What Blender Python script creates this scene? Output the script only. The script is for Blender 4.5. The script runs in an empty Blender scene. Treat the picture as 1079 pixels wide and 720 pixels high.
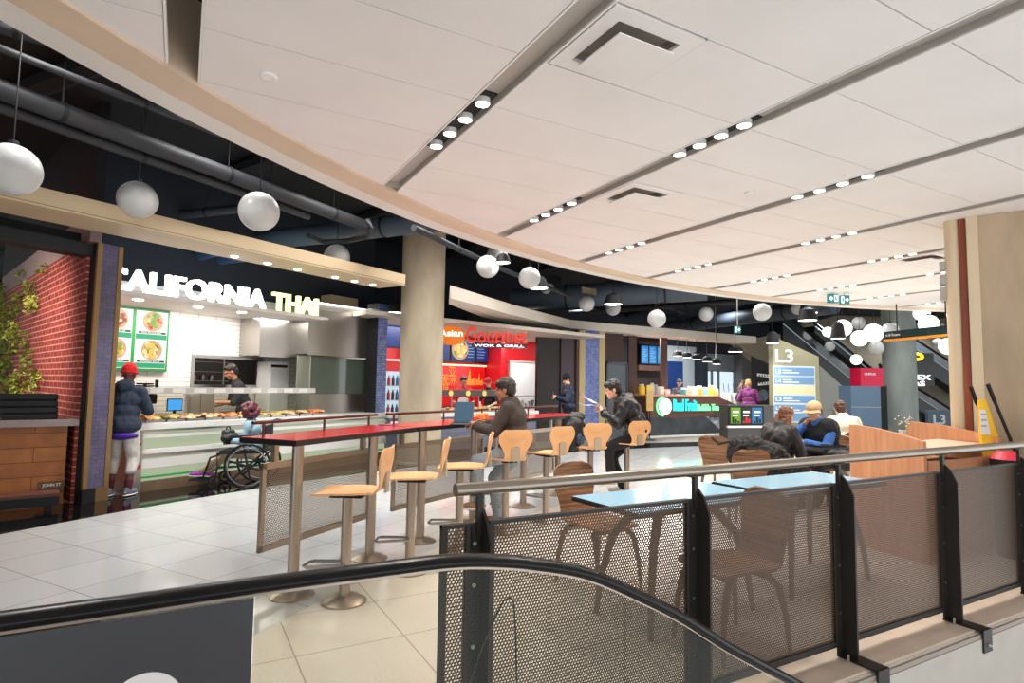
WORLD = 1.0; EXPO = 1.0
L_THAI = 46; L_WOK = 80; L_FRUIT = 80; L_HALL = 105
import bpy, bmesh, math, random
from mathutils import Vector, Matrix, Euler
random.seed(7)
sc = bpy.context.scene
COL = sc.collection
PI = math.pi
def R_(d): return math.radians(d)
# ------------------------------------------------------------------ camera
FPX = 624.47; YAW = R_(29.057); PITCH = R_(4.176); ROLL = R_(0.89); EYE = 1.46
_f = Vector((math.sin(YAW)*math.cos(PITCH), math.cos(YAW)*math.cos(PITCH), math.sin(PITCH)))
_r = Vector((math.cos(YAW), -math.sin(YAW), 0)); _u = _r.cross(_f)
RT = _r*math.cos(ROLL) + _u*math.sin(ROLL); UP = -_r*math.sin(ROLL) + _u*math.cos(ROLL); FW = _f
EYEP = Vector((0, 0, EYE))
cd = bpy.data.cameras.new('camera'); cam = bpy.data.objects.new('camera', cd); COL.objects.link(cam)
cd.sensor_width = 36; cd.lens = FPX/1079*36; cd.clip_start = 0.05; cd.clip_end = 200
cam.matrix_world = Matrix(((RT.x, UP.x, -FW.x, 0), (RT.y, UP.y, -FW.y, 0), (RT.z, UP.z, -FW.z, EYE), (0, 0, 0, 1)))
sc.camera = cam
# surveying helpers: where the sight line through a photo point meets a known height / distance / wall
def ray(x, y): return RT*((x-539.5)/FPX) + UP*((360-y)/FPX) + FW
def AZ(x, y, z=0.0):
    d = ray(x, y); return EYEP + d*((z-EYE)/d.z)
def AD(x, y, D): return EYEP + ray(x, y)*D
def AV(x, y, P, ang):           # vertical wall through P running at ang
    n = Vector((-math.sin(ang), math.cos(ang), 0)); d = ray(x, y)
    return EYEP + d*(((Vector((P[0], P[1], 0))-Vector((0, 0, 0))).dot(n))/d.dot(n))
CC = Vector((9.15, -5.8, 0))    # centre of the round hall
def AR(x, y, R):
    d = ray(x, y); a = d.x*d.x+d.y*d.y; b = -(d.x*CC.x+d.y*CC.y); c = CC.x**2+CC.y**2-R*R
    return EYEP + d*((-b+math.sqrt(b*b-a*c))/a)
def pol(R, deg, z=0.0): return Vector((CC.x+R*math.cos(R_(deg)), CC.y+R*math.sin(R_(deg)), z))
def angof(P): return math.degrees(math.atan2(P[1]-CC.y, P[0]-CC.x))
class Frame:                    # a stall front: local x along, y away from the hall, z up
    def __init__(s, P, deg): s.P = Vector((P[0], P[1], 0)); s.a = R_(deg); s.deg = deg
    def px(s, x, y, y0=0.0):
        n = Vector((-math.sin(s.a), math.cos(s.a), 0)); q = s.P+n*y0
        w = AV(x, y, q, s.a)-s.P; return (w.x*math.cos(s.a)+w.y*math.sin(s.a), w.z)
    def w(s, x, y, z=0): return Vector((s.P.x+x*math.cos(s.a)-y*math.sin(s.a), s.P.y+x*math.sin(s.a)+y*math.cos(s.a), z))
# ------------------------------------------------------------------ materials
def lin(c):
    r = []
    for v in c[:3]:
        v = v/255.0; r.append(v/12.92 if v <= 0.04045 else ((v+0.055)/1.055)**2.4)
    return (*r, 1.0)
MATS = {}
def N(nt, t, **kw):
    n = nt.nodes.new(t)
    for k, v in kw.items(): setattr(n, k, v)
    return n
def base(name):
    m = bpy.data.materials.new(name); m.use_nodes = True
    nt = m.node_tree; b = nt.nodes['Principled BSDF']; return m, nt, b
def M(name, col, rough=0.5, metal=0.0, var=0.0, scale=8.0, bump=0.0, stretch=None, spec=None, coat=0.0, col2=None):
    """painted / metal / cloth surface with a little procedural variation"""
    if name in MATS: return MATS[name]
    m, nt, b = base(name)
    b.inputs['Roughness'].default_value = rough; b.inputs['Metallic'].default_value = metal
    if spec is not None: b.inputs['Specular IOR Level'].default_value = spec
    if coat: b.inputs['Coat Weight'].default_value = coat; b.inputs['Coat Roughness'].default_value = 0.08
    c = lin(col); b.inputs['Base Color'].default_value = c
    if var > 0 or bump > 0 or col2:
        tc = N(nt, 'ShaderNodeTexCoord'); mp = N(nt, 'ShaderNodeMapping')
        if stretch: mp.inputs['Scale'].default_value = stretch
        nt.links.new(tc.outputs['Object'], mp.inputs['Vector'])
        nz = N(nt, 'ShaderNodeTexNoise'); nz.inputs['Scale'].default_value = scale; nz.inputs['Detail'].default_value = 4
        nt.links.new(mp.outputs[0], nz.inputs['Vector'])
        if var > 0 or col2:
            rp = N(nt, 'ShaderNodeValToRGB'); e = rp.color_ramp.elements
            e[0].position = 0.3; e[1].position = 0.7
            if col2: e[0].color = c; e[1].color = lin(col2)
            else:
                e[0].color = tuple(max(0, v*(1-var)) for v in c[:3])+(1,); e[1].color = tuple(min(1, v*(1+var)) for v in c[:3])+(1,)
            nt.links.new(nz.outputs['Fac'], rp.inputs['Fac']); nt.links.new(rp.outputs['Color'], b.inputs['Base Color'])
        if bump > 0:
            bp = N(nt, 'ShaderNodeBump'); bp.inputs['Strength'].default_value = bump; bp.inputs['Distance'].default_value = 0.01
            nt.links.new(nz.outputs['Fac'], bp.inputs['Height']); nt.links.new(bp.outputs['Normal'], b.inputs['Normal'])
    MATS[name] = m; return m
def EM(name, col, s=1.0):
    if name in MATS: return MATS[name]
    m, nt, b = base(name); c = lin(col)
    b.inputs['Base Color'].default_value = (c[0]*.12, c[1]*.12, c[2]*.12, 1); b.inputs['Emission Color'].default_value = c; b.inputs['Emission Strength'].default_value = s
    b.inputs['Roughness'].default_value = 0.4
    MATS[name] = m; return m
def glass(name, col, refl=0.06, alpha=0.9, rough=0.02):
    if name in MATS: return MATS[name]
    m = bpy.data.materials.new(name); m.use_nodes = True; nt = m.node_tree; nt.nodes.clear()
    o = N(nt, 'ShaderNodeOutputMaterial'); mx = N(nt, 'ShaderNodeMixShader'); t = N(nt, 'ShaderNodeBsdfTransparent'); g = N(nt, 'ShaderNodeBsdfGlossy')
    lw = N(nt, 'ShaderNodeLayerWeight'); pw = N(nt, 'ShaderNodeMath', operation='POWER'); pw.inputs[1].default_value = 4.0; nt.links.new(lw.outputs['Facing'], pw.inputs[0])
    fr = N(nt, 'ShaderNodeMath', operation='MULTIPLY_ADD'); fr.inputs[1].default_value = 0.25; fr.inputs[2].default_value = 0.012; nt.links.new(pw.outputs[0], fr.inputs[0])
    t.inputs['Color'].default_value = lin(col); g.inputs['Roughness'].default_value = rough
    nt.links.new(fr.outputs[0], mx.inputs[0]); nt.links.new(t.outputs[0], mx.inputs[1]); nt.links.new(g.outputs[0], mx.inputs[2]); nt.links.new(mx.outputs[0], o.inputs[0])
    MATS[name] = m; return m
def wood(name, c1, c2, rough=0.45, scale=3.0, stretch=(1, 12, 12), coat=0.0, dist=3.0):
    if name in MATS: return MATS[name]
    m, nt, b = base(name); b.inputs['Roughness'].default_value = rough
    if coat: b.inputs['Coat Weight'].default_value = coat; b.inputs['Coat Roughness'].default_value = 0.15
    tc = N(nt, 'ShaderNodeTexCoord'); mp = N(nt, 'ShaderNodeMapping'); mp.inputs['Scale'].default_value = stretch
    nz = N(nt, 'ShaderNodeTexNoise'); nz.inputs['Scale'].default_value = scale; nz.inputs['Detail'].default_value = 6; nz.inputs['Distortion'].default_value = dist*0.2
    rp = N(nt, 'ShaderNodeValToRGB'); e = rp.color_ramp.elements; e[0].position = 0.32; e[1].position = 0.68; e[0].color = lin(c1); e[1].color = lin(c2)
    L = nt.links.new; L(tc.outputs['Object'], mp.inputs['Vector']); L(mp.outputs[0], nz.inputs['Vector']); L(nz.outputs['Fac'], rp.inputs['Fac']); L(rp.outputs[0], b.inputs['Base Color'])
    MATS[name] = m; return m
def bricks(name, c1, c2, mortar, bw, bh, msize=0.01, rough=0.6, offset=0.5, axes='xz', rotz=0.0, loc=(0, 0, 0), bump=0.4, coat=0.0, speck=None, bias=0.0, spec=0.5, world=False):
    """brick / tile courses; axes picks which two local axes carry the pattern"""
    if name in MATS: return MATS[name]
    m, nt, b = base(name); b.inputs['Roughness'].default_value = rough; b.inputs['Specular IOR Level'].default_value = spec
    if coat: b.inputs['Coat Weight'].default_value = coat; b.inputs['Coat Roughness'].default_value = 0.05
    L = nt.links.new
    tc = N(nt, 'ShaderNodeTexCoord'); mp = N(nt, 'ShaderNodeMapping'); mp.inputs['Rotation'].default_value = (0, 0, rotz); mp.inputs['Location'].default_value = loc
    L(tc.outputs['Object'], mp.inputs['Vector'])
    sx = N(nt, 'ShaderNodeSeparateXYZ'); cb = N(nt, 'ShaderNodeCombineXYZ'); L(mp.outputs[0], sx.inputs[0])
    L(sx.outputs['XYZ'.index(axes[0].upper())], cb.inputs[0]); L(sx.outputs['XYZ'.index(axes[1].upper())], cb.inputs[1])
    br = N(nt, 'ShaderNodeTexBrick'); br.offset = offset; br.inputs['Scale'].default_value = 1.0
    br.inputs['Color1'].default_value = lin(c1); br.inputs['Color2'].default_value = lin(c2); br.inputs['Mortar'].default_value = lin(mortar)
    br.inputs['Mortar Size'].default_value = msize; br.inputs['Brick Width'].default_value = bw; br.inputs['Row Height'].default_value = bh; br.inputs['Bias'].default_value = bias
    br.inputs['Mortar Smooth'].default_value = 0.1
    L(cb.outputs[0], br.inputs['Vector'])
    out = br.outputs['Color']
    if speck:
        nz = N(nt, 'ShaderNodeTexNoise'); nz.inputs['Scale'].default_value = speck[1]; nz.inputs['Detail'].default_value = 3; L(tc.outputs['Object'], nz.inputs['Vector'])
        mr = N(nt, 'ShaderNodeMapRange'); mr.inputs['From Min'].default_value = 0.3; mr.inputs['From Max'].default_value = 0.7; mr.inputs['To Min'].default_value = 1-speck[0]; mr.inputs['To Max'].default_value = 1+speck[0]*0.4
        L(nz.outputs['Fac'], mr.inputs[0])
        mx = N(nt, 'ShaderNodeMix', data_type='RGBA', blend_type='MULTIPLY'); mx.inputs[0].default_value = 1.0
        L(out, mx.inputs[6]); L(mr.outputs[0], mx.inputs[7]); out = mx.outputs[2]
    L(out, b.inputs['Base Color'])
    if bump:
        bp = N(nt, 'ShaderNodeBump'); bp.invert = True; bp.inputs['Strength'].default_value = bump; bp.inputs['Distance'].default_value = 0.006
        L(br.outputs['Fac'], bp.inputs['Height']); L(bp.outputs[0], b.inputs['Normal'])
    MATS[name] = m; return m
def perforated(name, col, pitch, rad, metal=0.6):
    """sheet metal with staggered round holes (local x / z)"""
    if name in MATS: return MATS[name]
    m = bpy.data.materials.new(name); m.use_nodes = True; nt = m.node_tree; b = nt.nodes['Principled BSDF']; o = nt.nodes['Material Output']; L = nt.links.new
    b.inputs['Base Color'].default_value = lin(col); b.inputs['Metallic'].default_value = metal; b.inputs['Roughness'].default_value = 0.45
    tc = N(nt, 'ShaderNodeTexCoord'); sx = N(nt, 'ShaderNodeSeparateXYZ'); L(tc.outputs['Object'], sx.inputs[0])
    def mth(op, a, c=None, d=None):
        n = N(nt, 'ShaderNodeMath', operation=op)
        for i, v in enumerate((a, c, d)):
            if v is None: continue
            if isinstance(v, (int, float)): n.inputs[i].default_value = v
            else: L(v, n.inputs[i])
        return n.outputs[0]
    u = mth('DIVIDE', sx.outputs[0], pitch); v = mth('DIVIDE', sx.outputs[2], pitch)
    ds = []
    for off in (0.0, 0.5):
        a = mth('SUBTRACT', mth('FRACT', mth('ADD', u, off)), 0.5)
        q = mth('DIVIDE', v, 1.7320508); c = mth('MULTIPLY', mth('SUBTRACT', mth('FRACT', mth('ADD', q, off)), 0.5), 1.7320508)
        ds.append(mth('SQRT', mth('ADD', mth('MULTIPLY', a, a), mth('MULTIPLY', c, c))))
    hole = mth('LESS_THAN', mth('MINIMUM', ds[0], ds[1]), rad/pitch)
    t = N(nt, 'ShaderNodeBsdfTransparent'); mx = N(nt, 'ShaderNodeMixShader'); L(hole, mx.inputs[0]); L(b.outputs[0], mx.inputs[1]); L(t.outputs[0], mx.inputs[2]); L(mx.outputs[0], o.inputs[0])
    MATS[name] = m; return m
# ------------------------------------------------------------------ mesh builder
TS = bpy.data.scenes.new('workbench')
def tdeps():
    vl = TS.view_layers[0]; vl.update(); return vl.depsgraph
class MB:
    def __init__(s): s.bm = bmesh.new()
    def _xf(s, vs, mat):
        if mat is not None: bmesh.ops.transform(s.bm, matrix=mat, verts=vs)
    def box(s, c, d, rz=0.0, mat=None):
        r = bmesh.ops.create_cube(s.bm, size=1.0)['verts']
        bmesh.ops.transform(s.bm, matrix=Matrix.Translation(c) @ Matrix.Rotation(rz, 4, 'Z') @ Matrix.Diagonal((d[0], d[1], d[2], 1)), verts=r)
        s._xf(r, mat); return s
    def bb(s, x0, x1, y0, y1, z0, z1): return s.box(((x0+x1)/2, (y0+y1)/2, (z0+z1)/2), (abs(x1-x0), abs(y1-y0), abs(z1-z0)))
    def cyl(s, p0, p1, r0, r1=None, n=16, caps=True):
        r1 = r0 if r1 is None else r1
        p0 = Vector(p0); p1 = Vector(p1); d = p1-p0; L = d.length
        if L < 1e-7: return s
        v = bmesh.ops.create_cone(s.bm, cap_ends=caps, segments=n, radius1=max(r0, 1e-5), radius2=max(r1, 1e-5), depth=L)['verts']
        q = d.to_track_quat('Z', 'Y').to_matrix().to_4x4()
        bmesh.ops.transform(s.bm, matrix=Matrix.Translation((p0+p1)/2) @ q, verts=v); return s
    def ell(s, c, r, rot=None, n=16, m=10):
        v = bmesh.ops.create_uvsphere(s.bm, u_segments=n, v_segments=m, radius=1.0)['verts']
        T = Matrix.Translation(c) @ (rot.to_4x4() if rot is not None else Matrix.Identity(4)) @ Matrix.Diagonal((r[0], r[1], r[2], 1))
        bmesh.ops.transform(s.bm, matrix=T, verts=v); return s
    def sweep(s, pts, prof, closed=False, up=(0, 0, 1), caps=True, scales=None):
        """sweep a closed 2-D profile along a polyline; profile x = sideways, y = up"""
        pts = [Vector(p) for p in pts]; n = len(pts); rings = []; up = Vector(up)
        for i, p in enumerate(pts):
            a = pts[(i-1) % n] if (closed or i > 0) else p; b = pts[(i+1) % n] if (closed or i < n-1) else p
            t = (b-a).normalized(); sd = t.cross(up)
            if sd.length < 1e-4: sd = t.cross(Vector((0, 1, 0.01)))
            sd.normalize(); uu = sd.cross(t).normalized(); k = scales[i] if scales else 1.0
            rings.append([s.bm.verts.new(p+sd*(q[0]*k)+uu*(q[1]*k)) for q in prof])
        m = len(prof)
        for i in range(n if closed else n-1):
            A = rings[i]; B = rings[(i+1) % n]
            for j in range(m): s.bm.faces.new((A[j], A[(j+1) % m], B[(j+1) % m], B[j]))
        if caps and not closed:
            s.bm.faces.new(rings[0][::-1]); s.bm.faces.new(rings[-1])
        return s
    def tube(s, pts, r, n=10, closed=False, up=(0, 0, 1), scales=None):
        return s.sweep(pts, [(r*math.cos(2*PI*i/n), r*math.sin(2*PI*i/n)) for i in range(n)], closed, up, True, scales)
    def lathe(s, prof, c=(0, 0, 0), n=24):
        c = Vector(c); rings = []
        for r, z in prof:
            rings.append([s.bm.verts.new(c+Vector((r*math.cos(2*PI*i/n), r*math.sin(2*PI*i/n), z))) for i in range(n)] if r > 1e-6 else [s.bm.verts.new(c+Vector((0, 0, z)))])
        for A, B in zip(rings, rings[1:]):
            for i in range(n):
                j = (i+1) % n
                if len(A) == 1 and len(B) == 1: continue
                if len(A) == 1: s.bm.faces.new((A[0], B[j], B[i]))
                elif len(B) == 1: s.bm.faces.new((A[i], A[j], B[0]))
                else: s.bm.faces.new((A[i], A[j], B[j], B[i]))
        return s
    def prism(s, poly, z0, z1, mat=None):
        """extrude polygon (x, y) between z0 and z1"""
        a = [s.bm.verts.new((p[0], p[1], z0)) for p in poly]; b = [s.bm.verts.new((p[0], p[1], z1)) for p in poly]; n = len(poly)
        s.bm.faces.new(a[::-1]); s.bm.faces.new(b)
        for i in range(n): s.bm.faces.new((a[i], a[(i+1) % n], b[(i+1) % n], b[i]))
        s._xf(a+b, mat); return s
    def wallpoly(s, poly, y0, y1):
        """polygon in local x / z, extruded in y"""
        return s.prism(poly, 0, 1, Matrix(((1, 0, 0, 0), (0, 0, y1-y0, y0), (0, 1, 0, 0), (0, 0, 0, 1))))
    def grid(s, P):
        """P[i][j] points -> quad sheet"""
        V = [[s.bm.verts.new(p) for p in row] for row in P]
        for i in range(len(V)-1):
            for j in range(len(V[0])-1): s.bm.faces.new((V[i][j], V[i][j+1], V[i+1][j+1], V[i+1][j]))
        return s
    def shell(s, P, th):
        """quad sheet with thickness th"""
        rows = len(P); cols = len(P[0]); V = [[Vector(p) for p in r] for r in P]; nn = []
        for i in range(rows):
            nr = []
            for j in range(cols):
                a = V[min(i+1, rows-1)][j]-V[max(i-1, 0)][j]; b = V[i][min(j+1, cols-1)]-V[i][max(j-1, 0)][:] if False else V[i][min(j+1, cols-1)]-V[i][max(j-1, 0)]
                nr.append(a.cross(b).normalized())
            nn.append(nr)
        T = [[s.bm.verts.new(V[i][j]+nn[i][j]*th/2) for j in range(cols)] for i in range(rows)]
        B = [[s.bm.verts.new(V[i][j]-nn[i][j]*th/2) for j in range(cols)] for i in range(rows)]
        for i in range(rows-1):
            for j in range(cols-1):
                s.bm.faces.new((T[i][j], T[i][j+1], T[i+1][j+1], T[i+1][j])); s.bm.faces.new((B[i][j], B[i+1][j], B[i+1][j+1], B[i][j+1]))
        per = [(0, j) for j in range(cols)]+[(i, cols-1) for i in range(1, rows)]+[(rows-1, j) for j in range(cols-2, -1, -1)]+[(i, 0) for i in range(rows-2, 0, -1)]
        for k in range(len(per)):
            a = per[k]; b = per[(k+1) % len(per)]
            s.bm.faces.new((T[a[0]][a[1]], B[a[0]][a[1]], B[b[0]][b[1]], T[b[0]][b[1]]))
        return s
    def build(s, name, mat, parent=None, smooth=True, bevel=0.0, loc=None, sharp=35):
        bmesh.ops.recalc_face_normals(s.bm, faces=s.bm.faces)
        if bevel > 0:
            es = [e for e in s.bm.edges if len(e.link_faces) == 2 and e.calc_face_angle(0) > R_(40)]
            bmesh.ops.bevel(s.bm, geom=es, offset=bevel, segments=2, affect='EDGES', clamp_overlap=True)
        me = bpy.data.meshes.new(name); s.bm.to_mesh(me); s.bm.free()
        if smooth:
            for p in me.polygons: p.use_smooth = True
            me.set_sharp_from_angle(angle=R_(sharp))
        o = bpy.data.objects.new(name, me); COL.objects.link(o)
        for mm in (mat if isinstance(mat, (list, tuple)) else [mat]): me.materials.append(mm)
        if parent is not None: o.parent = parent
        if loc is not None: o.location = loc
        return o
def tag(o, label=None, cat=None, group=None, kind=None):
    if label: o['label'] = label
    if cat: o['category'] = cat
    if group: o['group'] = group
    if kind: o['kind'] = kind
    return o
def thing(name, label, cat, loc=(0, 0, 0), rz=0.0, group=None):
    o = bpy.data.objects.new(name, None); o.empty_display_size = 0.1; COL.objects.link(o); o.location = loc; o.rotation_euler = (0, 0, rz)
    return tag(o, label, cat, group)
def struct(o): o['kind'] = 'structure'; return o
def kids(o): return [c for c in bpy.data.objects if c.parent == o]
def dup(root, loc=None, rz=None, label=None, group=None):
    r = root.copy(); COL.objects.link(r)
    if loc is not None: r.location = loc
    if rz is not None: r.rotation_euler = (0, 0, rz)
    if label: r['label'] = label
    if group: r['group'] = group
    for ch in kids(root):
        c = ch.copy(); COL.objects.link(c); c.parent = r
        for g in kids(ch):
            d = g.copy(); COL.objects.link(d); d.parent = c
    return r
def text_bm(txt, h, depth, bold=0.0, align='LEFT', sx=1.0, spacing=1.0):
    """letters standing in local x / z, front face towards -y, thickness depth"""
    cu = bpy.data.curves.new('t', 'FONT'); cu.body = txt; cu.size = h/0.73; cu.extrude = depth/2; cu.offset = bold*h; cu.align_x = align; cu.resolution_u = 3; cu.space_character = spacing
    o = bpy.data.objects.new('t', cu); TS.collection.objects.link(o)
    dg = tdeps(); me = bpy.data.meshes.new_from_object(o.evaluated_get(dg))
    b = MB(); b.bm.from_mesh(me); bpy.data.objects.remove(o); bpy.data.curves.remove(cu); bpy.data.meshes.remove(me)
    bmesh.ops.transform(b.bm, matrix=Matrix.Rotation(PI/2, 4, 'X') @ Matrix.Diagonal((sx, 1, 1, 1)), verts=b.bm.verts[:])
    return b
def bmshift(b, v): bmesh.ops.translate(b.bm, vec=Vector(v), verts=b.bm.verts[:]); return b
def bmfit(b, x0, x1, z0, z1, y=0.0):
    """scale letters into the box x0..x1, z0..z1 at depth y"""
    vs = b.bm.verts; xs = [v.co.x for v in vs]; zs = [v.co.z for v in vs]
    kx = (x1-x0)/(max(xs)-min(xs)); kz = (z1-z0)/(max(zs)-min(zs)); mx = min(xs); mz = min(zs)
    for v in vs: v.co = Vector((x0+(v.co.x-mx)*kx, v.co.y+y, z0+(v.co.z-mz)*kz))
    return b
def joinbm(a, b):
    me = bpy.data.meshes.new('j'); b.bm.to_mesh(me); b.bm.free(); a.bm.from_mesh(me); bpy.data.meshes.remove(me); return a
# ------------------------------------------------------------------ shared materials
m_panel = M('ceiling_panel', (231, 227, 223), 0.7, var=0.03, scale=1.5)
m_ring = M('ring_tan', (214, 192, 166), 0.55, var=0.05, scale=2)
m_ringedge = M('ring_edge', (228, 224, 216), 0.5)
m_slot = M('slot_grey', (176, 170, 162), 0.5)
m_black = M('black_paint', (14, 15, 17), 0.7)
m_deck = M('deck_black', (14, 16, 19), 0.8, var=0.2, scale=1.5)
m_pipe = M('pipe_grey', (44, 46, 50), 0.6, var=0.12, scale=4, bump=0.2)
m_duct = M('duct_grey', (66, 78, 90), 0.55, var=0.1, scale=2)
m_tan = M('beam_tan', (196, 174, 140), 0.6, var=0.04, scale=1.2)
m_cream = M('bulkhead_cream', (214, 205, 190), 0.6, var=0.03, scale=1.2)
m_steel = M('brushed_steel', (176, 172, 166), 0.32, 1.0, var=0.06, scale=30, stretch=(1, 1, 20))
m_bronze = M('bronze_steel', (172, 158, 142), 0.33, 0.9, var=0.06, scale=30, stretch=(1, 1, 8))
m_rail = M('satin_rail', (150, 140, 128), 0.3, 1.0, var=0.04, scale=20)
m_iron = M('black_iron', (46, 42, 38), 0.5, 0.4, var=0.1, scale=10)
m_perf = perforated('perforated_sheet', (86, 66, 48), 0.0135, 0.0047, 0.3)
m_perf2 = perforated('perforated_steel', (150, 136, 120), 0.016, 0.0055, 0.6)
m_conc = M('concrete', (174, 160, 138), 0.8, var=0.22, scale=2.2, bump=0.15, stretch=(1, 1, 0.35))
m_conc2 = M('concrete_cool', (150, 157, 152), 0.8, var=0.18, scale=2.2, bump=0.12, stretch=(1, 1, 0.35))
m_globe = M('globe_white', (198, 198, 195), 0.35)
m_globe_lit = EM('globe_lit', (255, 250, 242), 1.6)
m_lamp = EM('lamp_disc', (255, 250, 240), 14.0)
m_lampsoft = EM('pendant_disc', (255, 252, 246), 5.0)
m_white = M('white_paint', (232, 230, 226), 0.5)
m_blackgloss = M('black_gloss', (12, 12, 13), 0.15, spec=0.6)
m_rubber = M('handrail_rubber', (9, 9, 10), 0.28, spec=0.3)
# ------------------------------------------------------------------ floors
m_fbeige = bricks('floor_beige', (230, 222, 212), (224, 216, 206), (176, 168, 158), 0.6, 0.6, 0.004, 0.16, 0.0, 'xy', 0, (0, 0.2, 0), 0.0, speck=(0.10, 90), spec=0.5)
m_fgrey = bricks('floor_grey', (206, 208, 208), (199, 201, 202), (146, 148, 150), 0.6, 0.6, 0.004, 0.10, 0.0, 'xy', R_(-33), (0.1, 0.18, 0), 0.0, speck=(0.07, 90), spec=0.6)
m_fblack = M('floor_black', (16, 15, 16), 0.06, spec=0.7, var=0.2, scale=3)
def arcpoly(R0, R1, a0, a1, n=60):
    return [pol(R1, a0+(a1-a0)*i/n).to_2d()[:] for i in range(n+1)]+[pol(R0, a1+(a0-a1)*i/n).to_2d()[:] for i in range(n+1)]
def clip_half(poly, nx, ny, c):
    """keep nx*x+ny*y <= c"""
    out = []
    for i in range(len(poly)):
        a = poly[i]; b = poly[(i+1) % len(poly)]; da = nx*a[0]+ny*a[1]-c; db = nx*b[0]+ny*b[1]-c
        if da <= 0: out.append(a)
        if da*db < 0: t = da/(da-db); out.append((a[0]+(b[0]-a[0])*t, a[1]+(b[1]-a[1])*t))
    return out
disc = [pol(12.95, 360*i/240).to_2d()[:] for i in range(240)]
near = clip_half(disc, 0, -1, -1.86)                     # inside the ring, in front of the void edge
b = MB(); b.prism(near, -0.35, 0.0); struct(b.build('floor', m_fbeige, smooth=False))
b = MB()
b.prism(arcpoly(12.95, 16.75, 50, 160), -0.35, 0.0)
struct(b.build('floor_hall', m_fgrey, smooth=False))
b = MB(); b.prism([(-9, -4), (0.72, -4), (0.72, 1.86), (-9, 1.86)], -0.35, 0.0)
lp = clip_half([(-9, 1.86), (2, 1.86), (2, 6), (-9, 6)], 0, 1, 6)
struct(b.build('floor_landing', m_fbeige, smooth=False))
b = MB(); b.prism(arcpoly(16.75, 17.75, 66, 160), -0.35, 0.0); struct(b.build('floor_band', m_fblack, smooth=False))
b = MB(); b.prism(arcpoly(17.75, 34, 66, 160), -0.35, -0.002); struct(b.build('floor_stalls', M('stall_floor', (120, 112, 104), 0.4), smooth=False))
b = MB(); b.prism(arcpoly(16.75, 46, -20, 66), -0.35, 0.0); b.prism(arcpoly(12.95, 16.75, -20, 50), -0.35, 0.0)
struct(b.build('floor_far', m_fgrey, smooth=False))
# void edge: kerb and concrete face below the guard rail
m_kerb = M('kerb_stone', (208, 190, 172), 0.5, var=0.06, scale=6)
m_fascia = M('slab_face', (176, 170, 160), 0.75, var=0.05, scale=5, bump=0.1)
b = MB(); b.wallpoly([(0.72, 0.0), (16, 0.0), (16, 0.012), (0.72, 0.012)], 1.88, 2.16)
struct(b.build('trim_1', m_kerb, smooth=False))
b = MB(); b.bb(0.72, 16, 1.84, 1.86, -1.6, -0.03); struct(b.build('wall_void', m_fascia, smooth=False))
b = MB(); b.bb(0.72, 16, 1.845, 1.885, -0.03, -0.004); struct(b.build('trim_2', M('kerb_nosing', (150, 138, 126), 0.6), smooth=False))
b = MB(); b.bb(0.70, 16, -4, 1.84, -4.4, -4.3); struct(b.build('floor_lower', m_fgrey, smooth=False))
# ------------------------------------------------------------------ ceiling of the round hall
CZ = 3.245; XS = 1.672; YS = 0.61; Y0 = 0.247
inner = [pol(13.38, 360*i/300).to_2d()[:] for i in range(300)]
def clip_disc(poly):
    out = [tuple(p) for p in poly]
    far = max(math.hypot(p[0]-CC.x, p[1]-CC.y) for p in out)
    if far <= 13.37: return out
    for i in range(300):
        a = inner[i]; c = inner[(i+1) % 300]
        if all((c[0]-a[0])*(p[1]-a[1])-(c[1]-a[1])*(p[0]-a[0]) >= 0 for p in out): continue
        nx, ny = (c[1]-a[1]), -(c[0]-a[0]); out = clip_half(out, nx, ny, nx*a[0]+ny*a[1])
        if len(out) < 3: return []
    return out
VENTS = {}
for (px, py) in ((663, 48), (672, 207), (965, 271)):
    P = AZ(px, py, CZ); k = int(P.x//XS); j = int((P.y-Y0)//YS); VENTS[(k, j)] = (px, py)
b = MB()
for k in range(-1, 10):
    for j in range(-5, 15):
        x0 = XS*k+0.012; x1 = XS*(k+1)-0.167; y0 = Y0+YS*j+0.004; y1 = y0+YS-0.008
        if (k, j) in VENTS: x0 += 0.60
        q = clip_disc([(x0, y0), (x1, y0), (x1, y1), (x0, y1)])
        if len(q) >= 3: b.prism(q, CZ, CZ+0.02)
struct(b.build('ceiling', m_panel, smooth=False))
b = MB()
for k in range(-1, 10):                                   # white flanges along each slot
    for x in (XS*k+0.005, XS*(k+1)-0.158):
        yr = CC.y+math.sqrt(max(0, 13.36**2-(x-CC.x)**2))
        b.bb(x-0.006, x+0.006, -3, yr, CZ-0.004, CZ+0.05)
struct(b.build('trim_3', m_white, smooth=False))
b = MB()
for k in range(1, 11):                                    # recessed light slots
    x0 = XS*k-0.148; x1 = XS*k-0.005; xm = x1 if k < 6 else x0
    yr = CC.y+math.sqrt(13.36**2-(x0-CC.x)**2)
    b.bb(x0, x1, -3, yr, CZ+0.045, CZ+0.06); b.bb(x0-0.004, x0, -3, yr, CZ+0.004, CZ+0.06); b.bb(x1, x1+0.004, -3, yr, CZ+0.004, CZ+0.06)
    b.bb(x0, x1, yr-0.01, yr, CZ+0.0, CZ+0.045)
struct(b.build('trim_4', m_slot, smooth=False))
b = MB(); b.prism([pol(13.3, 360*i/120).to_2d()[:] for i in range(120)], CZ+0.5, CZ+0.52); struct(b.build('ceiling_plenum', m_black, smooth=False))
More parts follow.
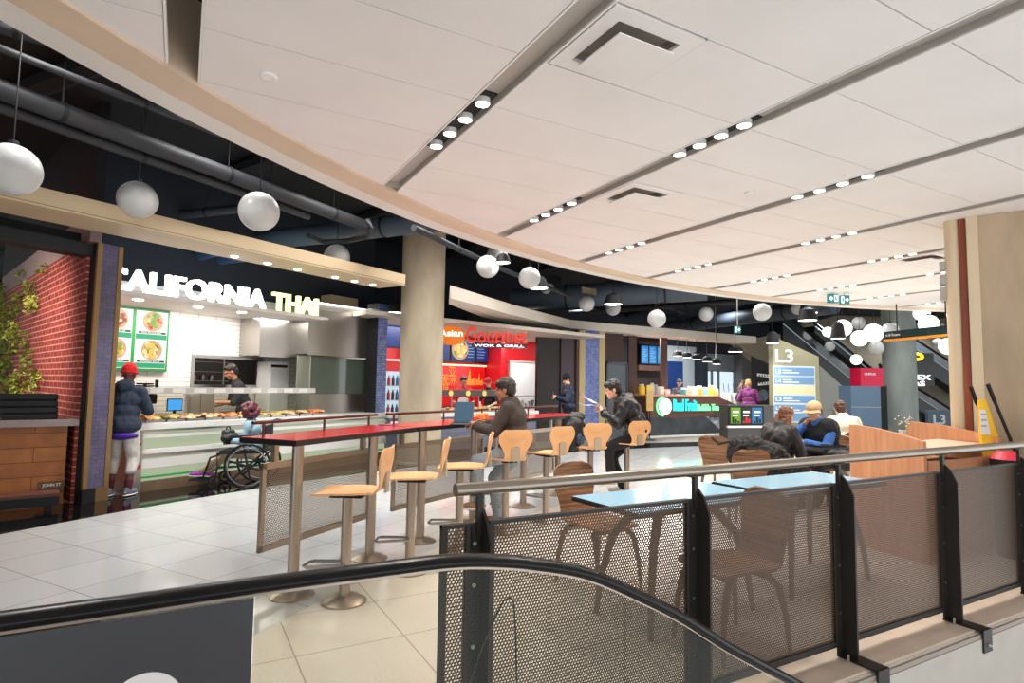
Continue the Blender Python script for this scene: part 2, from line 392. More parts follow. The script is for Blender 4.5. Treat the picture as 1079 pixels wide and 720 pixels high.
# ring fascia around the ceiling
n = 120; arc = [pol(1, 15+150*i/n) for i in range(n+1)]
def ringsweep(prof, a0=15, a1=165, n=140):
    b = MB(); rows = []
    for i in range(n+1):
        a = R_(a0+(a1-a0)*i/n); rows.append([b.bm.verts.new((CC.x+r*math.cos(a), CC.y+r*math.sin(a), z)) for r, z in prof])
    m = len(prof)
    for A, B in zip(rows, rows[1:]):
        for j in range(m): b.bm.faces.new((A[j], A[(j+1) % m], B[(j+1) % m], B[j]))
    b.bm.faces.new(rows[0][::-1]); b.bm.faces.new(rows[-1]); return b
struct(ringsweep([(13.37, CZ-0.02), (13.62, CZ-0.02), (13.62, CZ+0.5), (13.37, CZ+0.5)]).build('trim_5', m_ring, sharp=20))
struct(ringsweep([(13.622, CZ-0.021), (13.83, CZ-0.012), (13.83, CZ+0.42), (13.622, CZ+0.42)]).build('trim_6', m_ringedge, sharp=20))
# black structure slab high above
b = MB(); b.bb(-14, 46, -4, 42, 4.9, 5.1); struct(b.build('ceiling_upper', m_deck, smooth=False))
b = MB()
for i in range(-4, 14):
    a = 128-i*9.0
    b.cyl(pol(14.2, a, 4.75), pol(30, a-2, 4.75), 0.12, n=6)
struct(b.build('ceiling_joists', m_deck, smooth=False))
# ------------------------------------------------------------------ ceiling vents
for (k, j), (px, py) in VENTS.items():
    x0 = XS*k+0.016; y0 = Y0+YS*j+0.006
    near_ = {(663, 48): 'the large one between the two nearest light slots', (672, 207): 'beyond the second light slot in mid ceiling', (965, 271): 'far across the ceiling beside the concrete pier'}[(px, py)]
    t = thing('ceiling_vent', 'square white air diffuser, '+near_, 'vent', (x0+0.295, y0+0.298, CZ), 0, 'square air diffusers')
    b = MB(); s = 0.292
    for sx, sy, wx, wy in ((0, s-0.045, s, 0.045), (0, -s+0.045, s, 0.045), (s-0.045, 0, 0.045, s-0.09), (-s+0.045, 0, 0.045, s-0.09)): b.box((sx, sy, 0.004), (wx*2, wy*2, 0.02))
    b.build('frame', m_panel, t, smooth=False)
    b = MB(); b.bb(-0.25, 0.25, -0.25, 0.25, 0.06, 0.07)
    for sg in (-1, 1): b.bb(sg*0.2, sg*0.205, -0.2, 0.2, 0.012, 0.06); b.bb(-0.2, 0.2, sg*0.2, sg*0.205, 0.012, 0.06)
    b.build('throat', M('vent_dark', (160, 150, 140), 0.6), t, smooth=False)
    b = MB(); b.bb(-0.178, 0.178, -0.178, 0.178, -0.05, -0.042); b.build('plate', m_panel, t, smooth=False)
# smoke detectors: flat white discs in the ceiling
for i, (px, py, lb) in enumerate([(283, 80, 'small round white detector in ceiling left of the first light slot'), (790, 203, 'small round white detector in mid ceiling between second and third light slots')]):
    P = AZ(px, py, CZ); b = MB(); b.lathe([(0, 0.004), (0.05, 0.004), (0.05, -0.008), (0.042, -0.014), (0.03, -0.014), (0.028, -0.01), (0, -0.01)], P, 24)
    tag(b.build('smoke_detector', m_white), lb, 'detector')
# ------------------------------------------------------------------ slot lamps
LAMPG = [(1, 4.10, 3.31), (2, 5.43, 4.72), (2, 3.27, 2.67), (3, 6.25, 5.60), (3, 3.45, 2.80), (4, 6.66, 6.06), (4, 4.52, 3.94), (5, 6.62, 6.00), (5, 4.68, 4.15), (6, 6.55, 5.95), (6, 4.75, 4.15), (7, 6.62, 6.02), (7, 4.6, 4.0), (8, 6.4, 5.8)]
ordn = ['', 'first', 'second', 'third', 'fourth', 'fifth', 'sixth', 'seventh', 'eighth']
for k, ya, yb in LAMPG:
    ends = [g for g in LAMPG if g[0] == k]; which = '' if len(ends) == 1 else (', the row nearer the ring' if ya > 4.9 else ', the row nearer the camera')
    t = thing('spotlight_cluster', 'four bright round spotlights in the %s ceiling slot from left%s' % (ordn[k], which), 'light', (XS*k-0.076, (ya+yb)/2, CZ), 0, 'spotlight rows in the ceiling slots')
    b = MB(); b.bb(-0.06, 0.06, -abs(ya-yb)/2-0.1, abs(ya-yb)/2+0.1, 0.036, 0.044); b.build('housing', m_black, t, smooth=False)
    for i in range(4):
        y = -abs(ya-yb)/2+abs(ya-yb)*i/3
        b = MB(); b.lathe([(0.05, 0.036), (0.05, 0.002), (0.046, -0.002), (0.044, 0.004), (0.044, 0.03)], (0, y, 0), 20); o = b.build('lamp_rim', m_white, t)
        b = MB(); b.lathe([(0, 0.004), (0.042, 0.008), (0.042, 0.02), (0, 0.02)], (0, y, 0), 20); b.build('lamp', m_lamp, t)
    for i in (0, 1):
        ld = bpy.data.lights.new('spot_beam', 'SPOT'); ld.energy = 42; ld.spot_size = R_(130); ld.spot_blend = 0.9; ld.shadow_soft_size = 0.12; ld.color = (1, 0.94, 0.86)
        lo = bpy.data.objects.new('spot_beam', ld); COL.objects.link(lo); lo.location = (XS*k-0.076, ya if i == 0 else yb, CZ-0.02)
# ------------------------------------------------------------------ pipes and ducts in the black void
def pipe(pts, r, label, name='pipe', mat=None, hang=3, group='grey pipes under the black deck', n=14, fl=True):
    t = thing(name, label, 'duct' if name == 'duct' else 'pipe', (0, 0, 0), 0, group)
    b = MB(); b.tube(pts, r, n); b.build('run', mat or m_pipe, t)
    P = [Vector(p) for p in pts]; A, B_ = P[0], P[-1]
    for i in range(hang):
        q = A.lerp(B_, (i+0.6)/hang) if len(P) == 2 else P[min(len(P)-1, i)].lerp(P[min(len(P)-1, i+1)], 0.5)
        b = MB(); d = (P[min(i+1, len(P)-1)]-P[min(i, len(P)-2)]).normalized()
        b.cyl(q-d*0.02, q+d*0.02, r*1.08, n=14); b.cyl(q+Vector((0, 0, r*0.9)), (q.x, q.y, 4.9), 0.008, n=6); b.build('hanger', m_black, t)
    return t
Z = 3.85
f0 = AZ(0, 94, Z); f1 = AZ(385, 238, Z); fd = (f1-f0)
pipe([f0-fd*0.5, f1], 0.088, 'thick lagged grey pipe running the length of the black ceiling above the tan beam', hang=4)
l0 = AZ(0, 113, Z-0.1); l1 = AZ(325, 228, Z-0.1)
pipe([l0-(l1-l0)*0.4, l1], 0.05, 'slimmer grey pipe just below the thick lagged pipe', hang=3)
e0 = AZ(0, 51, Z+0.25); e1 = AZ(310, 172, Z+0.25)
pipe([e0-(e1-e0)*0.3, e1], 0.034, 'thin grey pipe close under the ring edge', hang=3)
e0 = AZ(-40, 18, 4.2); e1 = AZ(70, 48, 4.2)
pipe([e0, e1, AZ(88, 52, 4.25)], 0.05, 'bent pipe with a blue band in the top corner of the void', hang=1, group='small pipes')
h = [AZ(388, 232, Z), AZ(391, 240, Z-0.12), AZ(388, 249, Z-0.2), AZ(366, 254, Z-0.22), AZ(340, 255, Z-0.22), AZ(325, 248, Z-0.22)]
pipe(h, 0.04, 'hooked pipe end looping under the thick lagged pipe', hang=0, group='small pipes')
pipe([AZ(200, 262, 4.0), AZ(470, 232, 4.0)], 0.17, 'wide round grey duct crossing above the first concrete column', 'duct', m_duct, 2, 'round grey ducts')
pipe([AZ(110, 235, 4.1), AZ(300, 215, 4.1)], 0.07, 'grey pipe crossing behind the hanging globes at left', hang=1, group='small pipes')
pipe([AZ(436, 240, 3.7), AZ(520, 280, 3.7), AZ(600, 312, 3.7)], 0.05, 'grey pipe falling away right of the first concrete column', hang=1, group='small pipes')
pipe([AZ(540, 316, 3.75), AZ(745, 304, 3.9)], 0.30, 'big round duct with side grilles above the white bulkhead', 'duct', m_duct, 2, 'round grey ducts')
pipe([AZ(690, 347, 4.0), AZ(880, 322, 4.0)], 0.26, 'long round duct above the end of the white bulkhead', 'duct', m_duct, 2, 'round grey ducts')
pipe([AZ(600, 330, 4.1), AZ(860, 312, 4.1)], 0.09, 'slim conduit running above the far globes', hang=3, group='small pipes')
pipe([AZ(640, 300, 4.2), AZ(720, 330, 4.2)], 0.04, 'thin diagonal conduit among the far globes', hang=1, group='small pipes')
for px, py, D, lb in ((620, 307, 13.0, 'dark slotted grille on the big round duct'), (713, 300, 14.2, 'dark slotted grille near the ring end of the big duct')):
    P = AD(px, py, D-0.35); t = thing('duct_grille', lb, 'vent', P, R_(15))
    b = MB(); b.bb(-0.25, 0.25, -0.02, 0.02, -0.07, 0.07); b.build('frame', m_black, t, smooth=False)
    b = MB()
    for i in range(5): b.bb(-0.22, 0.22, -0.03, -0.018, -0.055+i*0.024, -0.047+i*0.024)
    b.build('slats', M('grille_brass', (110, 96, 66), 0.5, 0.5), t, smooth=False)
# ------------------------------------------------------------------ hanging globes and pendant lamps
def globe(px, py, d, label, lit=False, size=0.40):
    D = FPX*size/d; P = AD(px, py, D)
    t = thing('globe_lamp', label, 'lamp', P, 0, 'lit white globes' if lit else 'white hanging globes')
    b = MB(); b.ell((0, 0, 0), (size/2,)*3, n=32, m=20); b.build('globe', m_globe_lit if lit else m_globe, t)
    b = MB(); b.lathe([(0, 0.03), (0.035, 0.03), (0.04, 0.0), (0.04, -0.012)], (0, 0, size/2), 16); b.build('cap', m_black, t)
    b = MB(); b.cyl((0, 0, size/2+0.02), (0, 0, 4.92-P.z), 0.006, n=6); b.build('cord', m_black, t)
for a in [(12, 179, 54, 'large white globe cut by the left edge, over the tan beam'), (145, 211, 39, 'white globe over the tan beam, left of the blue sign light'), (273, 223, 41, 'white globe under the pipes, above the last letters of the lit sign'), (355, 271, 27, 'white globe at the right end of the tan beam'),
          (524, 270, 22, 'white globe overlapping another just right of the first column'), (514, 281, 24, 'lower left globe of the overlapping pair right of the column'), (558, 293, 23, 'white globe beside a lit pendant, above the white bulkhead'), (577, 306, 16, 'small globe right of the lit pendant on the bulkhead'),
          (692, 336, 19, 'globe hanging lowest over the fruit drink bar screens'), (744, 331, 15, 'small globe over the middle of the white bulkhead end'), (803, 329, 18.5, 'globe over the right tip of the white bulkhead'), (646, 325, 15.5, 'small globe by a white pendant over the blue tiled pillar'), (618, 320, 17, 'globe half hidden by the big duct over the tiled pillar'), (841, 325, 14, 'small globe under the ring left of the green exit signs')]:
    globe(*a)
cl = [(230, 220, 86, 1, 'big lit globe at left of the bright cluster'), (310, 195, 65, 0, 'grey unlit globe behind the top of the bright cluster'), (385, 245, 92, 1, 'biggest lit globe in the middle of the bright cluster'), (315, 272, 80, 1, 'lit globe low in the middle of the bright cluster'), (470, 232, 80, 0, 'grey globe overlapping the far round column'), (400, 320, 70, 0, 'grey globe hanging below the bright cluster'), (298, 380, 52, 1, 'lone small lit globe lowest over the escalator'), (165, 312, 50, 0, 'grey globe behind the dark bell pendant'), (155, 240, 50, 1, 'small lit globe above the dark bell pendant'),
      (630, 145, 75, 1, 'lit globe tucked under the ring right of the far column'), (665, 200, 92, 1, 'big lit globe just above the hanging direction sign'), (720, 220, 50, 0, 'grey globe above the hanging sign, right part'), (710, 300, 55, 0, 'grey globe below the hanging sign'), (765, 312, 85, 1, 'big lit globe beside the wood-edged pier'), (800, 375, 55, 1, 'lit globe half hidden by the wood-edged pier'), (620, 358, 36, 0, 'tiny grey globe over the cinema sign'), (612, 393, 36, 0, 'lower tiny grey globe left of the cinema sign lights'), (655, 385, 30, 0, 'tiny grey globe before the far escalator rail'), (785, 153, 50, 1, 'lit globe under the ring next to the pier')]
for x, y, d, lit, lb in cl: globe(840+x/4.8, 300+y/4.8, d/4.8, lb, bool(lit))
def pendant(px, py, w, label, D, h=0.8, glow=True):
    s = w/FPX*D; P = AD(px, py, D)
    t = thing('pendant_lamp', label, 'lamp', P, 0, 'dark pendant lamps')
    b = MB(); b.lathe([(0.05, s*h), (s*0.36, s*h*0.8), (s*0.5, 0.02), (s*0.5, 0.0), (s*0.48, 0.0), (s*0.48, 0.02), (s*0.34, s*h*0.75), (0.0, s*h*0.8)], (0, 0, 0), 24); b.build('lamp_shade', m_black, t)
    b = MB(); b.lathe([(0, 0.0), (s*0.45, 0.0), (s*0.47, 0.03), (0, 0.04)], (0, 0, 0.005), 24); b.build('diffuser', m_lampsoft, t)
    b = MB(); b.cyl((0, 0, s*h*0.9), (0, 0, 4.92-P.z), 0.008, n=6); b.build('cord', m_black, t)
    ld = bpy.data.lights.new('pendant_light', 'SPOT'); ld.energy = 60; ld.spot_size = R_(140); ld.spot_blend = 0.8; ld.shadow_soft_size = 0.15; ld.color = (1, 0.97, 0.93)
    lo = bpy.data.objects.new('pendant_light', ld); COL.objects.link(lo); lo.location = P-Vector((0, 0, 0.03))
for a in [(567, 304, 22, 'lit pendant behind the globe above the bulkhead', 11.3, 0.6), (530, 277, 16, 'lit pendant behind the pair of globes right of the column', 10.2, 0.6), (646, 321, 20, 'white lit pendant over the tiled pillar', 13.6, 0.6), (851, 338, 20, 'lit pendant left of the dark escalators', 13.5, 0.7), (852, 330, 19, 'upper lit pendant over the level sign', 16.5, 0.7), (883, 357, 15, 'dark bell shaped pendant in front of the bright globes', 13, 1.2), (814, 362, 14, 'small lit pendant just left of the level sign top', 16, 0.9), (494, 341, 18, 'wide pendant lamp inside the red stall', 13.5, 0.6), (416, 330, 20, 'lit pendant left of the first concrete column', 11.6, 0.5)]:
    pendant(*a)
# ------------------------------------------------------------------ guard rail along the void
g = thing('guard_rail', 'bronze guard rail with round handrail, dark posts and perforated panels along the void', 'railing', (1.0, 2.03, 0))
b = MB(); b.tube([(-0.1, 0, 1.07), (6.5, 0, 1.083)], 0.0245, 20); b.build('handrail', m_rail, g)
PX = [0.0, 1.115, 2.215, 3.32, 4.395, 5.5, 6.45]
for i, x in enumerate(PX):
    b = MB()
    b.wallpoly([(-0.034, 0.02), (0.034, 0.02), (0.034, 0.945), (-0.034, 0.945)], 0.0, 0.01)
    b.prism([(-0.08, 0.0), (0.0, 0.0), (0.0, 1.0), (-0.045, 0.955), (-0.08, 0.88)], -0.006, 0.006, Matrix(((0, 0, 1, 0.012), (1, 0, 0, 0), (0, 1, 0, 0), (0, 0, 0, 1))))
    b.prism([(-0.01, 0.9), (0.01, 0.9), (0.01, 1.05), (-0.01, 1.05)], -0.012, 0.012, Matrix(((0, 0, 1, 0), (1, 0, 0, 0), (0, 1, 0, 0), (0, 0, 0, 1))))
    b.bb(-0.045, 0.045, -0.012, 0.012, 1.046, 1.05)
    p = b.build('post', m_iron, g, smooth=False, loc=(x, 0, 0))
    b = MB()
    for z in (0.25, 0.5, 0.72, 0.87): b.cyl((-0.02, -0.008, z), (-0.02, 0.0, z), 0.008, 0.006, 10)
    b.build('bolts', m_steel, p)
    b = MB(); b.bb(-0.05, 0.05, -0.20, 0.02, 0.012, 0.022); b.bb(-0.05, 0.05, -0.202, -0.192, -0.11, 0.022)
    q = b.build('bracket', m_iron, g, smooth=False, loc=(x+0.03, 0, 0))
    b = MB(); b.cyl((0.012, -0.202, -0.07), (0.012, -0.22, -0.07), 0.012, 0.008, 10); b.cyl((-0.06, -0.05, 0.012), (-0.06, -0.05, 0.05), 0.008, 0.006, 8); b.build('bolts', m_steel, q)
def rpanel(x0, x1, zt):
    b = MB(); b.bb(-(x1-x0)/2, (x1-x0)/2, -0.0019, 0.0019, 0.09, zt-0.01)
    o = b.build('perforated_panel', m_perf, g, smooth=False, loc=((x0+x1)/2, 0.012, 0))
    w = (x1-x0)/2; b = MB()
    b.bb(-w, w, -0.014, 0.014, zt-0.014, zt); b.bb(-w, w, -0.012, 0.012, 0.07, 0.10)
    b.bb(-w, -w+0.022, -0.012, 0.012, 0.10, zt); b.bb(w-0.022, w, -0.012, 0.012, 0.10, zt)
    b.build('panel_frame', m_iron, o, smooth=False)
rpanel(-0.148, -0.03, 0.945)
for a, c in zip(PX, PX[1:]): rpanel(a+0.045, c-0.03, 0.945)
# ------------------------------------------------------------------ escalator balustrade in front
YE = 1.63
pxs = [(-120, 671), (0, 655), (135, 636), (267, 617), (400, 600), (470, 591.5), (513, 590.5), (560, 594), (620, 605), (680, 631), (720, 652), (769, 683), (845, 724), (900, 757), (960, 800)]
hp = [AV(x, y, (0, YE), 0.0) for x, y in pxs]
def smooth_path(P, k=6):
    out = []
    for i in range(len(P)-1):
        p0 = P[max(i-1, 0)]; p1 = P[i]; p2 = P[i+1]; p3 = P[min(i+2, len(P)-1)]
        for j in range(k):
            t = j/k; out.append(0.5*((2*p1)+(p2-p0)*t+(2*p0-5*p1+4*p2-p3)*t*t+(3*p1-p0-3*p2+p3)*t**3))
    out.append(P[-1]); return out
path = smooth_path(hp); path = [Vector((-1.6, YE, hp[0].z))]+path
e = thing('escalator_balustrade', 'black escalator handrail on a glass and grey balustrade sweeping down to the right', 'escalator', (0, YE, 0))
lp = [p-Vector((0, YE, 0)) for p in path]
prof = [(0.034*math.cos(a)*(1 if abs(math.cos(a)) > .3 else .9), 0.019*math.sin(a)) for a in [2*PI*i/20 for i in range(20)]]
b = MB(); b.sweep(lp, prof); b.build('handrail', m_rubber, e)
b = MB(); b.sweep([p-Vector((0, 0, 0.022)) for p in lp], [(-0.010, -0.003), (0.010, -0.003), (0.010, 0.004), (-0.010, 0.004)]); b.build('guide_rail', m_rail, e, smooth=False)
x_end = AV(267, 640, (0, YE), 0.0).x
def under(x0, x1, drop, y0, y1):
    top = [(p.x, p.z-0.03) for p in lp if x0 < p.x < x1]; zi = lambda x: next((a.z+(c.z-a.z)*(x-a.x)/(c.x-a.x)-0.03 for a, c in zip(lp, lp[1:]) if a.x <= x <= c.x), lp[0].z-0.03)
    top = [(x0, zi(x0))]+top+[(x1, zi(x1))]
    b = MB(); b.wallpoly(top+[(p[0], p[1]-drop if p[0] > 0.9 else -0.2) for p in reversed(top)], y0, y1); return b
under(-1.6, x_end, 1, -0.008, 0.008).build('grey_panel', M('balustrade_grey', (66, 68, 72), 0.18, spec=0.6, var=0.08, scale=2), e, smooth=False)
under(x_end+0.004, 1.36, 0.95, -0.006, 0.006).build('glass_panel', glass('clear_glass', (240, 240, 234)), e, smooth=False)
under(1.366, 2.6, 0.95, -0.006, 0.006).build('glass_panel', glass('clear_glass', (240, 240, 234)), e, smooth=False)
b = MB(); q = AV(152, 745, (0, YE), 0.0); b.cyl((q.x, -0.0082, q.z), (q.x, -0.0095, q.z), 0.078, n=40); b.build('white_emblem', m_white, e)
loop = [AV(x, y, (0, YE+0.1), 0.0)-Vector((0, YE, 0)) for x, y in [(488, 740), (505, 690), (522, 650), (531, 633), (537, 630), (541, 634), (543, 660), (545, 740)]]
b = MB(); b.tube(loop, 0.0035, 6, up=(0, 1, 0)); b.build('glass_edge_trim', m_blackgloss, e)
# ------------------------------------------------------------------ high bar tables
m_red = M('red_laminate', (212, 48, 52), 0.18, var=0.08, scale=3, spec=0.6)
m_edge = M('black_edge', (22, 19, 18), 0.35)
A_ = Vector((0.70, 4.26, 0)); B_ = Vector((1.92, 5.20, 0)); E_ = Vector((5.05, 6.90, 0)); Mid = B_.lerp(E_, 0.5)
def bartable(P, Q, label, legs):
    d = Q-P; L = d.length-0.008; rz = math.atan2(d.y, d.x)
    t = thing('bar_table', label, 'table', P, rz, 'red topped bar tables')
    b = MB(); b.bb(0, L, 0, 0.52, 1.018, 1.056); b.build('table_top', m_edge, t, bevel=0.004)
    b = MB(); b.bb(0.006, L-0.006, 0.006, 0.514, 1.0562, 1.0585); b.build('red_surface', m_red, t, smooth=False)
    for (x, y) in legs:
        b = MB(); b.cyl((x, y, 0.02), (x, y, 1.018), 0.039, n=24); lg = b.build('leg', m_bronze, t)
        b = MB(); b.lathe([(0.0, 0.0), (0.15, 0.0), (0.15, 0.006), (0.085, 0.035), (0.04, 0.04), (0, 0.04)], (x, y, 0), 32); b.build('foot_plate', m_bronze, lg)
    b = MB(); b.tube([(0.02, 0.42, 1.16), (L-0.05, 0.42, 1.16)], 0.013, 12); r = b.build('back_rail', M('rail_brown', (92, 62, 52), 0.35, 0.7), t)
    for x in (0.12, L*0.5, L-0.17):
        b = MB(); b.cyl((x, 0.42, 1.058), (x, 0.42, 1.15), 0.010, n=10); b.build('rail_post', M('rail_brown', (92, 62, 52)), r)
    b = MB(); x0, x1, z0, z1 = 0.14, L-0.10, 0.22, 0.86
    o = MB(); o.bb(x0+0.03, x1-0.03, -0.001, 0.001, z0+0.04, z1-0.04); pn = o.build('modesty_mesh', m_perf2, t, smooth=False, loc=(0, 0.44, 0))
    b.bb(x0, x1, -0.014, 0.014, z0, z0+0.045); b.bb(x0, x1, -0.014, 0.014, z1-0.045, z1); b.bb(x0, x0+0.035, -0.014, 0.014, z0, z1); b.bb(x1-0.035, x1, -0.014, 0.014, z0, z1)
    b.bb(x0+0.1, x0+0.14, -0.02, 0.02, z1, 1.02); b.bb(x1-0.14, x1-0.1, -0.02, 0.02, z1, 1.02)
    b.build('mesh_frame', m_bronze, pn, smooth=False); return t
bartable(A_, B_, 'red topped bar table at the near left end, by the first stool', [(0.09, 0.06), (1.03, 0.12)])
bartable(B_, Mid, 'middle red topped bar table carrying the laptop', [(0.12, 0.05), (1.05, 0.13)])
bartable(Mid, E_, 'farthest red topped bar table, where the student in black leans', [(0.26, 0.1), (1.2, 0.13)])
# ------------------------------------------------------------------ bar stools
m_birch = wood('birch_ply', (226, 166, 112), (238, 186, 134), 0.38, 2.0, (14, 1.5, 1.5))
m_zebra = wood('zebrano_ply', (76, 50, 33), (164, 118, 82), 0.4, 2.2, (1.2, 1.2, 26))
m_plyedge = M('ply_edge', (206, 170, 130), 0.5)
def shell_pts(depth, zs, ztop, wf, lean, dish=0.012, n=48, m=9, wrap=0.03):
    """bent ply seat and back: local x forward, y sideways"""
    P = []
    for i in range(n+1):
        t = i/n
        if t < 0.46: u = t/0.46; x = depth*0.5-u*(depth*0.92); z = zs+0.012*(1-u)**2*-1+0.0
        elif t < 0.60:
            u = (t-0.46)/0.14; a = u*PI/2*0.92; r = 0.075; x = -depth*0.42-r*math.sin(a); z = zs+r*(1-math.cos(a))
        else:
            u = (t-0.60)/0.40; a = PI/2*0.92; x0 = -depth*0.42-0.075*math.sin(a); z0 = zs+0.075*(1-math.cos(a)); z = z0+(ztop-z0)*u; x = x0-lean*u
        w = wf(t); row = []
        for j in range(m):
            v = -1+2*j/(m-1); back = max(0, (t-0.55)/0.45)
            rnd = 0.0
            if t > 0.9: rnd = 0.0
            row.append(Vector((x+wrap*back*v*v*0.8, v*w/2, z+(dish*v*v if t < 0.5 else 0))))
        P.append(row)
    return P
def w_stool(t):
    if t < 0.08: return 0.30+0.06*(t/0.08)**0.5
    if t < 0.32: return 0.36
    if t < 0.58: u = (t-0.32)/0.26; return 0.36-0.15*(0.5-0.5*math.cos(PI*u))
    if t < 0.84: u = (t-0.58)/0.26; return 0.21+0.135*(0.5-0.5*math.cos(PI*u))
    u = (t-0.84)/0.16; return 0.345*math.sqrt(max(0.0, 1-(0.80*u)**2.6))
def make_stool():
    t = thing('bar_stool', 'stool', 'stool', (0, 0, 0), 0, 'fixed plywood bar stools')
    b = MB(); b.shell(shell_pts(0.40, 0.725, 1.03, w_stool, 0.05), 0.013); b.build('seat_shell', m_birch, t, sharp=50)
    b = MB(); b.bb(-0.115, 0.10, -0.075, 0.075, 0.694, 0.708); b.build('mount_plate', m_black, t, smooth=False)
    b = MB()
    for s in (-1, 1): b.tube([(0.02, s*0.028, 0.715), (-0.15, s*0.028, 0.714), (-0.205, s*0.026, 0.735), (-0.248, s*0.022, 0.80), (-0.262, s*0.016, 0.87)], 0.008, 8, up=(0, 1, 0))
    b.bb(-0.272, -0.256, -0.042, 0.042, 0.73, 0.86); b.build('back_bracket', M('bracket_beige', (188, 170, 148), 0.4, 0.3), t)
    b = MB(); b.cyl((0, 0, 0.03), (0, 0, 0.695), 0.036, n=24); b.build('column', m_bronze, t)
    b = MB(); b.lathe([(0, 0), (0.145, 0), (0.145, 0.012), (0.085, 0.045), (0.038, 0.05), (0, 0.05)], (0, 0, 0), 32); b.build('base', m_bronze, t)
    b = MB(); b.tube([(0.0, 0.04, 0.25), (0.24, 0.075, 0.24), (0.265, 0.05, 0.24), (0.265, -0.05, 0.24), (0.24, -0.075, 0.24), (0.0, -0.04, 0.25)], 0.011, 8); b.build('footrest', m_steel, t)
    return t
STOOLS = [(1.02, 4.08, 148, 'bar stool nearest the camera, its whole base in view, turned to the left'), (1.62, 4.50, 150, 'second bar stool from the left, empty, side on behind the first'), (2.21, 4.89, 150, 'empty bar stool just left of the man with the laptop'), (2.87, 5.25, 82, 'bar stool under the man with the laptop, its back toward us'), (3.51, 5.51, 98, 'empty bar stool just right of the man with the laptop'), (4.32, 5.80, 72, 'bar stool with a dark backpack hanging at its left side'), (5.08, 6.04, 88, 'farthest bar stool, under the student in the black jacket')]
st0 = make_stool()
for i, (x, y, a, lb) in enumerate(STOOLS):
    o = st0 if i == 0 else dup(st0)
    o.location = (x, y, 0); o.rotation_euler = (0, 0, R_(a)); o['label'] = lb
# ------------------------------------------------------------------ cafe chairs and tables behind the guard rail
def w_chair(t):
    if t < 0.10: return 0.36+0.06*math.sqrt(t/0.10)
    if t < 0.36: return 0.42
    if t < 0.60: u = (t-0.36)/0.24; return 0.42-0.10*(0.5-0.5*math.cos(PI*u))
    if t < 0.86: u = (t-0.60)/0.26; return 0.32+0.08*(0.5-0.5*math.cos(PI*u))
    u = (t-0.86)/0.14; return 0.40*(max(0.0, 1-(0.93*u)**4.0))**0.5
m_cast = M('cast_aluminium', (120, 112, 102), 0.4, 0.8)
def make_chair():
    t = thing('cafe_chair', 'chair', 'chair', (0, 0, 0), 0, 'dark plywood cafe chairs')
    b = MB(); b.shell(shell_pts(0.43, 0.45, 0.86, w_chair, 0.07), 0.014); b.build('seat_shell', m_zebra, t, sharp=50)
    b = MB(); b.bb(-0.15, 0.13, -0.03, 0.03, 0.405, 0.438)
    for x in (-0.14, 0.12): b.tube([(x, -0.17, 0.41), (x, 0.17, 0.41)], 0.018, 10)
    b.build('under_frame', m_cast, t)
    for x, s in ((0.12, 1), (0.12, -1), (-0.14, 1), (-0.14, -1)):
        f = 1 if x > 0 else -1
        b = MB(); b.tube([(x, s*0.16, 0.415), (x+f*0.05, s*0.185, 0.36), (x+f*0.085, s*0.20, 0.2), (x+f*0.10, s*0.21, 0.0)], 0.018, 10, up=(0, 1, 0), scales=[1.25, 1.15, 0.9, 0.65]); b.build('leg', m_cast, t)
    return t
_ca = AD(607, 487, 4.65); CH = [(_ca.x+0.02, _ca.y-0.27, -85, 'dark plywood chair seen through the rail left of the nearer blue table'), (2.80, 2.44, 172, 'dark plywood chair tucked by the rail under the blue tables, seen through the mesh')]
c1 = AD(762, 478, 7.6); c2 = AD(775, 488, 6.1)
CH += [(c1.x, c1.y, 20, 'empty dark plywood chair at the left of the occupied table'), (c2.x, c2.y, 70, 'dark plywood chair back just above the handrail, in front of the coat')]
CHW = AD(812, 470, 7.1); CHC = AD(868, 470, 7.75); CHJ = AD(893, 470, 8.9)
CH += [(CHW.x, CHW.y, 12, 'chair under the woman in the black jacket'), (CHC.x, CHC.y, 175, 'chair under the man in the tan cap'), (CHJ.x, CHJ.y, 60, 'chair under the man in the white jacket')]
CHK = AD(803, 476, 6.6); CH += [(CHK.x, CHK.y, 20, 'chair almost hidden under the black furry coat')]
for x, y, D, a, lb in ((930, 446, 8.4, 200, 'dark chair peeping over the left wooden partition'), (965, 446, 8.0, 170, 'dark chair peeping over the middle of the wooden station'), (1003, 446, 8.2, 190, 'dark chair peeping over the right partition below the level sign')):
    q = AD(x, y, D); CH.append((q.x, q.y, a, lb))
ch0 = make_chair()
for i, (x, y, a, lb) in enumerate(CH):
    o = ch0 if i == 0 else dup(ch0)
    o.location = (x, y, 0); o.rotation_euler = (0, 0, R_(a)); o['label'] = lb
m_blue = M('blue_laminate', (158, 202, 226), 0.18, spec=0.6)
m_darktop = M('dark_laminate', (58, 52, 48), 0.25)
def cafe_table(x, y, L, W, rz, label, top):
    t = thing('cafe_table', label, 'table', (x, y, 0), rz, 'cafe tables')
    b = MB(); b.bb(-L/2, L/2, -W/2, W/2, 0.715, 0.743); b.build('table_top', m_edge, t, bevel=0.006)
    b = MB(); b.bb(-L/2+.006, L/2-.006, -W/2+.006, W/2-.006, 0.7432, 0.7455); b.build('top_surface', top, t, smooth=False)
    b = MB(); b.bb(-L*0.32, L*0.32, -0.03, 0.03, 0.68, 0.715); b.build('beam', m_cast, t)
    for sx in (-1, 1):
        for sy in (-1, 1):
            b = MB(); b.tube([(sx*0.10, sy*0.03, 0.69), (sx*0.26, sy*0.10, 0.655), (sx*0.38, sy*0.18, 0.5), (sx*0.44, sy*0.22, 0.25), (sx*0.47, sy*0.24, 0.0)], 0.024, 10, up=(0, 1, 0), scales=[1.5, 1.35, 1.1, 0.9, 0.7]); b.build('leg', m_cast, t)
    return t
